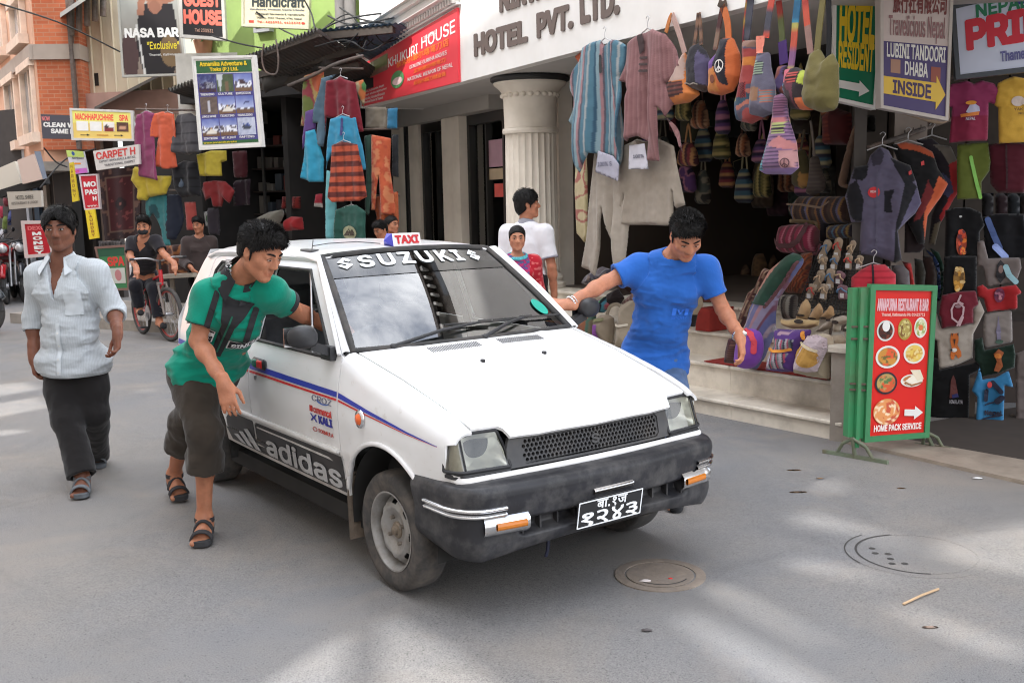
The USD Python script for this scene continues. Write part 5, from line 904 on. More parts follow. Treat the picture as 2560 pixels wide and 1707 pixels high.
hp('upper_wall',fb(s0+.3,s0+1.75,3.3,6.4,-1.7,-.35),WHITE);hp('upper_wall',fb(s0+1.752,s1,3.3,6.4,-1.7,-.36),M('upper_brown',(.10,.085,.075),.85,0,.2,2));hp('eaves',fb(s0-.3,s1,6.41,6.55,-1.9,-.15),M('eaves_brown',(.10,.08,.07),.8))
for k in range(30):hp('eaves_bracket',fb(s0+.3+k*.28,s0+.38+k*.28,6.25,6.405,-.345,-.18),WHITE)
for k in range(4):wn=hp('upper_window',fb(s0+1.5+k*2.1,s0+2.9+k*2.1,4.9,6.0,-.345,-.32),BLKFR);hp('pane',fb(s0+1.57+k*2.1,s0+2.83+k*2.1,4.97,5.93,-.318,-.312),M('upper_glass',(.05,.055,.06),.08,0,.05),30,wn)
for k in range(16):hp('wall_flute',HF.put(tube([(s0+.36+k*.085,3.35,-.345),(s0+.36+k*.085,6.2,-.345)],.03,8)),WHITE,True)
cc=at(1326,300,10.55);cx_,cy_=cc[0],cc[1];CB=.70;zt=1.627-(205-489)*10.55/2584.3*1.0
COL=thing('column','fluted cream column with a black topped capital in front of the shop windows','column',(cx_,cy_,0))
def colp(n,prof,mat=CREAM,n_=64):return part(COL,n,lathe(prof,n_,(cx_,cy_,0)),mat,30)
z1c=zt-.52
def shaft(u,v):
 a=u*2*math.pi;z=CB+.14+(z1c-CB-.14)*v;r=.268-.012*v;fl=np.abs(np.sin(a*12))**.7;return np.stack([cx_+(r-.016*fl)*np.cos(a),cy_+(r-.016*fl)*np.sin(a),z],1)
V,F=grid(shaft,289,8);part(COL,'shaft',trimesh.Trimesh(V,F,process=False),CREAM,True)
colp('base',[(.0,CB),(.33,CB),(.335,CB+.05),(.30,CB+.08),(.31,CB+.11),(.275,CB+.15)])
colp('necking_ring',[(.25,z1c-.03),(.278,z1c-.025),(.285,z1c),(.278,z1c+.025),(.25,z1c+.03)])
colp('capital',[(.262,z1c+.03),(.268,z1c+.30),(.275,z1c+.36),(.31,z1c+.41),(.36,z1c+.45),(.365,z1c+.47),(.0,z1c+.47)])
for k in range(24):a=k*2*math.pi/24;part(COL,'scallop',ball((cx_+.272*math.cos(a),cy_+.272*math.sin(a),z1c+.345),.03,1,(1,1,.8)),CREAM,True)
colp('abacus',[(.0,z1c+.472),(.37,z1c+.472),(.395,z1c+.49),(.395,z1c+.515),(.37,z1c+.53),(.0,z1c+.53)],M('abacus_black',(.02,.02,.021),.5))
hx0=lambda x,y=430:HW.st(x,y)[0]
def pier(xa,xb,z0=.68,z1=zb+.05,o0=-.15,o1=.05,nm='wall_pier',mat=CREAM):return hp(nm,fb(hx0(xa),hx0(xb),z0,z1,o0,o1,HW),mat)
pier(990,1022);pier(1026,1052,o1=.02);pier(1122,1166,o1=.09);pier(1398,1412,o1=.10);pier(1414,1432,o1=.16)
zs=HW.st(1165,290)[1]
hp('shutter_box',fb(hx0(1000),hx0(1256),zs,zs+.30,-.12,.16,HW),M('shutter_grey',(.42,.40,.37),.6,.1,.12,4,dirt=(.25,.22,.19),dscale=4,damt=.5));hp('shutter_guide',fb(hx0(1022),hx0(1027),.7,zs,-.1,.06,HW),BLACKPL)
for xa,xb in((1052,1122),(1166,1258)):
 a,b=hx0(xa),hx0(xb);w=hp('shop_window',[fb(a,a+.07,.7,zs,-.14,-.02,HW),fb(b-.05,b,.7,zs,-.14,-.02,HW),fb(a+.072,b-.052,zs-.12,zs,-.14,-.02,HW),fb(a+.072,b-.052,.7,.80,-.14,-.02,HW),fb((a+b)/2-.02,(a+b)/2+.015,.805,zs-.125,-.13,-.03,HW)],BLKFR)
 hp('pane',fb(a+.07,b-.05,.8,zs-.12,-.082,-.076,HW),PANE,30,w)
DISP=[(srgb(90,70,60),.25),(srgb(60,50,44),.5),(srgb(110,92,80),.35)]
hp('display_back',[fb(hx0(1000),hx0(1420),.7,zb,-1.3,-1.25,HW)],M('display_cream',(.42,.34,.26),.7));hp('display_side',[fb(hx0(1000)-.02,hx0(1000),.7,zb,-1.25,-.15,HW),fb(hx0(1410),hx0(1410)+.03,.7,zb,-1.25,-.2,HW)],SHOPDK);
rg=random.Random(5)
for k in range(5):hp('display_shelf',fb(hx0(1010),hx0(1400),.95+k*.34,.97+k*.34,-.75,-.35,HW),M('shelf_wood',(.12,.075,.045),.6),30)
for k in range(5):
 for j in range(15):
  x=hx0(1050)+.1+j*.165+rg.random()*.05;z=.972+k*.34;hh=.08+rg.random()*.18;r=.018+rg.random()*.03
  hp('display_item',HW.put(mapped(lathe([(0,0),(r,0),(r*1.1,hh*.5),(r*.5,hh*.75),(r*.6,hh),(0,hh)],8),lambda V,x=x,z=z:np.c_[x+V[:,0],z+V[:,2],-.55+V[:,1]])),M('display_%d'%(j%4),[srgb(120,92,60),srgb(70,60,70),srgb(120,110,96),srgb(90,40,36)][j%4],.5,.2 if j%2 else 0),30)
hp('red_notice',HW.put(flat(fit(box(0,0,1,1),hx0(1226,480),1.62,hx0(1257,480),1.78),-.06,.004)),M('notice_red',srgb(220,90,80),.6));hp('pink_poster',HW.put(flat(fit(box(0,0,1,1),hx0(1206,380),1.98,hx0(1258,380),2.30),-.066,.004)),M('poster_pink',srgb(190,150,165),.5));hp('cream_poster',HW.put(flat(fit(box(0,0,1,1),hx0(1204,380),1.83,hx0(1252,380),1.96),-.066,.004)),M('poster_cream',srgb(190,170,140),.5))
fl=.70;a_l,a_r=hx0(1434),hx0(2230)
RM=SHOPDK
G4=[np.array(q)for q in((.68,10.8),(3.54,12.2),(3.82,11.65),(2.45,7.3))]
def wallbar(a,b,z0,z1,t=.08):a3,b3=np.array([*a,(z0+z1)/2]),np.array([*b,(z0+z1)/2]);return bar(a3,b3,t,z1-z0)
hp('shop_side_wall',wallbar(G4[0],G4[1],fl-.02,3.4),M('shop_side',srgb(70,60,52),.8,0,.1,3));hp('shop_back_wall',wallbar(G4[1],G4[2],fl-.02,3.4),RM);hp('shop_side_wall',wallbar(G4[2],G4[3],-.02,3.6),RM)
m=trimesh.creation.extrude_polygon(Polygon([*G4,(2.2,7.4)]).convex_hull,.06,engine='earcut');m.vertices=m.vertices+[0,0,zb+.04];hp('shop_ceiling',m,RM)
hp('lintel_moulding',[fb(a_l,s1,zb+.11,zb+.17,-.35,-.2)],M('lintel_grey',(.25,.23,.21),.8))
n_end=-6.545
def a_at(px,n,z,y=950):
 d=ray(px,y);k=(n-CC@SN)/(d@SN);p=CC+d*k;return float(p@SR)
m=trimesh.creation.extrude_polygon(Polygon([tuple(sw(-11.4,n_end,0)[:2]),tuple(sw(a_at(2075,n_end,.7),n_end,0)[:2]),(2.42,7.28),(3.78,11.6),(3.5,12.2),(.6,10.8),(-1.7,15)]).buffer(0),.35,engine='earcut');m.vertices=m.vertices+[0,0,.345];hp('shop_floor',m,M('shop_floor',srgb(110,100,92),.6,0,.2,3))
ST=thing('marble_steps','four worn cream marble steps leading up to the bag shop','steps',sw(-3.6,-5.7,0))
aR=[float((ground(2118,1101)@SR)),0];A1=float(ground(2118,1101)@SR)-.02;A0=A1-7.5
for k,z in enumerate((.13,.33,.52,.70)):
 n1=-5.70-.28*k;zl=0 if k==0 else(.13,.33,.52,.70)[k-1]
 A1k=a_at((2112,2084,2074,2070)[k],n1,z);edges=np.linspace(A0,A1k,9)
 for i in range(8):
  a,b=edges[i]+.0015,edges[i+1]-.0015
  part(ST,'riser',sbox(a,b,n1-.30,n1,zl-.03 if k else -.05,z-.032),MARBLE);part(ST,'tread',sbox(a,b,n1-.31,n1+.022,z-.03,z,.008),MARBLE)
BL=thing('stair_block','low stained concrete side wall at the right end of the marble steps','wall',sw(A1,-5.8,0))
bp4=[at(x,900,Y)[:2]for x,Y in((2078,6.62),(2146,6.50),(2166,7.4),(2088,7.4))];pl4=Polygon(bp4)
m=trimesh.creation.extrude_polygon(pl4,.635,engine='earcut');m.vertices=m.vertices-[0,0,.05];part(BL,'wall_core',m,CONC);m=trimesh.creation.extrude_polygon(pl4 .buffer(.022,join_style=2),.03,engine='earcut');m.vertices=m.vertices+[0,0,.588];part(BL,'marble_cap',m,MARBLE)
def picture(kind,x,y,seed=0):
 """flat printed pictures, painted as colours over a fine sheet; x, y in 0..1"""
 x,y=np.asarray(x),np.asarray(y);n=lambda f,s=0:meshkit.fbm(np.stack([x*f,y*f,np.full(len(x),seed*7.7+s)],1),4,seed+s)
 mix=lambda a,b,t:a*(1-t[:,None])+np.array(b)*t[:,None]
 col=lambda*c:np.tile(np.array(srgb(*c)),(len(x),1))
 if kind in('mountain','peaks','flight','paraglide','rafting','temple','lake'):
  c=mix(col(86,100,170),srgb(190,200,228),np.clip(1.1-y+n(4)*.5-.3,0,1));r=.38+.25*n(3,1)+.12*n(9,2)
  if kind=='paraglide':r=r*.55
  sn=mix(col(228,230,240),srgb(90,84,96),(n(12,3)>.52).astype(float));c=np.where((y<r)[:,None],sn,c);g=y<.16+.1*n(5,4);c[g]=(col(110,84,66)*(.6+.8*n(14,5)[:,None]))[g]
  if kind=='temple':
   k=(np.abs(x-.55)<np.clip(.30-np.abs(y-.12)*.75,0,.3))&(y>.12)&(y<.75);c[k]=srgb(196,150,60);k=(np.hypot((x-.55)/.30,(y-.18)/.2)<1)&(y>.1);c[k]=srgb(220,215,205)
  if kind=='flight':k=np.hypot((x-.45)/.22,(y-.55+.5*(x-.45))/.14)<1;c[k]=srgb(70,50,60)
  if kind=='paraglide':k=np.hypot((x-.6)/.2,(y-.62-.3*(x-.6))/.05)<1;c[k]=srgb(60,66,110)
  if kind=='rafting':c=mix(col(215,220,232),srgb(120,130,165),n(8));k=np.hypot((x-.5)/.26,(y-.45)/.16)<1;c[k]=srgb(60,66,80);k=(np.hypot((x-.5)/.2,(y-.6)/.12)<1)&(n(12,3)>.5);c[k]=srgb(60,80,150)
  return c
 if kind=='forest':c=col(70,84,60)*(.5+1.1*n(9)[:,None]);k=np.abs(x-.2)<.2*y;c[k]=srgb(190,196,200);k=(np.abs(x-.6)<.1)&(y<.6);c[k]=srgb(110,90,70);return c
 if kind=='village':c=col(96,82,76)*(.5+1.1*n(8)[:,None]);k=(np.abs(x-.5)<.09)&(np.abs(y-.45)<.3);c[k]=srgb(190,190,200);return c
 if kind=='soldiers':c=col(120,124,76)*(.5+1.0*n(10)[:,None]);k=(x<.45)&(np.sin(x*60)>0);c[k]=srgb(200,195,190);k=(y<.3);c[k]=(col(150,110,96)*(.6+.8*n(16,3)[:,None]))[k];return c
 if kind=='white':return col(235,232,226)*(.9+.2*n(5)[:,None])
 if kind=='spa':c=col(235,228,220)*(.85+.3*n(4)[:,None]);k=(y<.45)&(np.hypot((x-.5)/.5,(y-.2)/.3)<1);c[k]=srgb(130,50,50);k=np.hypot((x-.3)/.22,(y-.5)/.2)<1;c[k]=srgb(60,50,50);return c
 if kind=='stone':c=col(90,60,50)*(.4+1.1*n(8)[:,None]);k=np.hypot((x-.5)/.32,(y-.4)/.2)<1;c[k]=srgb(200,150,120);return c
 if kind=='torso':
  c=mix(col(158,160,154),srgb(126,110,98),np.clip(1-y*1.2,0,1));D=srgb(24,20,24);S_=srgb(146,100,80);e=lambda a,b,ra,rb:np.hypot((x-a)/ra,(y-b)/rb)<1
  k=e(.62,1.02,.42,.26);c[k]=srgb(30,22,20);k=e(.70,.86,.34,.13)|e(.40,.92,.16,.14);c[k]=S_;k=(np.abs(x-.60-.06*(y-.3))<.31-.18*np.clip(.35-y,0,1)+.05*np.sin(y*5))&(y<.73);c[k]=D
  k=e(.60,.74,.13,.10)|((np.abs(x-.36-.25*(y-.7))<.06)&(y>.62)&(y<.92));c[k]=S_;k=e(.60,.70,.10,.07);c[k]=srgb(132,88,70);k=e(.80,.24,.17,.17);c[k]=srgb(116,94,66);k=(np.abs(x-.30+.16*(y-.3))<.016)&(y<.52);c[k]=srgb(196,194,190);k=e(.12,.20,.14,.26);c[k]=srgb(70,50,50)
  return c*(.8+.4*n(6)[:,None])
 if kind=='face':c=col(214,214,210);k=np.hypot((x-.5)/.38,(y-.5)/.42)<1;c[k]=srgb(90,160,90);k=np.hypot((x-.5)/.24,(y-.42)/.22)<1;c[k]=srgb(226,190,190);k=n(9)>.58;c[k]=srgb(190,70,70);return c
 return col(128,128,128)
PAL={'curry':((70,30,20),(110,50,30),(40,24,20)),'soup':((170,150,80),(120,84,40),(205,196,130)),'salad':((205,210,165),(150,170,90),(230,228,200)),'noodle':((200,140,60),(220,90,50),(110,100,50)),'rice':((222,190,90),(200,150,60),(226,205,140)),'dish':((210,90,50),(90,120,70),(180,150,90)),'pizza':((225,150,90),(200,90,60),(240,215,180)),'sand':((230,205,170),(180,120,70),(240,232,215))}
def sign(label,fr,quad,bg,items=(),border=None,bw=.02,depth=.03,off=0.0,name='sign',catg='sign',posts=(),root=None,bgmat=None,h=.02,back=(.2,.2,.2)):
 f=quad_map(fr,quad,off);c=f(np.array([[.5,0,0.]]))[0];R=root or thing(name,label,catg,c)
 part(R,'panel',mapped(bx(0,1,0,1,-depth,0),f),bgmat or M('sign_%d_%d_%d'%tuple(int(v*999)for v in bg),bg,.45,var=.06,scale=3,spec=.4,dirt=tuple(v*.7 for v in bg),dscale=3,damt=.3))
 q=fr.poly(quad);wd=np.linalg.norm(q[1]-q[0]);hg=np.linalg.norm(q[3]-q[0])
 if border is not None:
  bm=M('border_%d_%d_%d'%tuple(int(v*999)for v in border),border,.5,var=.1);bx_,by_=bw/wd,bw/hg
  part(R,'frame',[mapped(m,f)for m in(bx(-bx_,0,-by_,1+by_,-depth-.004,.012),bx(1,1+bx_,-by_,1+by_,-depth-.004,.012),bx(0,1,-by_,0,-depth-.004,.012),bx(0,1,1,1+by_,-depth-.004,.012))],bm)
 ik=0
 for it in items:
  ik+=1;e=.0015+.0004*ik;k=it[0]
  if k=='t':
   s,x0,y0,x1,y1,c=it[1:7];bold=it[7]if len(it)>7 else 2;fn=it[8]if len(it)>8 else 'inter';slant=it[9]if len(it)>9 else 0
   g=fit(text2d(s,bold,fn),x0,y0,x1,y1)
   if slant:g=affinity.translate(g,0,0)
   part(R,'lettering',mapped(flat(g,e,.002),f),M('ink_%d_%d_%d'%tuple(int(v*999)for v in c),c,.5,var=.04),30)
  elif k=='r':part(R,'colour_band',mapped(flat(box(*it[1:5]),e,.0008),f),M('ink_%d_%d_%d'%tuple(int(v*999)for v in it[5]),it[5],.5,var=.05))
  elif k=='p':part(R,it[3]if len(it)>3 else 'shape',mapped(flat(it[1]if hasattr(it[1],'bounds')else Polygon(it[1]),e,.0015),f),M('ink_%d_%d_%d'%tuple(int(v*999)for v in it[2]),it[2],.5,var=.04))
  elif k=='i':
   x0,y0,x1,y1=it[1:5];nu,nv=max(4,int((x1-x0)*wd/h)),max(4,int((y1-y0)*hg/h));V,F=grid(lambda u,v:np.stack([x0+(x1-x0)*u,y0+(y1-y0)*v,np.full(len(u),e)],1),nu+1,nv+1);u=(V[:,0]-x0)/(x1-x0);v=(V[:,1]-y0)/(y1-y0);part(R,'picture',trimesh.Trimesh(f(V),F,process=False),PAINTED,False,picture(it[5],u,v,ik))
  elif k=='d':
   cx,cy,rx,ry,pal=it[1:6];rim=it[6]if len(it)>6 else(225,222,215);a=np.linspace(0,2*math.pi,28,endpoint=False);V=[[cx,cy]];
   for q_ in np.linspace(.08,1,14):V+=[[cx+rx*q_*math.cos(t),cy+ry*q_*math.sin(t)]for t in a]
   V=np.array(V);F=[[0,1+i,1+(i+1)%28]for i in range(28)]
   for j in range(13):
    for i in range(28):p,q_=1+j*28+i,1+j*28+(i+1)%28;F+=[[p,p+28,q_+28],[p,q_+28,q_]]
   r=np.hypot((V[:,0]-cx)/rx,(V[:,1]-cy)/ry);n1=meshkit.noise(np.c_[V[:,0]/rx*3,V[:,1]/ry*3,np.full(len(V),ik)],ik);n2=meshkit.noise(np.c_[V[:,0]/rx*5,V[:,1]/ry*5,np.full(len(V),ik+.5)],ik+3);P=[np.array(srgb(*p))for p in PAL[pal]];c=np.where((n1>.55)[:,None],P[1],P[0]);c=np.where((n2>.58)[:,None],P[2],c);c[r>(.80 if pal!='pizza' else .97)]=srgb(*rim)
   part(R,'picture',trimesh.Trimesh(f(np.c_[V,np.full(len(V),e)]),F,process=False),PAINTED,False,c)
 for p in posts:part(R,'post',p,PIPE,True)
 return R
WH,BK_,RD,GN,YL,PU,BL_=srgb(226,224,220),srgb(26,24,24),srgb(214,44,40),srgb(20,120,84),srgb(236,200,40),srgb(74,62,112),srgb(60,70,150)
f=quad_map(HF,[(1152,20),(1620,-98),(1620,82),(1152,206)],.0)
def hlet(s,quad,bold=5):
 fq=quad_map(HF,quad,.001);m=mapped(flat(fit(text2d(s,bold),0,0,1,1),0,.012),fq);part(HO,'lettering',m,M('bronze_letters',srgb(96,84,78),.5,var=.1),30)
z3=ZR['3'];z4=ZR['4']
hlet('HOTEL',z3([(748,226),(1098,126),(1100,275),(752,376)]));hlet('PVT.',z3([(1158,90),(1397,20),(1397,186),(1162,256)]));hlet('LTD.',z4([(186,-36),(446,-115),(446,95),(192,165)]))
hlet('NIRVANA',z3([(914,-72),(1400,-220),(1400,-70),(918,88)]))
RB=[(910,163),(1149,20),(1152,206),(910,266)]
sign('red trapezoid shop board with white serif lettering under the white cornice',HF,RB,srgb(226,58,70),[('i',.01,.60,.32,.93,'soldiers'),('t','THAMEL',.70,.80,.82,.855,WH,0),('t','KHUKURI',.33,.63,.645,.80,WH,1),('t','HOUSE',.68,.68,.985,.86,WH,1),('t','泰米尔廓尔喀弯刀店',.42,.54,.93,.66,srgb(240,120,50),1,'cjk'),('t','GENUINE GURKHA KNIVES',.56,.43,.91,.49,WH,0),('t','正宗廓尔喀弯刀',.60,.33,.90,.40,srgb(240,120,50),1,'cjk'),('t','NATIONAL WEAPON OF NEPAL',.54,.23,.96,.29,WH,0),('t','尼泊尔国刀制造商',.60,.13,.90,.20,srgb(240,120,50),1,'cjk'),('p',affinity.scale(Point(.43,.33).buffer(.07,12),1,2.3),srgb(90,150,96),'emblem'),('p',affinity.scale(Point(.43,.30).buffer(.045,12),1.2,1.6),srgb(235,200,200),'emblem'),('t','Tel: 4412345',.02,.36,.14,.41,WH,0),('t','Thamel, Kathmandu, Nepal',.02,.28,.28,.335,WH,0),('t','E-mail: khukuri@thamel',.02,.20,.31,.255,WH,0),('t','Website: khukurihouse',.02,.12,.29,.175,WH,0),('t','Authorised Dealer in Thamel',.02,.04,.27,.095,WH,0)],off=.03,depth=.03,name='shop_board')
z5=ZR['5'];SG=facing(2140,150,6.7,-22)
sign('green hanging sign with yellow letters and a white arrow',facing(2140,130,6.9,12),z5([(340,-150),(640,-150),(580,690),(330,635)]),srgb(14,118,84),[('t','HOTEL',.09,.47,.92,.80,YL,4),('t','RESIDENT',.08,.255,.93,.475,YL,3),('p',[(.10,.085),(.62,.085),(.62,.045),(.88,.105),(.62,.175),(.62,.15),(.10,.15)],WH,'arrow'),],WH,.022,.05,name='hanging_sign')
sign('white and purple hanging sign with a yellow arrow band',facing(2290,150,6.6,6),z5([(645,-110),(1085,-110),(1050,765),(645,690)]),srgb(206,192,188),[('r',0,.0,1,.53,PU),('t','旅行社有限公司',.15,.76,.96,.93,srgb(120,60,60),2,'cjk'),('t','Travelicious Nepal',.09,.54,.95,.745,srgb(150,110,112),1),('t','LUBINI TANDOORI',.06,.405,.97,.52,WH,2),('t','DHABA',.34,.275,.70,.385,WH,2),('r',.12,.28,.27,.39,srgb(170,130,110)),('r',.75,.25,.90,.365,srgb(150,80,66)),('p',[(0,.245),(.0,.10),(.84,.10),(.84,.04),(.99,.165),(.84,.30),(.84,.245)],srgb(224,186,70),'arrow'),('t','INSIDE',.15,.115,.76,.225,srgb(70,52,90),3)],srgb(190,182,176),.02,.06,name='hanging_sign')
sign('white and blue signboard with big red letters above the t-shirts',facing(2480,100,6.9,-12),z5([(1120,60),(1900,-120),(1900,400),(1150,490)]),srgb(205,212,232),[('t','PRINT',.07,.34,.98,.80,srgb(205,40,60),5),('t','NEPAL',.17,.80,.62,.99,srgb(30,120,84),3),('r',.50,.86,1,1.0,srgb(60,50,150)),('t','Thamel, Kathmandu',.36,.08,.98,.26,srgb(96,96,150),3)],srgb(70,76,84),.03,.05,name='signboard')
z6=ZR['6'];SBF=facing(2250,900,6.22,16)
SBW=sign('green sheet metal pavement stand with a red restaurant menu poster',SBF,z6([(682,535),(1018,540),(972,1378),(646,1402)]),srgb(216,34,26),[('t','ANNAPURNA RESTAURANT & BAR',.05,.86,.955,.945,srgb(226,180,186),4),('t','Thamel, Kathmandu Ph: 01422712',.13,.82,.90,.845,srgb(240,190,180),2),('d',.215,.725,.155,.072,'curry',(205,205,200)),('p',affinity.scale(Point(.22,.755).buffer(.065,10),1,.55),WH,'rice'),('d',.555,.735,.125,.075,'soup',(170,140,60)),('d',.835,.745,.115,.072,'salad'),('p',affinity.scale(Point(.835,.745).buffer(.04,8),1,.5),srgb(224,120,60),'egg'),('d',.27,.545,.215,.078,'noodle'),('d',.74,.565,.19,.072,'rice'),('d',.26,.365,.20,.078,'dish',(34,34,44)),('d',.72,.375,.20,.045,'sand'),('p',[(.60,.375),(.80,.43),(.90,.37),(.72,.35)],srgb(235,228,210),'sandwich'),('p',[(.68,.45),(.86,.45),(.93,.385),(.82,.37)],srgb(228,215,190),'sandwich'),('p',[(.60,.37),(.72,.345),(.90,.365),(.90,.355),(.72,.335),(.60,.36)],srgb(150,96,50),'sandwich'),('d',.29,.165,.24,.092,'pizza',(205,140,80)),('p',[(.61,.13),(.79,.125),(.79,.10),(.95,.145),(.80,.195),(.80,.17),(.61,.175)],WH,'arrow'),('t','HOME PACK SERVICE',.07,.03,.93,.075,srgb(240,226,220),3)],srgb(60,128,84),.035,.025,name='pavement_sign')
GSH=M('green_sheet_metal',srgb(52,132,84),.45,.0,.12,3,dirt=srgb(96,84,66),dscale=3.5,damt=.6)
SB2=facing(1985+170,900,6.22,16)
fq=quad_map(SBF,z6([(557,525),(672,520),(640,1420),(527,1410)]),-.01)
part(SBW,'side_plate',mapped(bx(0,1,0,1,-.05,0),fq),GSH);part(SBW,'centre_tube',mapped(bx(.28,.46,-.06,1.0,0.002,.03),fq),GSH)
for y in(.32,.36,.66,.74):part(SBW,'hinge_strap',mapped(bx(-.02,.98,y,y+.012,.003,.012),fq),M('rust_strap',(.10,.07,.05),.7))
LEG=M('stand_leg',srgb(110,120,100),.6,.2,.2,8,dirt=srgb(110,84,60),dscale=6,damt=.7)
gl_=lambda p:ground(*ZR['6']([p])[0],.012);hi_=lambda p:SBF.hit(*ZR['6']([p])[0])
for legs in(((375,1490),(760,1557),(550,1415),(565,1500)),((920,1450),(1135,1478),(985,1375),(960,1440))):
 a,b,c,d=legs;A,B,Cc=gl_(a),gl_(b),hi_(c);part(SBW,'foot_bar',bar(A,B,.022,.022),LEG);mid=(A+B)/2
 for k in(.22,.78):p=A+(B-A)*k;part(SBW,'leg_brace',tube([p,Cc*.35+p*.65+[0,0,.03],Cc],.011,6),LEG,True)
 part(SBW,'leg_post',tube([mid,Cc],.013,6),LEG,True)
def C(*c):v=np.array(srgb(*c));return(v*.88+v.mean()*.12)*.74
def colours(spec,P,fr,zk,uv):
 """colour of each cloth point. uv: 0..1 across and down the piece, P: metres"""
 k=spec[0];n=len(P);u,v=uv.T
 if k=='s':c=np.tile(C(*spec[1]),(n,1))
 elif k in 'vhd':
  wts=np.array([w for w,_ in spec[1]],float);cum=np.cumsum(wts)/wts.sum();cs=np.array([C(*q)for _,q in spec[1]]);rep=spec[2];sl=spec[3]if len(spec)>3 else 0
  x={'v':u+sl*v,'h':v+sl*u,'d':u*.7+v*.7}[k];t=(x*rep+.01*np.sin(v*9))%1;c=cs[np.minimum(np.searchsorted(cum,t),len(cs)-1)]
 elif k=='n':
  a=meshkit.noise(np.c_[P[:,0]*spec[2],P[:,1]*spec[2],np.zeros(n)],3);cs=np.array([C(*q)for q in spec[1]]);c=cs[np.clip((np.clip((a-.2)/.6,0,.999)*len(cs)).astype(int),0,len(cs)-1)]
 elif k=='p':
  c=np.tile(C(*spec[1]),(n,1));a=np.sin(v*2*math.pi*spec[3])>.15;b=np.sin(u*2*math.pi*spec[3]*.8)>.55;c[a]=C(*spec[2]);c[b]=c[b]*.7
 return c
HANG=M('hanger_wire',(.55,.55,.56),.35,.8);HANGW=M('hanger_white',(.75,.72,.70),.5)
def cloth(label,catg,fr,zk,pts,spec,off=0.0,t=.02,h=None,fold=None,wr=(.008,7),name='garment',part_name='fabric',patches=(),straps=(),prints=(),hang=None,group=None,smooth_=0,seed=None,mat=None,lines=(),rot=None,wires=()):
 global _seed;_seed=(_seed+1)if seed is None else seed
 f2=fr.off(off);Zf=ZR[zk];q=f2 .poly(Zf(pts));q=spl(q,4)if smooth_ else q;poly=Polygon(q).buffer(0)
 if poly.geom_type!='Polygon':poly=max(poly.geoms,key=lambda g:g.area)
 x0,y0,x1,y1=poly.bounds;h=h or max(.011,max(x1-x0,y1-y0)/42);c=f2 .w([((x0+x1)/2,y0)])[0];R=thing(name,label,catg,c,0,group)
 V,F,P=pillow(poly,t,h,max(t*1.6,.02),fold,wr,_seed);uv=np.c_[(P[:,0]-x0)/(x1-x0),(y1-P[:,1])/(y1-y0)];col=colours(spec,P,f2,zk,uv)
 for pp,pc in patches:
  pg=Polygon(f2 .poly(Zf(pp))).buffer(0);k=shapely.contains_xy(pg,P[:,0],P[:,1]);col[k]=colours(pc,P[k],f2,zk,uv[k])if isinstance(pc[0],str)else C(*pc)
 part(R,part_name,trimesh.Trimesh(f2 .w(V),F,process=False),mat or CLOTH,True,col)
 Tr=cKDTree(P[:,:2]);
 def zat(p):d,i=Tr.query(p,k=14);return V[i,2].max(-1)
 for sp_ in straps:
  sq=spl(f2 .poly(Zf(sp_[0])),4,False);w=sp_[1];tang=np.gradient(sq,axis=0);tang/=np.linalg.norm(tang,axis=1)[:,None]+1e-9;nn=np.c_[-tang[:,1],tang[:,0]]*w/2;A,B=sq+nn,sq-nn;zz_=np.full(len(sq),sp_[3]if len(sp_)>3 else 0.0);m_=len(sq)
  V_=np.vstack([np.c_[A,zz_+.004],np.c_[B,zz_+.004],np.c_[A,zz_-.004],np.c_[B,zz_-.004]]);F_=[]
  for i in range(m_-1):
   for a,b in((0,1),(3,2),(2,0),(1,3)):p,r=a*m_+i,b*m_+i;F_+=[[p,r,r+1],[p,r+1,p+1]]
  F_+=[[0,2*m_,m_],[m_,2*m_,3*m_],[m_-1,2*m_-1,3*m_-1],[2*m_-1,4*m_-1,3*m_-1]]
  mm=trimesh.Trimesh(f2 .w(V_),F_,process=False);sc=sp_[2];vv=np.tile(np.linspace(0,1,m_),4);cc_=colours(sc,V_,f2,zk,np.c_[vv*0,vv])if isinstance(sc[0],str)else np.tile(C(*sc),(4*m_,1));part(R,'strap',mm,CLOTH,False,cc_)
 ip=0
 for pr in prints:
  g=pr[1];ip+=1
  if pr[0]=='t':s,bx4,b=g;a=f2 .poly(Zf([(bx4[0],bx4[3]),(bx4[2],bx4[1])]));g=fit(text2d(s,b),a[0,0],a[0,1],a[1,0],a[1,1]);nm,lb='lettering',None
  elif pr[0]=='e':cxy,rx,ry=g;a=f2 .poly(Zf([cxy,(cxy[0]+rx,cxy[1]+ry)]));g=affinity.scale(Point(*a[0]).buffer(1,12),abs(a[1,0]-a[0,0]),abs(a[1,1]-a[0,1]));nm,lb=(pr[3]if len(pr)>3 else 'print'),None
  elif pr[0]=='peace':
   cxy,r=g;a=f2 .poly(Zf([cxy,(cxy[0]+r,cxy[1])]));rr=abs(a[1,0]-a[0,0]);p0=Point(*a[0]);g=p0 .buffer(rr).difference(p0 .buffer(rr*.8));
   for an in(90,270,225,315):g=g.union(LineString([a[0],a[0]+rr*.9*np.array([math.cos(math.radians(an)),math.sin(math.radians(an))])]).buffer(rr*.1))
   nm,lb='emblem',None
  elif pr[0]=='l':g=LineString(f2 .poly(Zf(g))).buffer(pr[4]if len(pr)>4 else .004);nm,lb=pr[3]if len(pr)>3 else 'stitching',None
  else:g=Polygon(f2 .poly(Zf(g))).buffer(0);nm,lb=(pr[3]if len(pr)>3 else 'print'),None
  ms=[]
  for qd in geoms(g):
   P2,T2=mesh2d(qd,max(h*.8,.008));ms.append(trimesh.Trimesh(f2 .w(np.c_[P2,zat(P2)+.003+.0022*min(ip,4)]),T2,process=False))
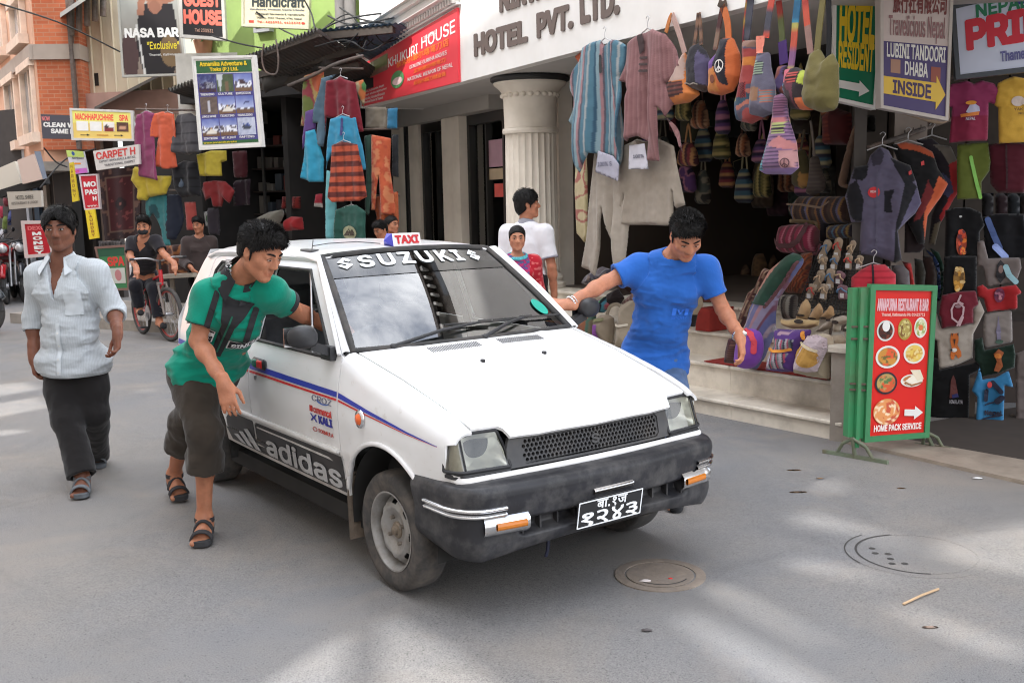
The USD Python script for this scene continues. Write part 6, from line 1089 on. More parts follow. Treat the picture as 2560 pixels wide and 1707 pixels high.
  if ms:part(R,nm,cat(ms),M('print_%d_%d_%d'%tuple(pr[2]),srgb(*pr[2]),.75,var=.1),False,label=lb)
 if hang is not None:
  a=f2 .st(*Zf([hang])[0]);b=np.array([a[0],a[1]+.09]);part(R,'hanger',f2 .put(cat([tube([(a[0]-.10,a[1]-.035,0),(a[0],a[1]+.0,0),(a[0]+.10,a[1]-.035,0)],.005,6),tube(spl([(a[0],a[1],0),(a[0],a[1]+.04,0),(a[0]+.018,a[1]+.07,0),(a[0],a[1]+.085,0),(a[0]-.018,a[1]+.07,0)],4,False),.003,5)])),HANG,True)
 for wp in wires:part(R,'cord',tube(f2 .w(np.c_[f2 .poly(Zf(wp)),np.zeros(len(wp))]),.004,5),WIRE,True)
 return R
_seed=100
TEAL,PINKS,GB=(86,132,152),(176,128,132),(120,126,140)
PO=HF.off(.05)
cloth('blue, pink and grey striped poncho hanging from the hotel fascia','poncho',PO,'4',[(215,310),(280,275),(315,262),(330,300),(350,285),(385,258),(440,265),(480,300),(475,420),(455,500),(478,640),(470,900),(445,1050),(410,1110),(395,1030),(340,1020),(275,1000),(245,1060),(215,1130),(195,1070),(160,900),(130,790),(150,640),(115,570),(150,480),(190,370)],('v',[(2,TEAL),(1,(60,96,120)),(2,(140,170,180)),(1.5,PINKS),(1,(96,90,104)),(2,TEAL),(1,(170,176,176))],4.2,.05),0,.022,.0095,(.085,11),name='poncho',prints=[('l',[(325,370),(325,470)],(60,60,62),'button_loops',.012)],hang=(345,250))
cloth('dusty mauve poncho with toggle buttons hanging beside the striped one','poncho',PO,'4',[(490,280),(470,400),(435,530),(500,560),(520,590),(468,720),(490,930),(560,890),(620,930),(632,1050),(690,1055),(700,880),(700,700),(740,780),(770,890),(845,1010),(790,860),(735,760),(775,640),(735,545),(770,510),(815,430),(785,320),(745,225),(660,190),(600,215),(555,225)],('v',[(2,(150,104,104)),(1,(140,94,96)),(2,(160,112,112))],22),.04,.022,.0095,(.10,10),name='poncho',prints=[('l',[(583,380),(618,378)],(70,56,56),'toggle',.009),('l',[(583,422),(618,420)],(70,56,56),'toggle',.009),('l',[(583,465),(618,463)],(70,56,56),'toggle',.009),('q',[(565,235),(600,222),(612,262),(610,330),(585,360)],(56,40,42),'neck_opening')],hang=(625,185))
BEI=(188,176,160)
cloth('beige linen trousers hanging under the striped poncho','trousers',HF.off(-.05),'s',[(1488,382),(1558,370),(1562,440),(1574,560),(1566,650),(1550,682),(1538,660),(1524,580),(1512,520),(1502,600),(1489,690),(1455,668),(1468,560),(1478,450)],('s',BEI),0,.025,.013,(.06,12),name='trousers')
cloth('beige long-sleeved linen shirt hanging under the mauve poncho','shirt',HF.off(-.03),'4',[(470,950),(560,908),(620,925),(700,908),(800,955),(835,1150),(862,1340),(815,1365),(800,1250),(790,1477),(620,1470),(455,1470),(480,1270),(465,1362),(425,1360),(445,1150),(462,1000)],('s',(178,165,148)),0,.020,.013,(.045,10),name='shirt',prints=[('q',[(560,912),(620,932),(690,912),(640,985),(600,985)],(120,108,96),'neck_opening')])
cloth('white price paper reading 100% pinned on the beige shirt','paper',HF.off(.02),'4',[(505,950),(605,938),(632,1105),(500,1108)],('s',(226,224,236)),.06,.003,.02,wr=(.006,6),name='price_paper',prints=[('t',('100%',(535,1008,605,1036),2),(60,60,80))])
cloth('white price paper hanging askew under the striped poncho','paper',HF.off(.02),'4',[(300,985),(400,1020),(440,1075),(432,1185),(283,1125)],('s',(190,188,206)),.05,.003,.02,wr=(.008,6),name='price_paper',prints=[('t',('100% S',(305,1055,395,1090),1),(70,70,90))])
cloth('pale yellow scarf with red blotches hanging by the shop door','scarf',HF.off(-.15),'s',[(1440,375),(1468,380),(1470,590),(1460,607),(1443,585),(1438,480)],('n',[(206,190,140),(212,200,150),(190,110,96),(214,196,150)],9),0,.02,.012,(.03,14),name='scarf')
cloth('orange cloth peeping out behind the striped poncho','cloth',HF.off(-.08),'4',[(150,370),(215,325),(240,400),(180,420)],('s',(220,104,56)),0,.02,.012,name='orange_cloth')
BG=HF.off(.02)
def bag(label,pts,spec,straps=(),patches=(),prints=(),off=0,t=.07,**k):return cloth(label,'bag',BG,'4',pts,spec,off,t,.0085,None,(.012,9),name='shoulder_bag',part_name='bag_body',straps=straps,patches=patches,prints=prints,**k)
bag('cream and orange shoulder bag next to the mauve poncho',[(845,400),(872,340),(890,450),(930,560),(965,620),(900,672),(770,692),(765,560),(810,470)],('s',(226,128,44)),[([(745,215),(768,130),(785,96)],.035,(222,132,48)),([(785,96),(830,220),(868,350)],.045,(206,168,156))],[([(845,400),(872,340),(895,520),(760,540)],(206,174,160)),([(768,545),(890,528),(905,610),(770,660)],('h',[(1,(120,60,50)),(1,(70,40,38))],12))])
bag('small black and grey shoulder bag with a zigzag hem',[(925,300),(960,285),(1000,330),(1030,400),(1037,580),(1000,606),(895,575),(893,420)],('s',(52,50,56)),[([(930,300),(945,190),(957,86)],.03,('h',[(1,(150,110,84)),(1,(90,70,64))],12)),([(975,295),(972,190),(960,86)],.03,('h',[(1,(150,110,84)),(1,(90,70,64))],12))],[([(980,330),(1032,390),(1037,560),(985,540)],(92,84,116)),([(893,540),(1037,560),(1037,610),(893,590)],(84,66,60))],[('l',[(900,552),(925,545),(950,555),(975,545),(1000,553)],(150,140,130))])
bag('orange, black and purple patchwork bag with a white peace sign',[(1040,400),(1090,345),(1120,250),(1182,250),(1222,350),(1230,500),(1180,602),(1110,627),(1038,612)],('s',(216,106,40)),[([(1115,40),(1090,180),(1065,330)],.04,('h',[(1,(90,50,50)),(1,(150,120,100))],9)),([(1115,40),(1145,140),(1155,260)],.055,(226,116,40)),([(1090,20),(1115,35),(1140,20)],.045,(90,74,60))],[([(1040,400),(1120,330),(1110,470),(1036,470)],(118,66,156)),([(1120,250),(1175,250),(1180,400),(1185,560),(1150,550),(1100,440)],(44,42,52)),([(1036,470),(1110,440),(1130,600),(1036,600)],(222,136,48))],[('peace',((1148,435),27),(205,200,196)),('e',((1105,520),14,26),(120,70,50))])
bag('tall patchwork bag with red corduroy and blue panels',[(1262,265),(1335,262),(1345,420),(1372,560),(1402,762),(1310,812),(1222,792),(1208,680),(1245,540),(1262,400)],('n',[(176,70,66),(96,90,110),(190,110,90),(50,80,100)],9),[([(1268,265),(1285,130),(1300,-20)],.06,('h',[(1,(60,60,72)),(1,(84,84,96))],14)),([(1250,440),(1256,200),(1275,0)],.02,('h',[(1,(170,30,50)),(1,(180,150,40))],3))],[([(1262,262),(1340,262),(1338,310),(1265,310)],(150,112,96)),([(1270,380),(1342,370),(1345,430),(1270,430)],(218,130,40)),([(1245,545),(1320,540),(1320,640),(1235,640)],('v',[(1,(170,40,44)),(1,(70,30,40))],22)),([(1208,680),(1250,660),(1260,790),(1225,792)],(50,84,112)),([(1215,600),(1240,560),(1245,660),(1210,680)],(190,180,90))])
bag('grey-blue patchwork bag with a salmon flap and striped pockets',[(1357,345),(1417,345),(1425,430),(1452,560),(1454,742),(1380,768),(1306,752),(1305,650),(1330,500)],('s',(112,108,128)),[([(1440,-20),(1415,120),(1398,250)],.05,('h',[(1,(222,84,60)),(2,(84,84,96))],1.2))],[([(1357,345),(1417,345),(1410,240),(1370,240)],(216,130,110)),([(1350,405),(1410,400),(1415,490),(1345,500)],('h',[(1,(60,62,72)),(1,(170,190,160))],26)),([(1320,570),(1400,570),(1395,660),(1315,660)],(160,116,84)),([(1405,590),(1452,590),(1452,670),(1405,670)],('h',[(1,(200,110,80)),(1,(90,150,160))],22))],[('q',[(1362,240),(1415,235),(1408,350),(1365,352)],(218,128,108),'flap')],off=.06)
bag('purple strapped patterned bag hanging behind the patchwork bags',[(1492,430),(1535,430),(1560,560),(1570,640),(1470,620),(1470,520)],('n',[(170,100,90),(110,90,140),(80,60,66)],14),[([(1478,-20),(1495,130),(1505,270)],.045,('h',[(1,(110,120,70)),(1,(190,70,60))],7)),([(1505,270),(1515,420)],.07,(92,56,140))],off=-.08)
bag('long bag striped in pink, purple and turquoise hanging lowest in the row',[(1470,625),(1500,610),(1528,640),(1540,765),(1590,930),(1608,1100),(1560,1142),(1400,1140),(1368,1118),(1400,1000),(1440,850),(1455,765)],('h',[(1,(150,110,150)),(1,(80,60,96))],22),(),[([(1460,620),(1530,620),(1535,760),(1455,760)],('h',[(1,(140,90,120)),(1,(90,56,80))],30)),([(1370,1120),(1440,800),(1450,850),(1418,1130)],('h',[(1,(70,160,176)),(1,(50,48,66))],26)),([(1455,770),(1540,765),(1550,800),(1455,860)],(206,120,124)),([(1475,800),(1545,800),(1550,870),(1480,880)],('h',[(1,(60,40,66)),(1,(190,200,120))],26)),([(1450,950),(1530,890),(1590,930),(1600,980),(1540,970)],(206,130,130)),([(1535,985),(1600,985),(1606,1100),(1540,1100)],(206,150,150)),([(1368,1112),(1608,1096),(1608,1150),(1368,1150)],(150,120,176))],[('peace',((1572,1065),22),(90,60,66))],off=.08)
bag('pink and black patchwork bag with blue stripes beside the olive bag',[(1540,450),(1600,440),(1692,480),(1715,650),(1702,722),(1640,722),(1560,712),(1522,580)],('n',[(70,56,60),(120,60,76),(60,50,54)],12),[([(1610,-20),(1590,150)],.055,('h',[(1,(60,160,200)),(1,(40,110,150))],10)),([(1590,150),(1578,300),(1560,450)],.05,('h',[(1,(200,190,90)),(2,(220,90,60)),(2,(150,100,150))],1)),([(1652,-20),(1668,170)],.045,('h',[(1,(226,90,60)),(1,(190,60,50))],7)),([(1668,170),(1690,350)],.045,(170,130,120))],[([(1540,450),(1580,445),(1570,540),(1525,560)],(216,100,120)),([(1580,480),(1640,475),(1640,545),(1575,540)],('h',[(1,(226,90,80)),(1,(40,30,34))],22)),([(1525,540),(1560,540),(1558,630),(1525,620)],('h',[(1,(70,160,220)),(1,(50,40,60))],26)),([(1640,420),(1692,470),(1690,560),(1650,540)],(200,214,70)),([(1635,640),(1705,640),(1702,725),(1640,725)],(238,120,60))])
cloth('plain olive green shoulder bag with one black strap','bag',BG,'5',[(185,350),(230,320),(275,395),(318,350),(352,420),(352,640),(330,722),(250,738),(160,705),(138,655),(150,480)],('s',(122,112,62)),.05,.08,.012,None,(.02,8),name='shoulder_bag',part_name='bag_body',straps=[([(215,345),(235,150),(262,-40)],.045,(128,118,66)),([(290,390),(296,200),(290,-40)],.035,(24,24,26))])
IN=HW.off(-.6)
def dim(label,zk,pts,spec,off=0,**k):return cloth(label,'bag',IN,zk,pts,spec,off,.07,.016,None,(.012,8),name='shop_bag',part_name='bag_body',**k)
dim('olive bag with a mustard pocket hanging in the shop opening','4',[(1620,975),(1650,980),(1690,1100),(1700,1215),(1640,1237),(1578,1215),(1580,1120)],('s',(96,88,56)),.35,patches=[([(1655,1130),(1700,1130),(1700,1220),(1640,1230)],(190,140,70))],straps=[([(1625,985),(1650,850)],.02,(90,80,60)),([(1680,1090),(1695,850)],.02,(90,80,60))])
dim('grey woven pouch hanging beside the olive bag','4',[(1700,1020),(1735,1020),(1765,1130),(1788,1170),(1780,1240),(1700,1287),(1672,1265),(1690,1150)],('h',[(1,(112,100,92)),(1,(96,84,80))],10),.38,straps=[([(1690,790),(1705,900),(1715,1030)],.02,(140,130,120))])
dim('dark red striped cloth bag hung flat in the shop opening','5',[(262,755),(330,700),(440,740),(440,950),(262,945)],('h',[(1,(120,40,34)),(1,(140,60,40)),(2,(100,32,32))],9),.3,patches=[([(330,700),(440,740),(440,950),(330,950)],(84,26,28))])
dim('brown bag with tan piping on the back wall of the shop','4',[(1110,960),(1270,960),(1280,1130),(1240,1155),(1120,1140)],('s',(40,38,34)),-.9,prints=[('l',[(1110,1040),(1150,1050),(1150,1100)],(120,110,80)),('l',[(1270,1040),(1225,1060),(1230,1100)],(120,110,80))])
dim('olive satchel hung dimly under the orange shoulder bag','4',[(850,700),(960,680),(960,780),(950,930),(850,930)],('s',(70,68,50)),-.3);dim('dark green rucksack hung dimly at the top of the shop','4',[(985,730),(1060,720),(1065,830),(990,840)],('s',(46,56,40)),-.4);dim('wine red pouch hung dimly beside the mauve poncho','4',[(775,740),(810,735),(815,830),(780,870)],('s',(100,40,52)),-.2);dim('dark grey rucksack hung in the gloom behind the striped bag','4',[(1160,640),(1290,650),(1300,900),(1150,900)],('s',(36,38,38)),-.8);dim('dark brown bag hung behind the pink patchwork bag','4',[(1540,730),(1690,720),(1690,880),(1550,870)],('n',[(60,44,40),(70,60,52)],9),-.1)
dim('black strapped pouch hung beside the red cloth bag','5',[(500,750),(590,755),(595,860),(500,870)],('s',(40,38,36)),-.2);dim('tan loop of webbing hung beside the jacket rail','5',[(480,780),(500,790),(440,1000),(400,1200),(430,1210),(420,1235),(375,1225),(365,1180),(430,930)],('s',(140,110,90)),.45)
rg=random.Random(9)
for k in range(14):
 x=1610+k*24+rg.random()*10;y=690+rg.random()*30;w=16+rg.random()*10;hh=46+rg.random()*20;sp_=IN.off(-1.6-.4*(k%2))
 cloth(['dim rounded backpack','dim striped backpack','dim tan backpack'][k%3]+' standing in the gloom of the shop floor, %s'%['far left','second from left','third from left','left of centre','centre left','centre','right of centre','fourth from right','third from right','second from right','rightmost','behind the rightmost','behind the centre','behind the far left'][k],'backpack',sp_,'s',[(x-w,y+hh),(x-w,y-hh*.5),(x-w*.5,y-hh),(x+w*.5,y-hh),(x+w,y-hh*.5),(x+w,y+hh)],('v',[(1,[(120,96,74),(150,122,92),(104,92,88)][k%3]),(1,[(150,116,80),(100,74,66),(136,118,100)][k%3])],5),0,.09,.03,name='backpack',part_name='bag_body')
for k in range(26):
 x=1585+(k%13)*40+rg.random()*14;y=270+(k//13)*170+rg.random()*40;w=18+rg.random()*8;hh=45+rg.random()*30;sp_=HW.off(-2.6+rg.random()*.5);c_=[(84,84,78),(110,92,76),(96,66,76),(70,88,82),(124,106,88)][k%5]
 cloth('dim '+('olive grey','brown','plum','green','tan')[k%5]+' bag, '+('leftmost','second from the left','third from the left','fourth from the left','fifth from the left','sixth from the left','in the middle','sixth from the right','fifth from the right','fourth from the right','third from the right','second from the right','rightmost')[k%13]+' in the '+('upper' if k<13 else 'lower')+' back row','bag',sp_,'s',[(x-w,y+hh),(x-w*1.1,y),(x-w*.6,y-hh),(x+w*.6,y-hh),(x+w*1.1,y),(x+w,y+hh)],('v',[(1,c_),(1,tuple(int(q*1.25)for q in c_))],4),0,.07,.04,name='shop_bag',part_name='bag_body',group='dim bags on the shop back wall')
ORD=['leftmost','second from the left','third from the left','fourth from the left','fifth from the left','sixth from the left','seventh from the left','eighth from the left','ninth from the left','tenth from the left','third from the right','second from the right','rightmost']
PNAM=['wine red and sand','blue-grey and straw','olive and khaki','rust and brown','purple and pink','grey-green and stone']
PALS=[((150,60,70),(210,150,90),(90,50,60)),((70,110,130),(180,170,130),(60,60,80)),((120,110,60),(180,160,90),(70,70,44)),((170,100,60),(90,60,50),(200,150,110)),((110,70,130),(190,120,150),(60,50,80)),((90,96,90),(150,140,120),(60,60,58))]
for k in range(30):
 x=1600+(k%10)*50+rg.random()*24;y=(262,350,430)[k//10]+rg.random()*40;w=17+rg.random()*9;hh=28+rg.random()*16;sp_=HW.off(-.35-.3*(k//10)-rg.random()*.3);P_=PALS[(k*7)%6];kd=rg.choice('vhn')
 cloth(PNAM[(k*7)%6]+{'v':' striped','h':' banded','n':' mottled'}[kd]+' bag, '+ORD[k%10]+' in the '+('top','middle','bottom')[k//10]+' inner row','bag',sp_,'s',[(x-w,y+hh*.8),(x-w*.7,y+hh),(x+w*.7,y+hh),(x+w,y+hh*.8),(x+w*.8,y-hh*.3),(x+w*.35,y-hh),(x-w*.35,y-hh),(x-w*.8,y-hh*.3)],(kd,[(1,P_[0]),(1,P_[1]),(1,P_[2])],3)if kd!='n' else('n',list(P_),12),0,.06,.018,name='shop_bag',part_name='bag_body',straps=[([(x-w*.3,y-hh*.9),(x,y-hh*2.6),(x+w*.3,y-hh*.9)],.02,P_[1])],group='bags hung behind the front row')
SF=Frame((sw(0,-6.0,0))[:2],S_AZ)
def goods(label,catg,zk,pts,spec,off=0.0,t=.08,nm=None,**k):return cloth(label,catg,SF,zk,pts,spec,off,t,.0095,None,k.pop('wr',(.012,8)),name=nm or catg.replace(' ','_'),part_name='bag_body',**k)
STR1=[(2,(150,120,130)),(1,(96,100,140)),(2,(176,140,140)),(1,(70,60,80)),(2,(130,130,160)),(1,(190,170,170))]
BRN=[(2,(84,66,58)),(1,(140,96,60)),(2,(60,54,62)),(1,(104,100,130)),(1,(150,110,60)),(2,(70,50,46))]
goods('large brown striped saddle bag topping the pile on the steps','bag','d',[(705,215),(790,128),(1150,128),(1210,200),(1200,335),(1000,345),(985,490),(940,490),(935,350),(745,345),(740,300)],('v',BRN,4.2),-.55,.12,nm='saddle_bag',prints=[('l',[(710,190),(850,190),(1010,215),(1060,170)],(120,100,84),'piping',.008),('l',[(745,320),(850,320),(960,335),(955,480)],(130,112,84),'strap',.014)])
goods('blue and brown striped roll bag behind the sandals','bag','d',[(1000,360),(1215,340),(1225,450),(1000,470)],('v',[(1,(70,110,140)),(1,(80,56,60)),(1,(150,120,60)),(2,(66,60,70))],3),-.5,.09,nm='roll_bag')
goods('crimson striped cushion bag with a dark flap above the guitar cases','bag','d',[(635,362),(720,348),(868,345),(905,360),(932,400),(932,485),(900,562),(760,575),(650,570),(614,540),(618,430)],('v',[(2,(150,40,72)),(1,(190,100,120)),(1,(120,40,60)),(1,(100,56,60))],5),-.42,.12,nm='shoulder_bag',prints=[('l',[(628,470),(680,512),(770,512),(840,470),(870,400),(866,350)],(84,52,56),'flap_edge',.018)],straps=[([(900,575),(935,575),(955,500)],.02,(110,60,70),.02)])
goods('orange and brown striped bag half hidden behind the green guitar case','bag','d',[(800,575),(880,565),(870,680),(850,720),(845,820),(790,890),(690,885),(660,850),(720,720)],('d',[(1,(150,76,36)),(1,(110,44,34)),(1,(170,90,50)),(1,(84,60,50))],9),-.30,.10,nm='shoulder_bag')
goods('grey and white striped bag between the guitar case and the sandal rack','bag','d',[(640,900),(760,900),(765,1090),(660,1090),(630,1000)],('v',[(1,(110,100,92)),(1,(166,160,148)),(1,(60,54,52))],2.2),-.2,.07,nm='striped_bag')
goods('striped guitar case with a dark green neck leaning on the steps','guitar case','d',[(690,590),(730,570),(775,582),(808,622),(800,665),(705,800),(610,940),(590,1040),(585,1200),(500,1400),(445,1482),(300,1468),(360,1300),(355,1190),(405,1000),(470,860),(560,700),(630,640)],('v',[(2,(110,112,160)),(1,(176,130,140)),(2,(150,140,170)),(1,(120,70,90)),(2,(96,100,150)),(1,(170,150,160))],2.6,.9),.10,.10,nm='guitar_case',patches=[([(690,588),(735,568),(780,580),(808,625),(690,800),(600,905),(556,972),(448,950),(560,780),(640,650)],(48,82,66)),([(560,690),(640,630),(660,640),(480,900),(450,870)],(206,140,120))],prints=[('l',[(800,640),(700,790),(600,930),(560,990)],(96,60,64),'piping',.010),('l',[(450,950),(560,970)],(34,60,48),'seam',.006)])
goods('second guitar case in a zigzag weave leaning left of the green one','guitar case','d',[(500,690),(538,700),(560,720),(440,900),(420,1000),(330,1170),(298,1110),(385,880),(440,835)],('d',[(1,(110,66,60)),(1,(190,160,130)),(1,(80,50,50)),(1,(150,110,90))],14),.02,.07,nm='guitar_case')
goods('round purple bag with a red rim in front of the guitar case','backpack','d',[(330,1185),(400,1163),(468,1195),(492,1290),(480,1390),(430,1462),(345,1478),(290,1430),(288,1340),(310,1240)],('s',(140,66,190)),.20,.10,nm='round_bag',smooth_=1,prints=[('l',[(395,1172),(445,1200),(470,1260),(468,1340)],(214,70,84),'rim',.016),('q',[(372,1195),(412,1200),(408,1245),(374,1242)],(196,200,206),'label'),('q',[(400,1260),(420,1265),(410,1340),(395,1340)],(210,200,206),'band')])
goods('maroon striped pouch at the left end of the step','bag','d',[(230,1240),(275,1245),(305,1300),(290,1442),(196,1432),(208,1330)],('h',[(1,(120,84,70)),(1,(70,40,46))],12),.18,.06,nm='pouch',patches=[([(225,1238),(275,1240),(225,1440),(190,1440)],(74,36,44))])
goods('purple backpack with a striped front and an orange zip','backpack','d',[(600,1165),(700,1172),(868,1172),(850,1260),(820,1310),(750,1502),(640,1505),(528,1490),(545,1390),(600,1280)],('s',(96,56,140)),.22,.11,nm='backpack',patches=[([(612,1240),(790,1240),(770,1330),(590,1330)],('v',[(1,(60,60,84)),(1,(190,190,196)),(1,(200,70,110)),(1,(110,130,130))],7)),([(560,1345),(745,1345),(700,1470),(530,1475)],('v',[(1,(200,200,206)),(1,(70,70,90)),(1,(210,80,110)),(1,(120,140,140)),(1,(190,170,190))],6)),([(655,1180),(745,1185),(740,1210),(650,1205)],(196,160,176))],prints=[('l',[(582,1318),(640,1330),(720,1328),(766,1318)],(226,150,60),'zip',.010),('l',[(845,1190),(852,1235)],(224,150,60),'loop',.012)],straps=[([(600,1170),(590,1150),(620,1200)],.03,(180,170,176),.02)])
goods('cream backpack with a mustard oval pocket on the step','backpack','d',[(870,1212),(960,1200),(1030,1215),(1048,1310),(1020,1400),(1015,1562),(880,1545),(748,1512),(760,1430),(790,1330),(832,1272)],('s',(200,184,156)),.22,.11,nm='backpack',prints=[('q',[(880,1215),(960,1205),(1035,1235),(1040,1320),(1000,1420),(980,1490),(880,1495),(790,1470),(785,1400),(830,1290)],(186,170,176),'striped_panel'),('e',((893,1372),100,100),(184,140,66),'oval_pocket'),('l',[(830,1270),(980,1330)],(214,200,170),'strap',.010)])
goods('crumpled cream cloth bag beside the mustard backpack','bag','d',[(1030,1215),(1110,1210),(1160,1260),(1130,1310),(1050,1310)],('s',(190,172,146)),.12,.08,nm='cloth_bag',wr=(.03,9))
goods('cream canvas bag with a black panel on the red mat by the blue man','bag','c',[(1530,690),(1575,660),(1590,740),(1540,820),(1520,930),(1450,925),(1490,780)],('s',(190,170,140)),-.05,.08,nm='canvas_bag',patches=[([(1500,800),(1540,830),(1520,935),(1450,930)],(40,36,34))])
MATR=M('red_mat',srgb(140,40,32),.9,0,.2,12)
single('red_mat',sbox(a_at(2072,-5.98,.33)-1.12,a_at(2072,-5.98,.33)-.01,-6.255,-5.965,.334,.340),MATR,'red cloth edging under the backpacks on the second step','mat');single('red_runner',sbox(a_at(1740,-6.24,.6),a_at(1775,-6.24,.6),-6.52,-6.232,.524,.704),MATR,'red cloth hanging down the step beside the blue shirted man','mat')
RK=thing('wire_rack','black wire mesh rack leaning on the steps full of sandals','rack',SF.w([SF.st(*ZR['d']([(1000,1060)])[0])])[0])
rc=[SF.off(o).hit(*ZR['d']([p])[0])for p,o in(((925,560),-.33),((1260,560),-.33),((1180,1075),-.05),((760,1010),-.05))]
def rk(u,v):return rc[0]*(1-u)*(1-v)+rc[1]*u*(1-v)+rc[2]*u*v+rc[3]*(1-u)*v
for k in range(17):part(RK,'wire',tube([rk(k/16,0),rk(k/16,1)],.0028,5),WIRE,True)
for k in range(21):part(RK,'wire',tube([rk(0,k/20),rk(1,k/20)],.0028,5),WIRE,True)
TAN=(186,160,130)
def sole(i,x,y,ln,wd,ang,c,toe,where,z='d'):
 zz_=-.05-.28*(1-min(max((y-560)/480,0),1))+.03;fr_=SF.off(zz_);p0=fr_.st(*ZR[z]([(x,y)])[0]);s=np.linalg.norm(fr_.st(*ZR[z]([(x+100,y)])[0])-p0)/100;a=math.radians(ang);d=np.array([math.sin(a),math.cos(a)]);n_=np.array([d[1],-d[0]]);L,Wd=ln*s*.92,wd*s*.92
 o=[(-.5,.0),(-.48,.34),(-.25,.42),(0,.36),(.25,.46),(.42,.40),(.5,.0)];pts=np.array([d*f*L+n_*b*Wd for f,b in o]+[d*f*L-n_*b*Wd for f,b in o[-2:0:-1]]);poly=Polygon(spl(pts,4)).buffer(0)
 R=thing('sandal','tan leather sandal on the wire rack, '+where,'sandal',fr_.w([(*p0,0)])[0],0,None);V,F,P=pillow(poly,.006,.012,.010,seed=i);mk=lambda V:fr_.w(np.c_[V[:,:2]+p0,V[:,2]]);part(R,'sole',trimesh.Trimesh(mk(V),F,process=False),CLOTH,True,np.tile(C(*c),(len(V),1)))
 for sg in(-1,1):
  st_=np.array([(*(d*L*.30),.012),(*(d*L*.16+n_*sg*Wd*.25),.03),(*(d*L*.0+n_*sg*Wd*.42),.008)]);part(R,'strap',tube(mk(spl(st_,4,False)),.0055,6),M('sandal_strap_%d'%(i%4),srgb(*toe),.7,var=.5,scale=60),True)
 part(R,'sticker',mk_flat(fit(box(0,0,1,1),-.016,-.016,.016,.016),lambda V:mk(V+np.r_[-d*L*.22,.011])),M('sticker_white',(.6,.6,.6),.6))
def mk_flat(g,f):m=flat(g,0,.001);return trimesh.Trimesh(f(np.asarray(m.vertices)),m.faces,process=False)
SP=[(975,560,190,80,28,(90,120,150),'far left of the top row'),(1080,545,180,80,8,(190,80,70),'second from the left of the top row'),(1180,555,170,60,22,TAN,'right of the top row'),(968,655,120,72,6,TAN,'left of the second row'),(1055,650,125,72,14,TAN,'middle of the second row'),(1165,645,120,72,4,TAN,'right of the second row'),(1250,650,120,66,8,TAN,'far right of the second row'),(925,800,190,84,26,(120,100,130),'left of the third row'),(1020,790,185,84,4,(190,70,84),'middle of the third row'),(870,880,130,80,22,TAN,'left of the fourth row'),(970,880,130,80,8,TAN,'middle of the fourth row'),(1095,770,110,90,20,(100,110,160),'upper one of the beaded pair'),(1118,880,110,100,-6,(200,90,90),'lower one of the beaded pair')]
for i,(x,y,l,w,a,c,wh)in enumerate(SP):sole(i,x,y,l,w,a,(188,166,140)if i<11 else(150,110,120),c,wh)
def slipper(label,pts,c,off,mouth):return cloth(label,'slipper',SF,'d',pts,('s',c),off,.045,.011,None,(.006,10),name='slipper',part_name='upper',prints=[('e',(mouth[0],mouth[1],mouth[2]),(46,36,30),'opening')])
slipper('tan slipper with an upturned toe, left of the three standing ones',[(770,1040),(800,960),(835,925),(866,975),(868,1030),(850,1090),(770,1120),(755,1080)],(196,160,112),.06,((810,1055),38,14));slipper('tan slipper with an upturned toe, middle of the three standing ones',[(865,1060),(900,1000),(935,955),(965,1010),(960,1060),(930,1100),(870,1110)],(190,152,106),.06,((900,1082),34,12));slipper('tan slipper with an upturned toe, right of the three standing ones',[(950,1060),(1000,1010),(1020,975),(1045,1000),(1055,1060),(1010,1090),(950,1095)],(184,144,96),.06,((990,1078),28,10));slipper('long pointed tan slipper lying across the front of the rack',[(622,1085),(680,1100),(760,1085),(850,1095),(935,1100),(930,1140),(860,1165),(720,1165),(650,1140)],(204,172,118),.12,((800,1105),36,20));slipper('grey pointed slipper beside the sandal rack',[(905,1190),(960,1130),(1040,1080),(1060,1110),(1030,1160),(960,1190)],(176,160,142),.12,((1030,1095),18,10));slipper('pale slipper with dark lining near the stone block',[(1050,1080),(1120,1060),(1190,1075),(1190,1110),(1110,1140),(1100,1190),(1045,1190)],(186,172,152),.12,((1085,1110),30,18));slipper('pale slipper hanging down beside the stone block',[(1130,1150),(1190,1130),(1192,1280),(1170,1290),(1140,1230)],(180,166,148),.14,((1160,1170),16,14))
LG=SF
goods('cream and purple backpack standing on the steps beyond the bonnet','backpack','c',[(655,870),(700,830),(770,822),(808,850),(812,960),(800,1075),(740,1062),(655,1030)],('s',(166,150,128)),-.1,.10,nm='backpack',prints=[('q',[(690,905),(735,905),(740,1010),(752,1045),(665,1040),(690,985)],(130,70,150),'panel'),('l',[(690,870),(770,860)],(120,120,84),'band',.014)],straps=[([(735,830),(760,760),(820,735),(862,770),(872,850)],.03,(170,156,132),-.03)])
goods('large cream backpack next to the blue shirted man','backpack','c',[(880,800),(900,735),(960,700),(1015,700),(1020,900),(1010,1120),(850,1110),(862,950)],('s',(176,162,140)),-.02,.11,nm='backpack',prints=[('l',[(870,905),(930,915),(990,905)],(214,206,190),'zip',.010)])
goods('rainbow striped bag on the steps under the bundles','bag','c',[(545,745),(600,720),(700,690),(755,660),(775,740),(735,805),(640,812),(545,800)],('v',[(1,(40,44,50)),(1,(70,150,170)),(1,(210,90,100)),(1,(220,180,70)),(1,(50,44,54)),(1,(150,90,160)),(1,(90,170,110))],2.2,.2),-.15,.10,nm='striped_bag')
goods('orange and green patchwork rucksack at the far left of the steps','backpack','c',[(500,850),(560,812),(650,815),(655,880),(640,1010),(600,1005),(500,950)],('n',[(190,120,84),(110,150,130),(160,146,120),(176,96,70)],10),-.15,.09,nm='backpack')
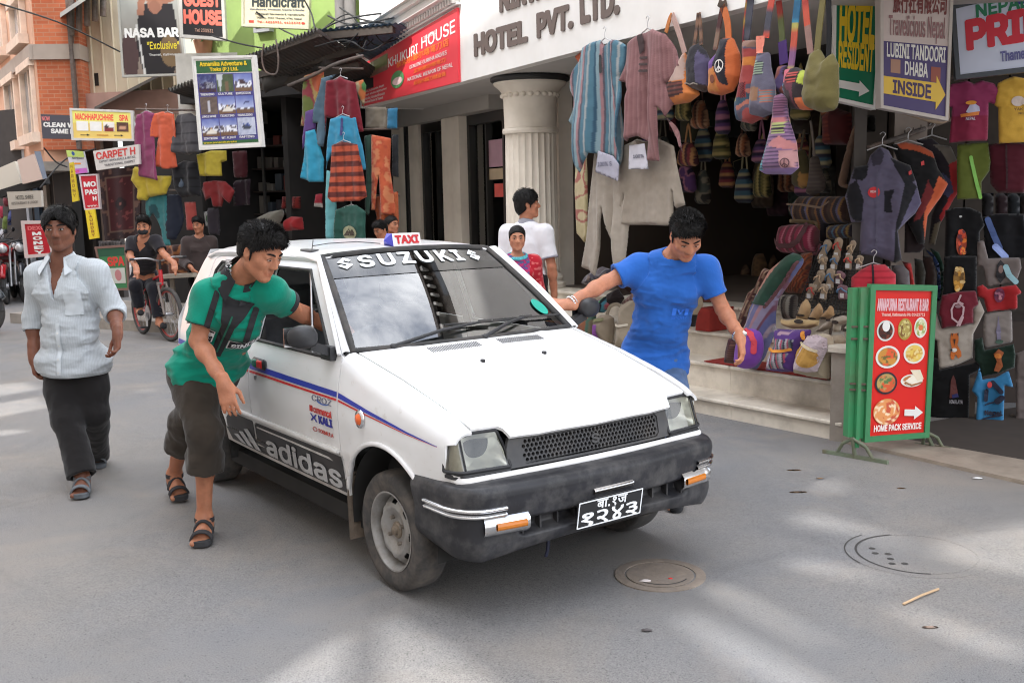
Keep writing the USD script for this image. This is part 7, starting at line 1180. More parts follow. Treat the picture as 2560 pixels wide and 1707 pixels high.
goods('leaning pinkish bundle between the backpacks','bundle','c',[(880,730),(1000,620),(1015,640),(1015,700),(930,740)],('v',[(1,(150,110,110)),(1,(176,150,140))],5),-.25,.07,nm='bundle')
goods('heap of folded grey patterned cloth by the shop door','cloth bundle','c',[(560,530),(590,480),(660,430),(720,405),(790,430),(840,500),(800,560),(680,575),(560,560)],('n',[(120,112,118),(150,146,150),(90,84,96),(140,120,110)],16),-.35,.12,nm='cloth_bundle',wr=(.03,9))
goods('dark leather bag under the grey cloth heap','bag','c',[(770,640),(850,600),(905,680),(860,750),(780,745)],('s',(46,36,36)),-.2,.09,nm='leather_bag');goods('brown duffel bag behind the arm of the blue shirted man','bag','c',[(850,560),(960,520),(1010,560),(1000,640),(900,660)],('s',(66,44,36)),-.4,.10,nm='duffel_bag')
goods('checked rucksack behind the back of the blue shirted man','bag','c',[(1560,600),(1600,560),(1660,620),(1665,720),(1600,720)],('h',[(1,(60,60,60)),(1,(150,80,60)),(1,(90,100,90))],4),-.35,.09,nm='checked_bag')
RSF=facing(2400,700,7.25,-12)
RB_=thing('t_shirt_shop','dark open shopfront at the right edge hung with t-shirts','shop',RSF.w([(0,0)])[0])
rs=lambda x:RSF.st(x,600)[0]
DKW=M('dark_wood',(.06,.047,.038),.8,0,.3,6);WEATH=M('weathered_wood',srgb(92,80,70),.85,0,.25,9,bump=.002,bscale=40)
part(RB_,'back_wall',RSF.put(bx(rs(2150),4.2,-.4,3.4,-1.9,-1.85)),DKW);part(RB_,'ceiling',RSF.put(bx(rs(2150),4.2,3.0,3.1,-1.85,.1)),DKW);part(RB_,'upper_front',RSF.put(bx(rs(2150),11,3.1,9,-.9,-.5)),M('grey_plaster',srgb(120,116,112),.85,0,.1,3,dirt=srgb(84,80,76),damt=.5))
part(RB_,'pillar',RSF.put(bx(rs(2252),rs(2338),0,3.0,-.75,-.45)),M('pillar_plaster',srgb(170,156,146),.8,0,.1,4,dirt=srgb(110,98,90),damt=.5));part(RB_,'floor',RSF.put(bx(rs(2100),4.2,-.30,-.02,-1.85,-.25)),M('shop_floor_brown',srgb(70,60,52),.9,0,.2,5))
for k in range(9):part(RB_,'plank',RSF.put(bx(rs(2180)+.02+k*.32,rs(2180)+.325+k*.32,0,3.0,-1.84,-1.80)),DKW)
zf=lambda p:RSF.hit(*ZR['f']([p])[0]);zo=RSF.n
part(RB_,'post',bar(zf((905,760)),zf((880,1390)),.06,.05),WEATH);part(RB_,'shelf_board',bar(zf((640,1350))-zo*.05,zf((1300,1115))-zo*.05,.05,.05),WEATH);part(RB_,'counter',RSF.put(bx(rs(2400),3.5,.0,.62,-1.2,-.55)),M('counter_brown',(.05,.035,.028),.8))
z5h=lambda p,o=0:RSF.off(o).hit(*ZR['5']([p])[0])
part(RB_,'hanging_rod',tube([z5h((1050,515),.06),z5h((1700,430),.06)],.016,8),PIPE,True)
single('clothes_rail',cat([tube([z5h((545,967),.10),z5h((800,885),-.3),z5h((1085,780),-.7)],.018,10)]+[tube([z5h((x,880-(x-800)*.35),-.3),z5h((x,850-(x-800)*.35),-.3)],.004,5)for x in(790,845,895,945)]),PIPE,'rusty pipe rail carrying the row of outdoor jackets','rail',True)
sign_arm=thing('sign_bracket','bent cream pipe frame around the purple hanging sign','bracket',z5h((640,690),.1));part(sign_arm,'pipe',tube(spl([z5h(p,.25)for p in((595,380),(650,660),(690,705),(850,760),(1000,800),(1065,780),(1070,700),(1080,400),(1095,100))],5,False),.011,8),M('cream_pipe',srgb(150,130,110),.6),True)
TS=RSF
def tee(label,zk,pts,spec,off=0.0,catg='t-shirt',t=.014,**k):return cloth(label,catg,TS,zk,pts,spec,off,t,k.pop('h',.0125),k.pop('fold',(.035,11)),(.018,9),name=catg.replace('-','_').replace(' ','_'),**k)
tee('magenta t-shirt with a white mountain print hanging under the rod','5',[(1050,570),(1110,545),(1190,528),(1240,548),(1290,525),(1370,545),(1415,588),(1385,688),(1336,672),(1330,922),(1200,925),(1080,936),(1100,705),(1062,690)],('s',(172,54,108)),.06,prints=[('q',[(1180,735),(1220,665),(1270,700),(1275,730),(1200,745)],(190,190,214),'print'),('q',[(1145,750),(1270,730),(1265,755),(1150,770)],(220,130,60),'print'),('e',((1215,675),35,12),(236,160,60)),('t',('NEPAL',(1178,768,1240,790),1),(210,210,225))],patches=[([(1085,760),(1335,760),(1335,940),(1080,940)],(160,40,78))])
tee('yellow t-shirt with a grey printed motif at the right edge','5',[(1395,545),(1445,520),(1500,500),(1568,512),(1640,500),(1720,530),(1760,600),(1700,690),(1690,925),(1400,940),(1395,705),(1372,690)],('s',(240,186,44)),.06,prints=[('e',((1520,665),42,32),(206,190,180)),('e',((1590,665),40,32),(206,190,180)),('t',('YAK YAK',(1490,705,1620,727),2),(130,96,50)),('t',('NEPAL',(1520,735,1600,752),2),(130,96,50))])
tee('olive green trousers hanging below the magenta t-shirt','5',[(1130,942),(1332,928),(1348,1060),(1340,1120),(1290,1190),(1292,1300),(1128,1306),(1125,1100)],('s',(104,116,40)),0,'trousers',prints=[('l',[(1215,1030),(1240,1150),(1280,1290)],(130,190,90),'stripe',.012)]);tee('maroon padded jacket hanging below the yellow t-shirt','5',[(1335,945),(1450,925),(1600,940),(1620,1150),(1560,1265),(1400,1262),(1352,1200)],('s',(92,26,42)),0,'jacket',t=.04,prints=[('l',[(1440,950),(1440,1230)],(50,16,24),'zip',.006)])
tee('purple grey and black hooded jacket at the front of the rail','s',[(2136,418),(2168,412),(2176,388),(2200,366),(2222,376),(2232,396),(2250,404),(2276,414),(2290,452),(2303,508),(2288,535),(2243,576),(2246,600),(2254,650),(2237,657),(2190,641),(2148,637),(2152,556),(2128,556),(2113,492),(2128,440)],('s',(106,100,126)),.16,'jacket',t=.05,h=.0075,patches=[([(2136,415),(2170,410),(2165,440),(2155,452),(2128,448)],(40,40,46)),([(2113,470),(2140,450),(2157,500),(2152,556),(2140,556),(2125,540)],(40,40,46)),([(2225,395),(2280,414),(2290,450),(2262,465),(2240,430)],(40,40,46)),([(2262,440),(2295,470),(2280,500),(2243,576),(2244,610),(2256,655),(2232,660),(2236,560),(2255,480)],(42,42,48)),([(2290,470),(2305,510),(2285,537),(2243,576),(2262,530)],(106,100,132)),([(2208,478),(2234,474),(2224,500),(2228,532),(2208,530)],(40,40,48)),([(2176,388),(2200,372),(2210,384),(2200,412),(2180,416)],(70,66,82))],prints=[('e',((2182,481),15,13),(196,50,56),'round_tag'),('t',('REAL',(2173,476,2191,482),1),(230,220,220)),('l',[(2190,420),(2188,636)],(84,80,100),'zip',.005),('q',[(2268,430),(2276,425),(2277,436),(2269,438)],(190,60,60),'badge')],hang=(2206,362))
tee('black and orange outdoor jacket behind the purple one','s',[(2228,362),(2262,355),(2300,362),(2332,380),(2345,420),(2370,460),(2352,495),(2320,540),(2312,610),(2296,610),(2270,560),(2262,470),(2244,400)],('s',(36,36,38)),.02,'jacket',t=.045,h=.0085,patches=[([(2232,350),(2265,352),(2330,378),(2335,396),(2290,378),(2250,372)],(196,84,40)),([(2345,440),(2372,462),(2350,500),(2318,545),(2312,600),(2306,560),(2310,520),(2330,480)],(226,100,46)),([(2318,450),(2334,480),(2300,545),(2280,555),(2300,500)],(130,44,46))],prints=[('q',[(2299,406),(2307,402),(2308,413),(2300,415)],(200,70,70),'badge')],hang=(2270,350))
tee('red, grey and black outdoor jacket third on the rail','s',[(2290,350),(2330,345),(2350,362),(2376,366),(2392,400),(2414,450),(2380,505),(2350,560),(2338,612),(2322,610),(2330,540),(2350,480),(2320,400)],('s',(56,50,58)),-.12,'jacket',t=.045,h=.0085,patches=[([(2330,362),(2376,364),(2392,402),(2368,412),(2350,380)],(130,122,112)),([(2368,412),(2392,400),(2414,450),(2380,505),(2350,555),(2345,540),(2376,480)],(206,44,48)),([(2350,430),(2372,450),(2380,480),(2365,495),(2352,480)],(84,86,124)),([(2335,560),(2352,552),(2340,615),(2322,612)],(130,120,100))],hang=(2330,338))
tee('dark maroon jacket sleeve hanging between the outdoor jackets','s',[(2262,545),(2300,540),(2312,620),(2300,632),(2260,632)],('s',(50,40,42)),-.03,'jacket');
tee('red child puffer jacket sitting on top of the green stand','6',[(542,460),(600,412),(655,384),(740,382),(806,440),(806,500),(800,560),(680,560),(560,560),(540,545)],('h',[(5,(228,40,66)),(1,(190,26,50))],4.5),.34,'jacket',t=.07,prints=[('l',[(662,386),(664,550)],(40,20,30),'zip',.007)],hang=(675,372))
for i,(pp,c,lb)in enumerate(((([(230,1240),(330,1235),(385,1290),(395,1430),(280,1430)]),(112,104,106),'grey coat'),([(325,1205),(400,1220),(432,1420),(390,1430),(370,1290)],(206,50,48),'red coat'),([(430,1180),(500,1195),(528,1300),(500,1568),(440,1500)],(56,54,46),'olive coat'),([(500,1160),(580,1160),(612,1300),(600,1568),(520,1568)],(62,44,40),'brown coat'),([(520,1100),(590,1140),(640,1230),(650,1400),(640,1540),(610,1540),(620,1300),(580,1180)],(66,92,148),'blue coat'),([(560,1090),(640,1130),(680,1240),(680,1420),(655,1540),(645,1540),(655,1300),(610,1180)],(40,76,60),'green coat'))):tee(lb+' in the packed row behind the green stand','e',pp,('s',c),.05-.05*i,'coat',t=.05,h=.02)
def motley(zk,cx,cy,rx,ry,c1,c2,c3,n=14,seed=1):
 r_=random.Random(seed);out=[]
 for k in range(n):out.append(('e',((cx+(r_.random()-.5)*rx*1.3,cy+(r_.random()-.5)*ry*1.6),rx*(.22+.3*r_.random()),ry*(.12+.14*r_.random())),(c1,c2,c3)[k%3]))
 return out
BK=(20,20,22)
tee('black t-shirt with a red and orange mask print','e',[(690,770),(780,745),(900,745),(1000,790),(1030,900),(990,950),(980,1165),(680,1165),(690,900)],('s',BK),.02,prints=[('e',((825,1040),44,110),(150,60,34))]+motley('e',825,1040,44,115,(200,70,40),(226,130,50),(90,40,50),16,3)+[('e',((818,822),14,9),(180,180,180),'tag')]);tee('black t-shirt with a golden deity print below the red mask one','e',[(680,1170),(780,1160),(960,1160),(960,1500),(670,1500)],('s',(24,24,26)),.04,prints=[('e',((805,1350),46,105),(150,110,50))]+motley('e',805,1350,48,115,(206,150,60),(110,80,40),(220,190,130),16,5));tee('black t-shirt with a blue strap at the far right','e',[(1010,830),(1120,800),(1363,800),(1420,1180),(1040,1180)],('s',(20,20,24)),-.02,prints=[('l',[(1050,850),(1110,1000),(1150,1090)],(70,90,140),'strap',.02),('l',[(1115,1080),(1200,1165)],(150,170,226),'strap',.022)]);tee('grey t-shirt with a dark long-haired portrait print','e',[(965,1040),(1020,1020),(1060,1180),(1330,1170),(1340,1260),(1295,1385),(1045,1418),(1012,1260),(960,1240)],('s',(128,116,112)),.03,prints=[('q',[(1120,1330),(1130,1230),(1160,1190),(1195,1230),(1200,1340),(1160,1390)],(30,28,32),'print'),('e',((1162,1270),20,34),(120,96,90)),('l',[(1205,1250),(1230,1320),(1285,1375)],(150,190,200),'strap',.018)])
tee('bright red t-shirt with a purple motif','f',[(962,-10),(1010,-30),(1060,10),(1290,-30),(1345,40),(1300,60),(1300,180),(1050,206),(1020,95),(968,72)],('s',(190,22,30)),.05,prints=[('e',((1150,60),42,62),(110,40,70))]+motley('f',1150,60,44,60,(150,90,110),(80,30,60),(180,120,130),8,9));tee('maroon t-shirt with a white mask drawing','f',[(660,60),(800,30),(952,20),(975,140),(930,175),(930,300),(655,342),(650,250),(630,225)],('s',(122,28,46)),.07,prints=[('l',[(760,130),(735,180),(740,250),(790,290),(830,220),(840,160),(800,120),(760,130)],(190,160,165),'print',.006),('l',[(815,60),(790,110),(830,130)],(190,160,165),'print',.006),('l',[(780,310),(830,240),(800,310)],(190,160,165),'print',.006),('e',((790,150),26,14),(150,120,126))])
tee('cream t-shirt with an orange fox print','f',[(560,225),(620,215),(655,340),(930,300),(925,160),(985,100),(1025,200),(975,310),(935,390),(932,600),(790,660),(640,692),(622,450),(560,415)],('s',(190,178,164)),.05,prints=[('q',[(735,380),(765,385),(800,378),(800,440),(790,480),(825,540),(830,580),(800,600),(780,560),(760,610),(738,600),(732,560),(745,520),(730,450)],(196,104,40),'print'),('q',[(755,430),(765,490),(775,430)],(60,40,34),'print'),('e',((764,525),24,18),(230,226,220)),('e',((740,524),9,9),(40,36,40)),('q',[(738,380),(752,385),(742,410)],(50,36,34),'print'),('q',[(800,378),(786,386),(796,410)],(50,36,34),'print')]);tee('light grey t-shirt with a pagoda print','f',[(1015,300),(1030,215),(1262,190),(1270,462),(1100,500),(1022,520)],('s',(150,140,134)),.04,prints=[('q',[(1130,440),(1125,380),(1118,380),(1135,300),(1138,240),(1145,240),(1150,300),(1168,380),(1158,380),(1165,440)],(116,110,130),'print'),('e',((1150,455),34,18),(60,84,70))]);tee('dark green t-shirt with an orange figure print','f',[(940,440),(1010,420),(1030,530),(1275,475),(1290,560),(1285,680),(1000,770),(985,660),(945,620)],('s',(24,46,34)),.06,prints=[('q',[(1100,560),(1140,515),(1185,545),(1160,600),(1175,660),(1140,710),(1100,700),(1125,620)],(150,80,40),'print'),('e',((1135,575),28,22),(200,120,50))])
tee('large plain black t-shirt with a small red and blue print','f',[(560,590),(630,600),(645,695),(925,640),(985,610),(990,700),(900,740),(882,1240),(640,1310),(560,1285)],('s',(18,18,19)),.03,prints=[('q',[(720,930),(735,780),(755,735),(775,780),(795,900),(760,925)],(84,36,30),'print'),('q',[(740,900),(790,890),(800,920),(745,930)],(34,36,90),'print'),('t',('HIMALAYA',(718,945,832,975),2),(150,146,150))])
tee('turquoise t-shirt printed Nepal in black at the bottom right','f',[(985,668),(1010,780),(1120,765),(1232,700),(1275,848),(1196,832),(1185,1312),(1090,1335),(1010,1362),(935,1364),(962,925),(915,872)],('s',(36,132,186)),.10,fold=(.035,10),prints=[('t',('Nepal',(1022,1040,1170,1090),5),(24,28,50)),('l',[(1015,1108),(1165,1075)],(24,28,50),'print',.006),('l',[(1090,800),(1160,880)],(24,28,50),'print',.016),('l',[(1040,870),(1035,950)],(24,28,50),'print',.014),('l',[(1130,960),(1165,930)],(24,28,50),'print',.02),('e',((1065,820),18,28),(200,70,70)),('l',[(1030,990),(1100,970)],(24,28,50),'print',.005)])
tee('beige trousers at the right edge of the t-shirt wall','f',[(1290,560),(1363,530),(1450,540),(1440,1250),(1290,1272)],('s',(120,108,104)),.02,'trousers')
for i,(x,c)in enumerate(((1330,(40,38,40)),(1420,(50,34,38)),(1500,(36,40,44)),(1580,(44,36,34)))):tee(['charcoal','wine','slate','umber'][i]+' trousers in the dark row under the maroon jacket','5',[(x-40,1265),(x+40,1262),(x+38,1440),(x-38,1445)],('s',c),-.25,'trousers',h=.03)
part(RB_,'added_side_wall',RSF.put(bx(4.3,11,0,3.1,-.9,-.5)),MATS['grey_plaster'])  # wall added out of view, with the long upper_front, to block low sky light
e0,e1=ground(2150,1085),ground(2600,1165);dd=unit(e1-e0);nn_=np.array([dd[1],-dd[0],0]);
pv=[e0+nn_*.0,e0+dd*4,e0+dd*4+nn_*.75,e0+dd*1.0+nn_*.42,e0+dd*.05+nn_*.30]
fl_=trimesh.creation.extrude_polygon(Polygon([tuple(q[:2])for q in(e0,e0+dd*4,e0+dd*4-nn_*2.6,e0-nn_*2.6+dd*.6)]),.02,engine='earcut');fl_.vertices=fl_.vertices-[0,0,.012];part(RB_,'front_floor',fl_,M('shop_floor_dark',srgb(58,50,44),.9,0,.2,5))
pg_=Polygon([(p[0],p[1])for p in pv]);m=trimesh.creation.extrude_polygon(pg_,.05,engine='earcut');m.vertices=m.vertices+[0,0,-.028];struct('pavement',m,M('worn_pavement',srgb(150,138,124),.9,0,.15,5,dirt=srgb(104,92,82),dscale=4,damt=.6,bump=.004,bscale=40))
MF=Frame((-1.6,12.9),-29.5)
ms=lambda x,fr=MF,y=520:fr.st(x,y)[0];mz=lambda x,y,fr=MF:fr.st(x,y)[1]
def pbox(par,nm,fr,x0,x1,z0,z1,o0,o1,mat):return part(par,nm,fr.put(bx(x0,x1,z0,z1,o0,o1)),mat)
GREENW=M('green_render',srgb(146,170,96),.85,0,.08,2,dirt=srgb(110,126,78),dscale=1.2,damt=.5)
TIN=M('rusty_tin',(.10,.095,.09),.6,.3,.3,8,dirt=(.09,.05,.03),dscale=4,damt=.6);TINB=M('blue_tin',srgb(84,106,126),.5,.2,.15,5)
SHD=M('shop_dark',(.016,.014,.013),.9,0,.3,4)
GB=thing('green_building','lime green rendered building above the clothes shops','building',MF.w([(-2,0)])[0])
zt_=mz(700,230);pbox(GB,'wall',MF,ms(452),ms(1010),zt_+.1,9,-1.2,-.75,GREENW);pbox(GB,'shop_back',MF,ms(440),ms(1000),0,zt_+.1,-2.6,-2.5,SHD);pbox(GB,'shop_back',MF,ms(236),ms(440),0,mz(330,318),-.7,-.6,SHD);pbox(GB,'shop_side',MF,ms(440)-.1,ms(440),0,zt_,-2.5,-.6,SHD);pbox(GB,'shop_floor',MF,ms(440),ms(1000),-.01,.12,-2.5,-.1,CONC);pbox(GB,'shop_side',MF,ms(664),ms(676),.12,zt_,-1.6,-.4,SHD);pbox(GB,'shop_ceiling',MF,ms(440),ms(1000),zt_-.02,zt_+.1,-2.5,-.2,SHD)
w0=ms(560);pbox(GB,'window_surround',MF,ms(572),ms(612),mz(600,60),mz(600,-180),-.75,-.66,M('grey_surround',srgb(150,150,152),.7));pbox(GB,'window_pane',MF,ms(578),ms(606),mz(600,50),mz(600,-170),-.66,-.655,M('window_dark',(.10,.10,.11),.2))
pipe=thing('drain_pipe','pair of grey drain pipes running down the green building','pipe',MF.w([(ms(815),zt_)])[0])
for x in(808,832):part(pipe,'pipe',tube([MF.w([(ms(x),zt_-.3,-.5)])[0],MF.w([(ms(x),8,-.6)])[0]],.075,12),M('pipe_grey',srgb(120,116,112),.6),True)
AW=thing('corrugated_awning','dark corrugated tin awning sagging over the clothes shops','awning',MF.w([(ms(700),zt_)])[0])
def sheet(p0,p1,depth,rise,nm,mat,waves=40,amp=.03):
 a,b=np.asarray(p0),np.asarray(p1);L=np.linalg.norm(b-a);
 V,F=grid(lambda u,v:a+np.outer(u,b-a)+np.outer(v,-MF.n*depth+np.array([0,0,rise]))+np.outer(amp*np.sin(u*waves*2*math.pi),[0,0,1]),waves*6,4);return part(AW,nm,cat([trimesh.Trimesh(V,F,process=False),trimesh.Trimesh(V-[0,0,.01],F[:,::-1],process=False)]),mat,True)
h2=lambda x,y,o=.0:MF.off(o).hit(x,y)
sheet(h2(606,146,.9),h2(795,72,.9),1.6,-.5,'tin_sheet',TIN,22);sheet(h2(795,74,.7),h2(1000,58,.7),1.4,-.35,'blue_tin_sheet',TINB,14,.010);sheet(h2(420,225,.7),h2(500,196,.7),1.2,-.2,'tin_sheet',TIN,10)
for(x0,y0,x1,y1,o)in((610,152,800,84,.85),(800,92,985,74,.65),(640,190,905,120,.4),(560,240,900,165,.3)):part(AW,'beam',bar(h2(x0,y0,o),h2(x1,y1,o),.06,.08),DKW)
part(AW,'hanging_cable',[tube(spl([h2(660,110,.9),h2(655,150,.9),h2(665,180,.9),h2(690,185,.9),h2(696,150,.9),h2(690,100,.9)],5,False),.012,6),tube(spl([h2(720,215,.8),h2(780,190,.8),h2(840,160,.8),h2(908,140,.8)],4,False),.02,6)],PIPE,True)
part(AW,'rag',pillow(Polygon([(0,0),(1.2,0),(1.0,-.5),(.7,-.3),(.5,-.6),(.2,-.35)]),.03,.05,fold=(.1,5))[:2]and trimesh.Trimesh(MF.off(.3).w(pillow(Polygon([(ms(680),mz(680,200)),(ms(900),mz(900,120)),(ms(900),mz(900,170)),(ms(800),mz(800,205)),(ms(720),mz(720,240))]),.05,.06,fold=(.15,5))[0]),pillow(Polygon([(ms(680),mz(680,200)),(ms(900),mz(900,120)),(ms(900),mz(900,170)),(ms(800),mz(800,205)),(ms(720),mz(720,240))]),.05,.06,fold=(.15,5))[1],process=False),M('tarpaulin',(.05,.045,.042),.8),True)
G1=MF.off(.75)
def gm(label,catg,zk,pts,spec,off=0.0,t=.018,**k):return cloth(label,catg,G1,zk,pts,spec,off,t,k.pop('h',.020),k.pop('fold',(.06,11)),(.02,8),name=catg.replace('-','_').replace(' ','_'),**k)
gm('patchwork kurta in orange, yellow and red at the top of the hanging row','kurta','2',[(945,500),(1010,470),(1068,465),(1072,520),(1025,700),(1000,825),(915,825),(930,650)],('n',[(190,90,50),(180,150,80),(150,60,70),(110,120,60)],7));gm('purple kurta below the patchwork kurta','kurta','2',[(950,730),(1012,710),(1012,850),(965,865),(930,980),(928,900)],('s',(104,70,140)),.05);gm('turquoise kurta on the left of the hanging row','kurta','2',[(950,862),(1012,845),(1072,1045),(1065,1190),(975,1190),(925,1165),(940,950)],('s',(30,160,196)),.08);gm('faded denim shirt beside the maroon shirt','shirt','2',[(1050,512),(1150,485),(1085,560),(1080,860),(1075,960),(1010,950),(1030,805),(990,805),(1020,650)],('s',(84,112,130)),.08);gm('maroon long-sleeved shirt at the top of the front column of clothes','shirt','2',[(1090,532),(1160,512),(1180,500),(1210,520),(1282,540),(1328,860),(1300,866),(1270,790),(1100,770),(1080,870),(1075,700)],('s',(128,28,44)),.15,hang=(1180,498));gm('turquoise kurta below the maroon shirt','kurta','2',[(1110,780),(1190,755),(1282,770),(1322,950),(1340,1112),(1312,1112),(1285,960),(1270,1010),(1120,1010),(1100,1060),(1085,1112),(1095,900)],('s',(40,150,190)),.20,hang=(1195,745),prints=[('l',[(1197,780),(1197,880)],(60,60,110),'placket',.015)]);gm('orange and brown checked shirt below the turquoise kurta','shirt','2',[(1120,950),(1190,925),(1292,945),(1322,1100),(1350,1285),(1310,1312),(1130,1322),(1100,1290),(1110,1080)],('p',(206,84,44),(110,46,40),6.0),.26,h=.014,hang=(1200,915));gm('pale turquoise trousers below the kurta','trousers','2',[(1085,1112),(1150,1130),(1145,1450),(1130,1560),(1075,1560)],('s',(110,190,196)),.14);gm('dark green t-shirt with a mountain badge print','t-shirt','2',[(1150,1372),(1220,1342),(1290,1340),(1352,1382),(1362,1600),(1140,1600)],('s',(44,92,80)),.24,hang=(1250,1335),prints=[('e',((1250,1520),55,45),(150,150,120)),('q',[(1205,1540),(1240,1490),(1260,1510),(1275,1495),(1300,1540)],(70,60,50),'print')])
gm('long orange patterned scarf hanging by the hotel wall','scarf','2',[(1380,880),(1508,905),(1500,1100),(1532,1402),(1460,1402),(1440,1150),(1410,1372),(1385,1372)],('n',[(206,90,44),(196,76,40),(216,130,80)],20),.1);gm('rust orange cloth hanging under the patterned scarf','cloth','2',[(1395,1290),(1555,1250),(1560,1480),(1410,1500)],('s',(190,92,44)),.05);gm('green trousers beside the long orange scarf','trousers','2',[(1330,890),(1376,880),(1392,1130),(1386,1412),(1350,1385),(1340,1100)],('s',(56,84,72)),.06);gm('beige cloth hanging high next to the red shop board','cloth','2',[(1335,700),(1482,700),(1490,845),(1330,845)],('s',(130,120,104)),0);gm('blue cloth at the end of the high row by the hotel','cloth','2',[(1488,712),(1556,705),(1552,842),(1492,842)],('s',(36,120,160)),.03);gm('green and orange cloth on a white hanger behind the maroon shirt','cloth','2',[(1270,540),(1325,520),(1345,560),(1330,700),(1300,640)],('n',[(70,130,70),(200,110,50),(180,160,120)],9),.04);gm('dark jacket hanging at the edge of the hotel wall','jacket','2',[(1515,880),(1560,880),(1560,1160),(1510,1150)],('s',(44,46,50)),.02)
rl=lambda a,b,zk='2',o=.75,r=.014:tube([MF.off(o).hit(*ZR[zk]([a])[0]),MF.off(o).hit(*ZR[zk]([b])[0])],r,7)
single('garment_rail',rl((1040,445),(1330,450)),PIPE,'upper rail of the clothes stand next to the hotel','rail',True);single('garment_rail',rl((1330,1282),(1560,1278)),PIPE,'lower rail crossing the orange scarf','rail',True);single('garment_rail',rl((1330,848),(1560,840)),PIPE,'middle rail carrying the high row of cloths','rail',True)
SHG=thing('shop_shelves','dim shelves of small goods in the open clothes shop','shelves',MF.off(-1.9).w([(ms(730),0)])[0]);MS2=MF.off(-1.9);rg=random.Random(4)
x0s,x1s=MS2 .st(664,500)[0],MS2 .st(790,500)[0]
for k in range(7):part(SHG,'shelf',MS2 .put(bx(x0s,x1s,.4+k*.34,.42+k*.34,0,.35)),M('shelf_dark',(.05,.035,.03),.7))
for x in(x0s,x0s+(x1s-x0s)*.33,x1s):part(SHG,'upright',MS2 .put(bx(x-.02,x+.02,.1,2.9,.36,.39)),M('upright_grey',(.12,.12,.12),.5,.5))
for k in range(7):
 for j in range(9):x=x0s+.1+j*.17;hh=.1+rg.random()*.17;part(SHG,'boxed_item',MS2 .put(rbx(x,x+.08+rg.random()*.05,.423+k*.34,.423+k*.34+hh,.1,.26,.01)),M('item_%d'%(j*k%5),[srgb(120,116,110),srgb(60,60,66),srgb(120,60,56),srgb(80,90,100),srgb(150,146,140)][j*k%5],.6))
gm('red cushion lying in the shop front by the dark green t-shirt','cushion','2',[(820,1440),(860,1415),(930,1420),(940,1500),(830,1510)],('s',(170,28,34)),-.6,t=.12);gm('grey rolled bundle lying at the shop entrance','bundle','2',[(645,1420),(720,1385),(800,1370),(805,1410),(780,1470),(660,1460)],('s',(120,116,104)),-.5,t=.15);gm('red vests hung in a row on the dim back wall','vest','2',[(800,1285),(920,1285),(920,1365),(800,1365)],('v',[(3,(130,34,30)),(1,(40,16,16))],5),-1.2);gm('red and white bag on the shop floor','bag','2',[(1020,1270),(1065,1265),(1065,1360),(1015,1350)],('h',[(2,(180,40,60)),(1,(200,196,190))],1),-.5)
G1=MF.off(.35)
gm('magenta kurta hanging at the left end of the clothes shop','kurta','1',[(895,752),(960,725),(1005,742),(1010,900),(1052,1182),(975,1165),(900,1152),(905,962),(870,960),(875,850)],('s',(150,60,104)),.22,hang=(955,722));gm('orange kurta next to the magenta one','kurta','1',[(1005,745),(1060,730),(1140,745),(1152,830),(1130,1000),(1142,1092),(1090,1105),(1020,1088),(1030,900),(985,900)],('s',(228,96,52)),.20,hang=(1095,728));gm('grey quilted waistcoat beside the orange kurta','waistcoat','1',[(1160,750),(1250,740),(1300,770),(1318,1000),(1240,1015),(1135,1000),(1140,850)],('h',[(5,(90,88,92)),(1,(64,62,66))],4),.12,t=.06);gm('yellow jacket folded over the lower rail','jacket','1',[(880,1090),(960,1100),(1000,1150),(1112,1150),(1105,1205),(1080,1270),(960,1292),(950,1312),(905,1306),(905,1240),(865,1180)],('s',(224,196,30)),.12,t=.06);gm('teal trousers below the yellow jacket','trousers','a',[(1145,5),(1308,15),(1320,200),(1340,420),(1288,432),(1262,300),(1210,170),(1160,220),(1145,130)],('s',(54,132,136)),.05,patches=[([(1180,110),(1230,90),(1260,200),(1200,220)],(40,84,90))]);gm('navy trousers beside the teal ones','trousers','1',[(1090,1272),(1180,1270),(1192,1430),(1150,1568),(1095,1568)],('s',(40,46,62)),.03,h=.04);gm('dark padded vest below the grey waistcoat','waistcoat','1',[(1130,1092),(1200,1050),(1282,1060),(1312,1280),(1190,1292),(1150,1235)],('h',[(4,(40,40,44)),(1,(26,26,28))],4),.06,t=.06);gm('yellow top under the trekking poster','top','1',[(1288,1012),(1380,985),(1482,985),(1488,1050),(1450,1062),(1456,1152),(1310,1152),(1300,1080)],('s',(206,184,30)),.05);gm('dark maroon t-shirt right of the yellow top','t-shirt','1',[(1515,990),(1612,985),(1612,1162),(1528,1162)],('s',(74,22,30)),0,h=.03);gm('red blouse with spread sleeves in the dim shop front','blouse','1',[(1330,1192),(1400,1180),(1480,1186),(1535,1250),(1512,1332),(1470,1292),(1442,1352),(1390,1352),(1380,1292),(1330,1312),(1310,1240)],('s',(140,34,36)),.02);gm('coral trousers in the dim shop front','trousers','1',[(1200,1322),(1272,1320),(1278,1505),(1205,1505)],('s',(180,74,66)),.02,h=.03);gm('grey jeans row hanging at the back of the shop front','trousers','1',[(1350,1360),(1430,1360),(1430,1540),(1350,1530)],('s',(60,54,62)),-.1,h=.04);gm('plum trousers hanging right of the red blouse','trousers','1',[(1530,1180),(1640,1170),(1640,1340),(1535,1345)],('s',(50,34,44)),-.1,h=.04);gm('blue sleeve hanging from the dark padded vest','sleeve','1',[(1125,1170),(1150,1090),(1195,1200),(1190,1230),(1140,1230)],('s',(84,96,112)),.12)
cloth('small white poster with a green portrait on the shop front','poster',MF.off(.2),'1',[(1330,1385),(1402,1378),(1395,1480),(1345,1480)],('s',(190,190,186)),0,.004,.03,wr=(.003,4),name='poster',prints=[('e',((1368,1430),22,30),(70,100,70))])
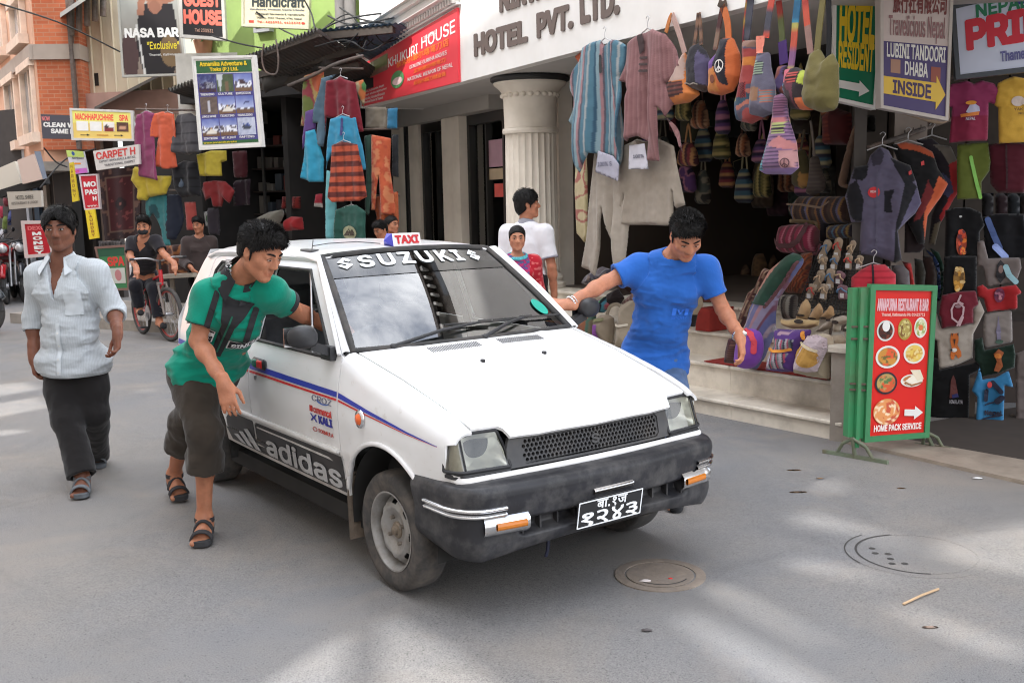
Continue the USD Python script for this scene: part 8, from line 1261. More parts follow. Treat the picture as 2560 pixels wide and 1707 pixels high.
single('garment_rail',rl((890,715),(1290,722),'1',.5),PIPE,'rail carrying the magenta and orange kurtas','rail',True);single('garment_rail',rl((985,1240),(1180,1245),'1',.42),PIPE,'lower rail under the yellow jacket','rail',True)
CPF=MF.off(.45);CQ=[(243,428),(352,415),(352,592),(262,602)]
def cpat(u,v):
 c=np.tile(C(74,20,26),(len(u),1));b=np.minimum(np.minimum(u,1-u)*.62,np.minimum(v,1-v));c[(b<.13)]=C(50,22,24);c[(b>.11)&(b<.13)]=C(110,84,70);n=meshkit.noise(np.c_[u*14,v*22,u*0],4);c[(n>.72)&(b<.11)]=C(110,74,60);c[(n>.78)&(b>.15)]=C(120,50,50);c[np.hypot((u-.5)*.62,v-.5)<.09]=C(40,16,24);c[np.hypot((u-.5)*.62,v-.5)<.015]=C(150,90,80);return c
fq=quad_map(CPF,CQ);V,F=grid(lambda u,v:np.stack([u,v,.01*np.sin(u*14)],1),34,54);uv=V.copy();Vb=np.vstack([fq(V),fq(V-[0,0,.02])]);single('carpet',trimesh.Trimesh(Vb,np.vstack([F,F[:,::-1]+len(V)]),process=False),CLOTH,'large dark red patterned carpet hanging behind the cyclist','carpet',True,np.vstack([cpat(uv[:,0],uv[:,1])]*2))
BN=thing('bench','low pale wooden bench in front of the orange rugs','bench',ground(440,760));bq=lambda x,y:MF.off(1.0).hit(x,y)
part(BN,'seat',bar(bq(395,692),bq(500,686),.25,.05),M('pale_wood',srgb(150,140,126),.8));
for x in(402,430,492):p=bq(x,692);part(BN,'leg',bar(p,[p[0],p[1],0],.05,.05),MATS['pale_wood'])
gm('orange and brown patterned rugs stacked behind the bench','rug','a',[(1215,430),(1500,400),(1560,470),(1540,660),(1350,680),(1230,690)],('n',[(120,60,30),(84,44,30),(150,90,40),(60,36,30)],9),.25,t=.05);gm('striped grey blanket rolls under the carpet','blanket','a',[(770,385),(965,385),(965,470),(780,470)],('v',[(1,(90,84,84)),(1,(60,54,54))],8),.3)
kerb=MF.off(1.35);struct('kerb',MF.put(bx(ms(200),ms(960),-.05,.14,-.6,1.30)),CONC)
SBM2=[('i',.05,.62,.345,.82,'lake'),('i',.36,.62,.645,.82,'forest'),('i',.66,.62,.95,.82,'flight'),('i',.05,.37,.345,.57,'village'),('i',.36,.37,.645,.57,'temple'),('i',.66,.37,.95,.57,'paraglide'),('i',.05,.12,.345,.32,'temple'),('i',.36,.12,.645,.32,'peaks'),('i',.66,.12,.95,.32,'rafting')]
SBM2=[('r',.03,.84,.97,.98,srgb(40,90,50)),('r',.03,.045,.97,.83,srgb(70,66,130)),('r',.03,.03,.97,.065,srgb(40,90,50))]+SBM2+[('t','Annamika Adventure &',.10,.915,.90,.965,YL,2),('t','Treks (P.) Ltd.',.27,.85,.75,.90,YL,2)]+[('t',s,x,y,x+.24,y+.025,WH,1)for s,x,y in(('TREKKING',.07,.585),('CULTURE',.38,.585),('EXPEDITION',.68,.585),('JUNGLE SAFARI',.07,.335),('TICKETING',.38,.335),('PARAGLIDING',.68,.335),('SIGHTSEEING',.07,.085),('MT. FLIGHT',.38,.085),('RAFTING',.68,.085))]+[('t','www.annamikatreks',.06,.038,.62,.058,YL,0)]
sign('blue and green trekking poster with nine pictures hanging over the shop',MF.off(1.0),ZR['2']([(222,388),(606,378),(658,945),(270,965)]),WH,SBM2,srgb(214,212,206),.03,.04,name='poster_board',h=.018)
NB=facing(440,100,15.0,-8)
sign('large torn bar billboard with a dark figure and white letters',facing(370,100,15.6,0),ZR['1']([(772,-140),(1145,-140),(1205,480),(812,492)]),srgb(140,140,132),[('i',0,0,1,1,'torso'),('t','NASA BAR',.05,.385,.97,.485,WH,4),('t','"Exclusive"',.42,.26,.96,.34,srgb(230,210,50),1),('t','Thamel, Kathmandu',.44,.185,.98,.215,WH,0)],srgb(170,168,160),.03,.08,name='billboard',h=.016)
sign('black guest house sign with salmon letters',facing(505,40,14.6,0),ZR['1']([(1188,-80),(1442,-80),(1458,246),(1198,228)]),srgb(30,28,30),[('t','GUEST',.04,.60,.98,.88,srgb(226,110,92),5),('t','HOUSE',.02,.23,.99,.54,srgb(226,110,92),5),('t','☎ 230531' if False else 'Tel 230531',.30,.08,.76,.15,srgb(190,150,130),1)],srgb(196,192,184),.04,.08,name='sign')
sign('cream handicraft shop sign with dark lettering and a red footer',facing(690,30,14.0,-6),ZR['2']([(548,-70),(965,-70),(958,176),(548,160)]),srgb(216,206,172),[('t','Handicraft',.13,.50,.96,.80,srgb(40,50,50),3),('t','Manufacturer, Wholesaler, Exporter & Retailer',.10,.40,.96,.46,srgb(80,90,110),1),('t','Of Nepali Garments & Handicrafts',.18,.27,.96,.335,srgb(60,66,66),1),('t','Thahity, 3907 Thamel, KTM, Nepal',.20,.165,.92,.225,srgb(60,66,66),1),('r',.08,.05,.16,.12,srgb(206,60,44)),('t','Tel : 4223931, 4412373',.21,.045,.90,.115,srgb(206,60,44),2),('p',Point(.945,.085).buffer(.03),srgb(206,60,44),'dot')],srgb(190,186,160),.03,.08,name='sign')
sign('dark grey laundry sign partly behind the yellow spa sign',facing(150,315,14.6,6),ZR['b']([(430,152),(800,167),(800,416),(450,410)]),srgb(74,72,80),[('t','NOW',.03,.74,.26,.92,srgb(220,120,120),2),('t','CLEAN WASH',.06,.48,1.22,.68,WH,4),('t','SAME DAY',.27,.20,1.16,.42,WH,4)][:1]+[('t','CLEAN W',.06,.48,.97,.68,WH,4),('t','SAME D',.27,.22,.97,.42,WH,4)],None,0,.06)
sign('yellow spa sign with red heading and four small pictures',facing(255,312,14.2,4),ZR['b']([(764,112),(1385,136),(1398,414),(782,404)]),srgb(232,200,110),[('r',0,.55,1,1,srgb(236,226,120)),('t','MACHHAPUCHHRE',.05,.67,.70,.90,srgb(236,70,70),3),('t','SPA',.80,.67,.95,.90,srgb(236,70,70),3),('i',.06,.27,.26,.62,'white'),('i',.29,.27,.49,.62,'white'),('i',.52,.27,.71,.62,'spa'),('i',.75,.27,.95,.62,'stone')]+[('p',[(x,.13),(x+.11,.13),(x+.11,.16),(x+.16,.12),(x+.11,.08),(x+.11,.11),(x,.11)],srgb(40,36,30),'arrow')for x in(.12,.70)]+[('r',.40,.10,.60,.14,srgb(190,130,50))],srgb(200,196,190),.03,.06)
sign('white carpet shop sign with red capitals over the hanging carpet',facing(288,400,14.1,-8),ZR['b']([(985,542),(1470,470),(1480,680),(1022,748)]),srgb(206,200,194),[('t','CARPET H',.05,.52,.92,.90,srgb(196,60,56),3),('t','EXPORT WHOLESALE & RETAIL',.10,.36,.92,.46,srgb(96,96,100),1),('t','TRADITIONAL CARPET',.20,.14,.90,.25,srgb(80,76,80),1)],None,0,.05)
sign('small colourful travel sign above the money exchange board',facing(200,410,14.5,0),ZR['b']([(700,532),(882,545),(930,770),(760,790)]),srgb(206,204,214),[('r',0,.72,1,1,srgb(186,206,110)),('p',Point(.38,.87).buffer(.09),srgb(40,80,150),'emblem'),('t','Sanjeev',.25,.62,.95,.72,srgb(70,80,80),2),('r',.3,.40,.7,.47,srgb(226,140,40)),('r',0,.0,1,.22,srgb(196,110,200)),('t','Tours',.10,.06,.50,.17,srgb(226,70,140),2)],None,0,.05)
sign('narrow yellow vertical sign in front of the travel sign',facing(188,450,14.3,0),ZR['b']([(733,668),(772,660),(832,1066),(766,1082)]),srgb(216,190,50),[('t',c_,.25,.86-.125*i,.75,.945-.125*i,srgb(150,110,40),2)for i,c_ in enumerate('HARMONY')],None,0,.04)
sign('red and white money exchange board beside the carpet',facing(222,480,14.25,0),ZR['b']([(855,808),(1020,800),(1050,1140),(908,1152)]),srgb(190,36,50),[('t','MO',.12,.66,.93,.82,WH,4),('t','PAS',.14,.42,.97,.58,WH,4),('t','H',.62,.22,.88,.36,WH,4),('t','www.',.16,.04,.9,.09,WH,1)],srgb(206,190,190),.02,.05)
sign('yellow vertical laundry sign under the money exchange board',facing(228,560,14.15,0),ZR['b']([(902,1168),(1000,1158),(1046,1462),(946,1478)]),srgb(226,196,48),[('t',c_,.34,.86-.13*i,.66,.95-.13*i,srgb(150,90,40),2)for i,c_ in enumerate('LAUNDRY')],None,0,.04)
sign('red money exchange board standing by the parked motorcycles',facing(90,600,15.6,0),ZR['b']([(262,1316),(480,1312),(540,1620),(300,1640)]),srgb(176,26,40),[('t','DEXC',.12,.80,.95,.93,srgb(214,110,110),3)]+[('t',c_,.30,.62-.155*i,.72,.735-.155*i,WH,4)for i,c_ in enumerate('MONEY')],srgb(200,180,176),.05,.06,name='standing_sign')
sign('small green spa board leaning behind the cyclist',facing(280,670,14.2,0),ZR['a']([(762,446),(975,432),(1000,752),(830,756)]),srgb(60,120,76),[('r',0,.80,1,1,srgb(34,80,56)),('t','SPA',.30,.55,.95,.78,srgb(206,60,50),4),('r',.30,.12,.95,.50,srgb(190,190,180)),('p',Point(.65,.32).buffer(.14),srgb(180,120,120),'picture')],srgb(120,90,80),.03,.05,name='standing_sign')
WF=facing(340,200,17.6,-16);wsx=lambda x:WF.st(x,300)[0]
STW=M('stained_wall',srgb(214,200,176),.85,0,.1,1.5,dirt=srgb(150,104,62),dscale=1.1,damt=.75,stretch=(1,1,.35))
SW=thing('stained_building','cream building with rust stained wall behind the bar billboard','building',WF.w([(wsx(340),0)])[0])
pbox(SW,'wall',WF,wsx(214),wsx(470),3.1,9.5,-3,0,STW);pbox(SW,'small_opening',WF,wsx(245),wsx(254),WF.st(250,215)[1],WF.st(250,183)[1],0,.012,SHD)
for k in range(9):part(SW,'tin_rib',WF.put(tube([(wsx(214)+k*.22,2.9,.01),(wsx(214)+k*.22,6.6,.01)],.02,6)),STW,True)
pbox(SW,'pink_band',WF,wsx(240),wsx(470),WF.st(340,290)[1],WF.st(340,232)[1],.0,.25,M('pink_board',srgb(176,140,128),.8,0,.12,5));
part(SW,'lean_to_roof',cat([trimesh.convex.convex_hull(np.array([WF.off(o).hit(x,y)for o in(.0,.9)for x,y in((236,276),(430,176),(430,168),(236,268))]))]),TIN)
part(SW,'eaves',[trimesh.convex.convex_hull(np.array([WF.off(o).hit(x,y)for o in(0,1.0)for x,y in((150,45),(260,-30),(260,-42),(150,33))]))],M('eaves_grey',srgb(176,174,168),.7))
for k in range(5):part(SW,'roof_pole',tube([WF.off(.5).hit(178+k*20,90-k*12),WF.off(.5).hit(178+k*20,-30)],.05,6),PIPE,True)
BK1=usdkit.material(stage,'/World/Looks/brickwork',{'tc':('texture_coordinate',{}),'g':('geometry',{}),'sx':('separate_xyz',{}),'ad':('math',{'math_type':'add'}),'cx':('combine_xyz',{}),'b':('brick_texture',{'color1':srgb(190,108,72),'color2':srgb(170,88,56),'mortar':srgb(176,124,96),'scale':1.0,'mortar_size':.007,'brick_width':.21,'row_height':.065}),'n':('noise_texture',{'scale':2.0,'detail':6}),'r':('rgb_ramp',{'ramp':[(.3,(.8,.8,.8)),(.7,(1.15,1.12,1.1))]}),'m':('mix',{'mix_type':'multiply','fac':1.0}),'p':('principled_bsdf',{'roughness':.9})},[('g.position','sx.vector'),('sx.x','ad.value1'),('sx.y','ad.value2'),('ad.value','cx.x'),('sx.z','cx.y'),('cx.vector','b.vector'),('g.position','n.vector'),('n.fac','r.fac'),('b.color','m.color1'),('r.color','m.color2'),('m.color','p.base_color')],surface='p.BSDF')
BC=at(103,300,17.4);BF=Frame(BC[:2],4);BFL=Frame(BC[:2],-57.5)
BB=thing('brick_building','red brick building with plastered window bays at the left edge','building',(BC[0],BC[1],0));PLAS=M('pink_plaster',srgb(206,160,132),.85,0,.08,2,dirt=srgb(160,116,92),dscale=1.5,damt=.4);BAND=M('grey_band',srgb(160,146,134),.85,0,.1,4)
bsx=lambda x:BF.st(x,300)[0];bz=lambda x,y:BF.st(x,y)[1]
zlo=bz(120,375);pbox(BB,'end_wall',BF,0.0,bsx(212),zlo,11,-.4,0,BK1);pbox(BB,'end_band',BF,-.02,bsx(212)+.02,bz(120,150),bz(120,112),-.4,.06,BAND);part(BB,'street_wall',BFL.put(bx(-9,-.003,zlo-.2,11,-.4,-.003)),PLAS);part(BB,'street_band',BFL.put(bx(-9,.02,bz(103,150),bz(103,112),-.2,.10)),BAND);pbox(BB,'drain_pipe',BF,bsx(192),bsx(200),zlo,10,.0,.12,PIPE);part(BB,'corner_plaster',BFL.put(bx(-.25,-.004,zlo,11,-.002,.03)),PLAS)
wl=lambda x,y=250:BFL.st(x,y)[0]
for xa,xb,ya,yb in((8,32,5,120),(52,82,-10,88),(22,50,205,360),(64,96,172,340)):
 xm=(xa+xb)/2;a,b,z0,z1=wl(xa),wl(xb),BFL.st(xm,yb)[1],BFL.st(xm,ya)[1]
 w=part(BB,'window',[BFL.put(bx(a,a+.12,z0,z1,.0,.09)),BFL.put(bx(b-.12,b,z0,z1,.0,.09)),BFL.put(bx(a-.1,b+.1,z0-.16,z0,.0,.16)),BFL.put(bx(a-.06,b+.06,z1,z1+.12,.0,.12))],M('window_stone',srgb(220,196,176),.8));part(BB,'pane',BFL.put(bx(a+.12,b-.12,z0,z1,.0,.012)),M('sky_pane',(.55,.58,.62),.12,.6)if ya<100 else M('window_grey',(.20,.20,.20),.25),30,None);part(BB,'mullion',BFL.put(bx((a+b)/2-.03,(a+b)/2+.03,z0,z1,.013,.04)),MATS['window_stone'])
part(BB,'lower_front',BFL.put(bx(-9,.1,0,zlo-.2,-.5,-.35)),SHD);part(BB,'ledge',BFL.put(bx(-9,.3,zlo-.35,zlo-.2,-.35,.3)),CONC)
for i,(lb,qd,c)in enumerate((('blank white awning board at the left edge',[(-40,735),(158,650),(222,882),(-40,965)],(206,198,184)),('pale pink awning board next to the white one',[(182,640),(358,572),(452,838),(240,892)],(200,178,166)),('grey lettered board under the awning boards',[(72,975),(430,960),(440,1132),(98,1160)],(176,168,156)))):
 sign(lb,facing(50,400,17.2-.3*i,-20),ZR['b'](qd),srgb(*c),[('t','HOTEL SHREE',.25,.52,.78,.76,srgb(96,92,84),2),('t','RESTAURANT & LODGE',.10,.24,.9,.40,srgb(110,104,96),1)]if i==2 else[],None,0,.05,name='awning_board')
part(BB,'blue_gutter',trimesh.convex.convex_hull(np.array([facing(50,400,Y,-20).hit(x,y)for Y in(16.9,17.0)for x,y in ZR['b']([(362,545),(430,545),(500,830),(455,840)])])),M('gutter_blue',srgb(120,130,146),.6));part(BB,'awning_hem',[bar(facing(50,400,17.1,-20).hit(*ZR['b']([(0,1000)])[0]),facing(50,400,17.1,-20).hit(*ZR['b']([(500,850)])[0]),.1,.12)],SHD)
FS=thing('far_shops','dim row of shopfronts under the brick building','shop',at(60,600,19.5));FF=facing(80,600,18.6,-30);fx=lambda x:FF.st(x,600)[0]
pbox(FS,'back_wall',FF,fx(-160),fx(240),0,3.4,-.6,-.5,M('far_dark',(.05,.042,.038),.9));
for x,w,c in((66,8,(150,140,128)),(92,5,(130,116,104)),(40,12,(60,76,92)),(20,6,(176,180,186)),(112,8,(60,54,52)),(150,30,(70,62,56)),(205,12,(150,130,116))):pbox(FS,'door_post',FF,fx(x),fx(x+w),0,3.0,-.49,-.42,M('post_%d'%x,srgb(*c),.8))
for i,(x,y,w,h_,c)in enumerate(((2,530,10,30,(190,50,80)),(12,560,12,40,(110,130,60)),(24,545,8,36,(60,70,130)),(4,590,10,36,(200,200,206)),(14,506,12,22,(120,40,50)))):cloth(['pink','olive green','blue','white','wine red'][i]+' cloth hanging in the far shops at the left edge','cloth',FF.off(-.1),'s',[(x-w/2,y+h_/2),(x-w/2,y-h_/2),(x+w/2,y-h_/2),(x+w/2,y+h_/2)],('s',c),0,.04,.06,name='cloth')
EB=thing('far_building','pale far building closing the street at the left edge','building',(-16,27,0));part(EB,'wall',bx(-30,-11.5,27,30,0,10),PLAS)
WR=[((0,10,12),(160,62,14),(300,130,15)),((100,470,15),(165,398,15.5),(240,372,15.5)),((110,370,15),(140,405,15.3),(168,418,15.5)),((190,355,15.5),(250,340,15.5),(330,350,15)),((640,30,14),(700,72,14),(760,100,13.5)),((820,40,13),(880,62,12.5),(985,45,12)),((850,20,13),(900,48,12.5),(985,62,12)),((780,90,13),(860,50,12.5),(990,30,12)),((700,130,13),(770,150,13),(850,110,12.5)),((530,90,14.3),(600,110,14),(680,125,13.5)),((760,0,13.5),(780,40,13.5),(790,95,13)),((840,70,12.6),(930,55,12.3),(990,70,12))]
for i,w in enumerate(WR):
 p=np.array([at(*q)for q in w]);r_=single('cable',tube(spl(p,8,False),.011,5),WIRE,['cable crossing the brick building corner','cable sloping to the travel sign','cable dipping beside the travel sign','cable over the carpet sign','cable under the handicraft sign','cable in the tangle above the awning, uppermost','cable in the tangle above the awning, second','cable in the tangle above the awning, third','cable hanging across the awning beams','cable below the guest house sign','cable beside the drain pipes','cable in the tangle above the awning, lowest'][i],'cable',True)
rg=np.random.default_rng(6)
for k in range(16):
 a_,b_=rg.uniform(780,880),rg.uniform(900,995);y0,y1=rg.uniform(60,130),rg.uniform(40,100);Y0=rg.uniform(12.2,13.2);tag(part(None,'cable',tube(spl([at(a_,y0,Y0),at(a_*.6+b_*.4,(y0+y1)/2+rg.uniform(-20,45),Y0-.2),at(a_*.3+b_*.7,(y0+y1)/2+rg.uniform(-25,35),Y0-.2),at(b_,y1,Y0-.1)],6,False),.008,5),WIRE,True),'thin black cable in the tangle over the awning beside the hotel','cable','cables tangled over the awning')
PT=thing('pot_plant','small leafy pot plant on the ledge under the guest house sign','plant',at(510,138,15.2));p0=at(510,138,15.2);part(PT,'pot',lathe([(0,0),(.10,0),(.14,.2),(.12,.2),(.11,.17),(0,.17)],14,p0),M('pot_clay',(.35,.16,.09),.8));rg=np.random.default_rng(2);lv=[]
for k in range(160):
 d=unit(rg.normal(size=3)+[0,0,.5]);c=p0+[0,0,.36]+d*rg.random()*.26;a=unit(rg.normal(size=3));b=unit(np.cross(a,d));s=.05+.03*rg.random();lv.append(trimesh.Trimesh([c-a*s,c+b*s*.4,c+a*s,c-b*s*.4],[[0,1,2],[0,2,3]],process=False))
part(PT,'leaves',cat(lv),M('leaf',srgb(70,96,60),.6,trans=.3),False,kind='stuff');part(PT,'stem',tube([p0+[0,0,.15],p0+[0,0,.45]],.012,6),WOOD)
shel=thing('ledge','pale ledge holding the pot plant','ledge',p0);part(shel,'slab',bx(p0[0]-.35,p0[0]+.6,p0[1]-.2,p0[1]+1.5,p0[2]-.9,p0[2]-.002),M('ledge_white',srgb(190,186,178),.8))
BI=thing('bicycle','red and black mountain bicycle ridden by the masked cyclist','bicycle',(-4.35,12.55,0));bo=np.array([-4.66,12.97,0]);bd=unit(np.array([-4.10,12.25,0])-bo);bn=np.array([bd[1],-bd[0],0]);WB=.98
bp=lambda a,z,s=0:bo+bd*a+bn*s+np.array([0,0,z])
for nm,a,st in(('rear_wheel',0,0),('front_wheel',WB,1)):
 dw=bd if not st else unit(bd*.98-bn*.12);an=np.linspace(0,2*math.pi,41);rim=lambda r:np.array([bp(a,.325)+dw*r*math.cos(t)+np.array([0,0,r*math.sin(t)])for t in an])
 wh=part(BI,nm,tube(rim(.300),.026,8,False),RUBBER,True);part(wh,'rim',tube(rim(.270),.012,6,False),M('rim_red',srgb(150,60,56),.4),True);part(wh,'hub',tube([bp(a,.325,-.04),bp(a,.325,.04)],.022,10),STEEL,True);part(wh,'spokes',cat([tube([bp(a,.325)+bn*.03*(-1)**k,rim(.268)[k*2]],.0022,4)for k in range(20)]),STEEL,True,kind='stuff')
FRM=M('bike_red',srgb(190,34,44),.35,coat=.4);FRK=M('bike_grey',srgb(120,110,104),.4,.3)
part(BI,'frame',cat([tube([bp(.38,.30),bp(.30,.72)],.018,8),tube([bp(.30,.66),bp(.78,.78)],.018,8),tube([bp(.38,.30),bp(.79,.70)],.022,8),tube([bp(.38,.30),bp(0,.325,.04)],.010,6),tube([bp(.38,.30),bp(0,.325,-.04)],.010,6),tube([bp(.30,.66),bp(0,.325,.05)],.009,6),tube([bp(.30,.66),bp(0,.325,-.05)],.009,6),tube([bp(.775,.84),bp(.80,.66)],.024,8)]),FRM,True)
part(BI,'fork',cat([tube([bp(.80,.68,.05*s),bp(WB,.325,.055*s)],.016,8)for s in(-1,1)]+[tube([bp(.80,.68,-.06),bp(.80,.68,.06)],.02,8)]),FRK,True)
part(BI,'handlebar',tube(spl([bp(.74,.98,-.33),bp(.77,.985,-.15),bp(.78,.95,0),bp(.77,.985,.15),bp(.74,.98,.33)],4,False),.012,8),STEEL,True);part(BI,'stem',tube([bp(.775,.84),bp(.78,.95)],.016,8),BLACKPL,True)
for s in(-1,1):part(BI,'grip',tube([bp(.745,.98,s*.24),bp(.74,.98,s*.34)],.017,8),BLACKPL,True)
part(BI,'saddle',trimesh.convex.convex_hull(np.array([bp(.14,.86,-.07),bp(.14,.86,.07),bp(.14,.90,-.06),bp(.14,.90,.06),bp(.40,.87,0),bp(.40,.90,0)])),BLACKPL);part(BI,'seat_post',tube([bp(.30,.70),bp(.27,.87)],.013,8),STEEL,True)
part(BI,'chainring',trimesh.Trimesh(np.asarray(lathe([(.0,-.004),(.09,-.004),(.09,.004),(0,.004)],24).vertices)@np.stack([bd,[0,0,1],bn])+bp(.38,.30,.05),lathe([(.0,-.004),(.09,-.004),(.09,.004),(0,.004)],24).faces,process=False),STEEL)
for s,z in((1,.17),(-1,-.17)):part(BI,'crank',bar(bp(.38,.30,s*.06),bp(.38+.03*s,.30-z,s*.08),.02,.012),STEEL);part(BI,'pedal',bar(bp(.38+.03*s,.30-z,s*.08),bp(.38+.03*s,.30-z,s*.17),.08,.02),BLACKPL)
def motorcycle(label,o,az,colour,rider=False,group=None,headlight=True):
 a_=math.radians(az);d=np.array([math.cos(a_),math.sin(a_),0]);n=np.array([d[1],-d[0],0]);o=np.array([*o[:2],0.]);P=lambda a,z,s=0:o+d*a+n*s+np.array([0,0,z]);R=thing('motorcycle',label,'motorcycle',o,0,group);CM=M('moto_%d_%d_%d'%colour,srgb(*colour),.3,coat=.6)
 for nm,a in(('rear_wheel',-.62),('front_wheel',.66)):
  an=np.linspace(0,2*math.pi,33);rim=lambda r:np.array([P(a,.30)+d*r*math.cos(t)+np.array([0,0,r*math.sin(t)])for t in an]);w=part(R,nm,tube(rim(.26),.045,8,False),RUBBER,True);part(w,'rim',tube(rim(.20),.016,6,False),STEEL,True);part(w,'hub',tube([P(a,.30,-.06),P(a,.30,.06)],.06,12),STEEL,True);part(w,'spokes',cat([tube([P(a,.30),rim(.2)[k*2]],.005,4)for k in range(16)]),STEEL,True,kind='stuff')
 hull=lambda pts:trimesh.convex.convex_hull(np.array(pts))
 part(R,'tank',hull([P(a,z,s)for a,z,w in((-.02,.80,.10),(.10,.92,.13),(.32,.90,.12),(.38,.80,.08),(.05,.72,.10))for s in(-w,w)]),CM);part(R,'seat',hull([P(a,z,s)for a,z,w in((-.72,.82,.09),(-.72,.88,.07),(-.30,.78,.13),(0,.80,.10),(-.05,.84,.09),(-.35,.84,.12))for s in(-w,w)]),BLACKPL);part(R,'tail_panel',hull([P(a,z,s)for a,z,w in((-.85,.82,.05),(-.2,.66,.10),(-.2,.76,.11),(-.75,.80,.08))for s in(-w,w)]),CM)
 part(R,'engine',[hull([P(a,z,s)for a in(-.12,.25)for z in(.30,.58)for s in(-.13,.13)])],M('engine_grey',(.16,.16,.16),.5,.6,.3,10));part(R,'fork',cat([tube([P(.42,.92,s),P(.66,.30,s*1.1)],.022,8)for s in(-.09,.09)]),STEEL,True);part(R,'front_mudguard',tube([P(.66+.33*math.cos(t),.30+.33*math.sin(t))for t in np.linspace(.5,2.3,10)],.05,8),CM,True)
 part(R,'handlebar',tube([P(.28,1.06,-.34),P(.38,1.04,-.15),P(.42,.98,0),P(.38,1.04,.15),P(.28,1.06,.34)],.014,8),BLACKPL,True);hl=part(R,'headlight',ball(P(.50,.92),.10,2,(1,1,1.05)),CM,True);part(hl,'lamp_lens',ball(P(.545,.92),.078,2),M('lamp_glass',(.6,.6,.6),.1,.4),True);part(R,'exhaust',tube([P(.2,.34,-.14),P(-.1,.26,-.16),P(-.75,.36,-.17)],[.025,.035,.05],8),CHROME,True)
 for s in(-1,1):m_=part(R,'mirror',ball(P(.30,1.22,s*.36),.06,2,(.4,1,.7)),BLACKPL,True);part(m_,'mirror_arm',tube([P(.34,1.05,s*.22),P(.30,1.20,s*.34)],.007,6),BLACKPL,True)
 return R,P
for i,(x,y,Y,az,c,lb)in enumerate(((14,668,18.0,-70,(150,20,26),'parked motorcycle with a red tank, nearest of the row at the left edge'),(50,655,18.3,-66,(30,32,36),'parked black motorcycle left of the red money exchange board'),(-14,640,18.8,-72,(190,30,34),'parked red motorcycle at the back of the row'),(34,640,19.2,-60,(60,64,70),'parked grey motorcycle at the back of the row'),(-34,670,17.4,-75,(40,44,60),'parked dark blue motorcycle cut by the left edge'))):
 p=at(x,600,Y);motorcycle(lb,p,az,c,group=None)
mo=ground(-36,830);RM_,Pm=motorcycle('ridden motorcycle just entering at the left edge',(mo[0]-.50,mo[1]+.05),-20,(36,40,44))
PR=person('motorcyclist in shorts of whom only a leg and hand show at the left edge',mo)
oo=np.array([mo[0]-.15,mo[1]-.1,0]);Jm={'neck':Pm(-.22,1.42),'sR':Pm(-.20,1.36,.18),'sL':Pm(-.20,1.36,-.18),'eR':Pm(.02,1.16,.27),'wR':Pm(.24,1.08,.30),'eL':Pm(.02,1.16,-.27),'wL':Pm(.24,1.08,-.30),'hR':Pm(-.30,.90,.09),'hL':Pm(-.30,.90,-.09),'kR':Pm(.10,.72,.20),'kL':Pm(.10,.72,-.20),'aR':Pm(-.05,.32,.20),'aL':Pm(-.05,.32,-.20),'tR':Pm(.10,.26,.21),'tL':Pm(.10,.26,-.21)}
Hm=HeadFrame(Pm(-.16,1.62),Pm(1,0)-Pm(0,0),(0,0,1));build_body(PR,Jm,Hm,SK3,1.0,.010,hands={q:dict(d=Pm(1,-.2)-Pm(0,0),n=(0,0,1),side=1 if q=='L' else -1,curl=.8,fingers=False)for q in 'LR'},toes=False);add_hair(PR,Hm,'short',.009,81);build_top(PR,Jm,'t_shirt',solid(srgb(60,70,90)),1.0,.011,.016,seed=82);build_trousers(PR,Jm,'shorts',solid(srgb(60,56,50)),1.0,.011,(.10,.085,.08),-.05,.1,seed=83)
for q in 'LR':sandal(PR,Jm['a'+q],Jm['t'+q]+[0,0,0],1.0)if False else part(PR,'sandal',trimesh.convex.convex_hull(np.vstack([ball(Jm['a'+q]-[0,0,.075],.03,1).vertices,ball(Jm['t'+q]-[0,0,.03],.03,1).vertices])),M('sandal_brown',(.07,.045,.035),.7),True)
def manhole(label,c,r,mat,arcs):
 R=thing('manhole_cover',label,'manhole cover',(c[0],c[1],0));part(R,'cover',lathe([(0,.0048),(r-.012,.0048),(r-.006,.004),(r-.006,-.01),(0,-.01)],56,(c[0],c[1],0)),mat);part(R,'rim',lathe([(r+.003,-.01),(r+.003,.004),(r+.009,.005),(r+.040,.005),(r+.045,.004),(r+.045,-.01)],56,(c[0],c[1],0)),mat)
 for rr,w,a0,a1 in arcs:an=np.radians(np.linspace(a0,a1,40));part(R,'joint',trimesh.Trimesh(np.vstack([np.c_[c[0]+(rr+q*w)*np.cos(an),c[1]+(rr+q*w)*np.sin(an),0*an+.0056]for q in(-.5,.5)]),np.array([[k,40+k,41+k]for k in range(39)]+[[k,41+k,k+1]for k in range(39)]),process=False),M('dark_joint',(.05,.046,.043),.9),False)
 return R
ca,cb=ground(2150,1360),ground(1960*1.0884,1255*1.0884);CVM=M('cement_cover',srgb(142,140,140),.85,0,.12,6,bump=.002,bscale=60)
cen=ground(2290,1385);r_=abs(cen[0]-ground(2134,1375)[0]);MH=manhole('round cement manhole cover on the right of the road',cen,r_,ASPH,((r_,.010,95,262),(r_+.048,.006,120,200)))
for x,y in((2180,1373),(2188,1385),(2220,1387),(2226,1399),(2230,1411),(2262,1411)):p=ground(x,y);part(MH,'lifting_hole',lathe([(0,.0062),(.014,.0062),(.016,.0056)],8,(p[0],p[1],0)),MATS['dark_joint'])
c2=ground(1650,1437);manhole('smaller earth-covered manhole in front of the number plate',c2+[0,.0,0],.15,M('earthy_cover',srgb(132,120,108),.95,0,.25,9,bump=.004,bscale=70,dirt=srgb(112,104,98),dscale=6,damt=.8),((.12,.007,215,330),))
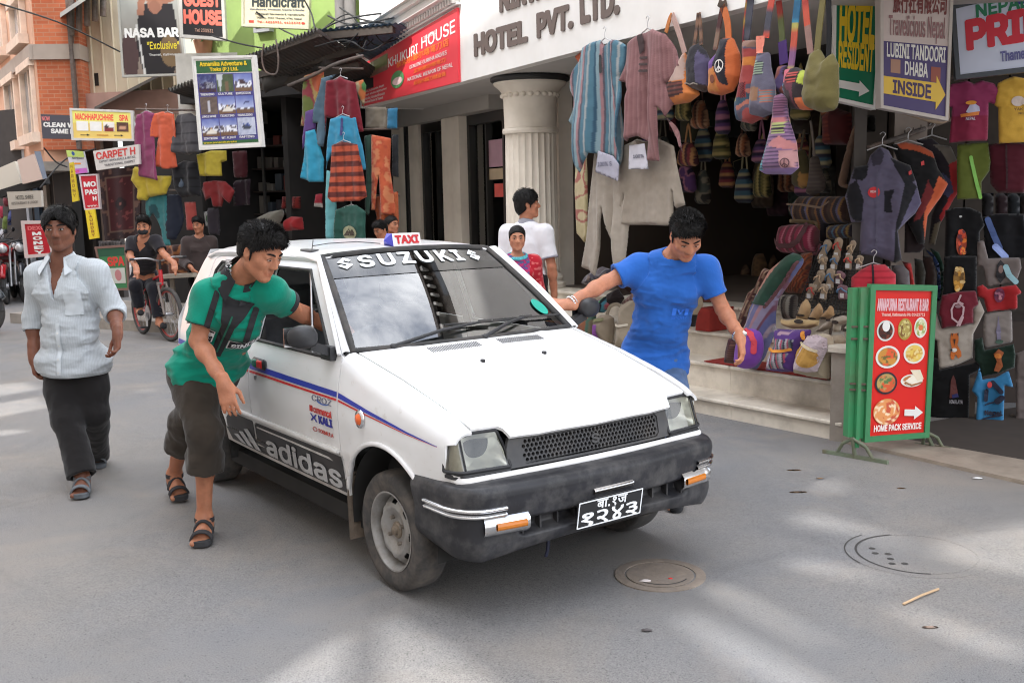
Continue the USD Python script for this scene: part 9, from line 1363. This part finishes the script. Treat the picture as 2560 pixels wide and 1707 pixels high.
for lb,x,y,w,h_,c,nm in(('small crumpled white paper near the pavement edge',2443,1196,.05,.03,(226,226,226),'paper'),('scrap of white paper on the small manhole',1612,1453,.05,.03,(200,190,186),'paper'),('red scrap on the small manhole',1676,1448,.02,.012,(200,40,40),'paper'),('dead leaf furthest up the road in front of the steps',1985,1176,.07,.02,(140,100,60),'leaf'),('dead leaf below the furthest one',1995,1231,.08,.025,(130,100,70),'leaf'),('dead leaf right of the bumper',2050,1197,.04,.015,(140,110,80),'leaf'),('dark stone fragment low on the road',1617,1576,.035,.02,(90,84,84),'stone'),('brown leaf near the right bottom of the road',2325,1569,.05,.02,(130,112,100),'leaf'),('dry leaf beside the pavement stand',2253,1221,.04,.012,(150,110,70),'leaf')):
 p=ground(x,y);V1,F1,_=pillow(affinity.scale(Point(0,0).buffer(1,5),w*.6,h_*.6),.006,w*.3,w*.5,wr=(.006,30),seed=int(x));single(nm if nm!='paper' else 'scrap_paper',trimesh.Trimesh(np.c_[V1[:,:2]+p[:2],np.abs(V1[:,2])+.004],F1,process=False),M('litter_%d_%d_%d'%c,srgb(*c),.8),lb,{'paper':'paper','leaf':'leaf','stone':'stone'}[nm],True)
a,b=ground(2258,1514),ground(2346,1476);single('stick',tube([a+[0,0,.008],(a+b)/2+[0,0,.012],b+[0,0,.008]],.005,6),M('stick_tan',srgb(190,160,126),.8),'thin straw coloured stick lying on the road','stick',True)
OP=thing('sun_gap_building','tall unseen building across the street, its wall added with gaps that let the sun patches through','building',(-4,-4,0));OF=Frame((-1.6,-3.2),127)  # unseen, added to shade the street and shape the sunlight
OPM=M('opposite_wall',srgb(176,168,158),.85,0,.1,2)
def shade(p):
 t=((OF.o-p)@OF.n)/(SUN@OF.n);q=p+SUN*t-OF.o;return(q@OF.r,q[2])
z6b=ZK(1600,1000,2.2177);D_=lambda pts:[(x*1.0884,y*1.0884)for x,y in pts]
GAPS=[z6b(p)for p in([(990,430),(1080,400),(1180,440),(1190,510),(1000,520)],[(870,625),(1010,600),(1320,680),(1580,790),(1560,850),(1250,745),(900,690)],[(1700,760),(2129,660),(2400,640),(2400,1000),(1900,930),(1640,860)],[(850,860),(1050,870),(1480,985),(1420,1010),(900,925)],[(400,1030),(540,1010),(1090,1310),(1010,1330)],[(280,1210),(370,1170),(640,1290),(1180,1580),(900,1620),(560,1440)],[(1420,1140),(1540,1110),(2200,1340),(2200,1420),(1900,1380)])]+[D_(p)for p in([(880,1395),(950,1395),(1080,1460),(1260,1600),(880,1600)],[(790,1455),(860,1410),(860,1600),(560,1600)],[(-60,888),(90,872),(128,890),(-60,922)],[(-60,935),(120,905),(160,930),(-60,972)],[(-60,1000),(60,978),(120,985),(-60,1012)],[(300,886),(370,890),(400,905),(330,902)])]
wall=box(-9,0,27,14)
for g,w_ in zip(GAPS,(0,.01,.0,.035,.05,.05,.03,0,0,-.02,-.02,-.02,-.02)):wall=wall.difference(Polygon([shade(ground(*p))for p in g]).buffer(0).buffer(w_))
wm=trimesh.creation.extrude_polygon(max(getattr(wall,'geoms',[wall]),key=lambda q:q.area),.12,engine='earcut');part(OP,'street_wall',OF.put(trimesh.Trimesh(wm.vertices-[0,0,.12],wm.faces,process=False)),OPM)  # added screen wall, its gaps cut to throw sun patches on the road
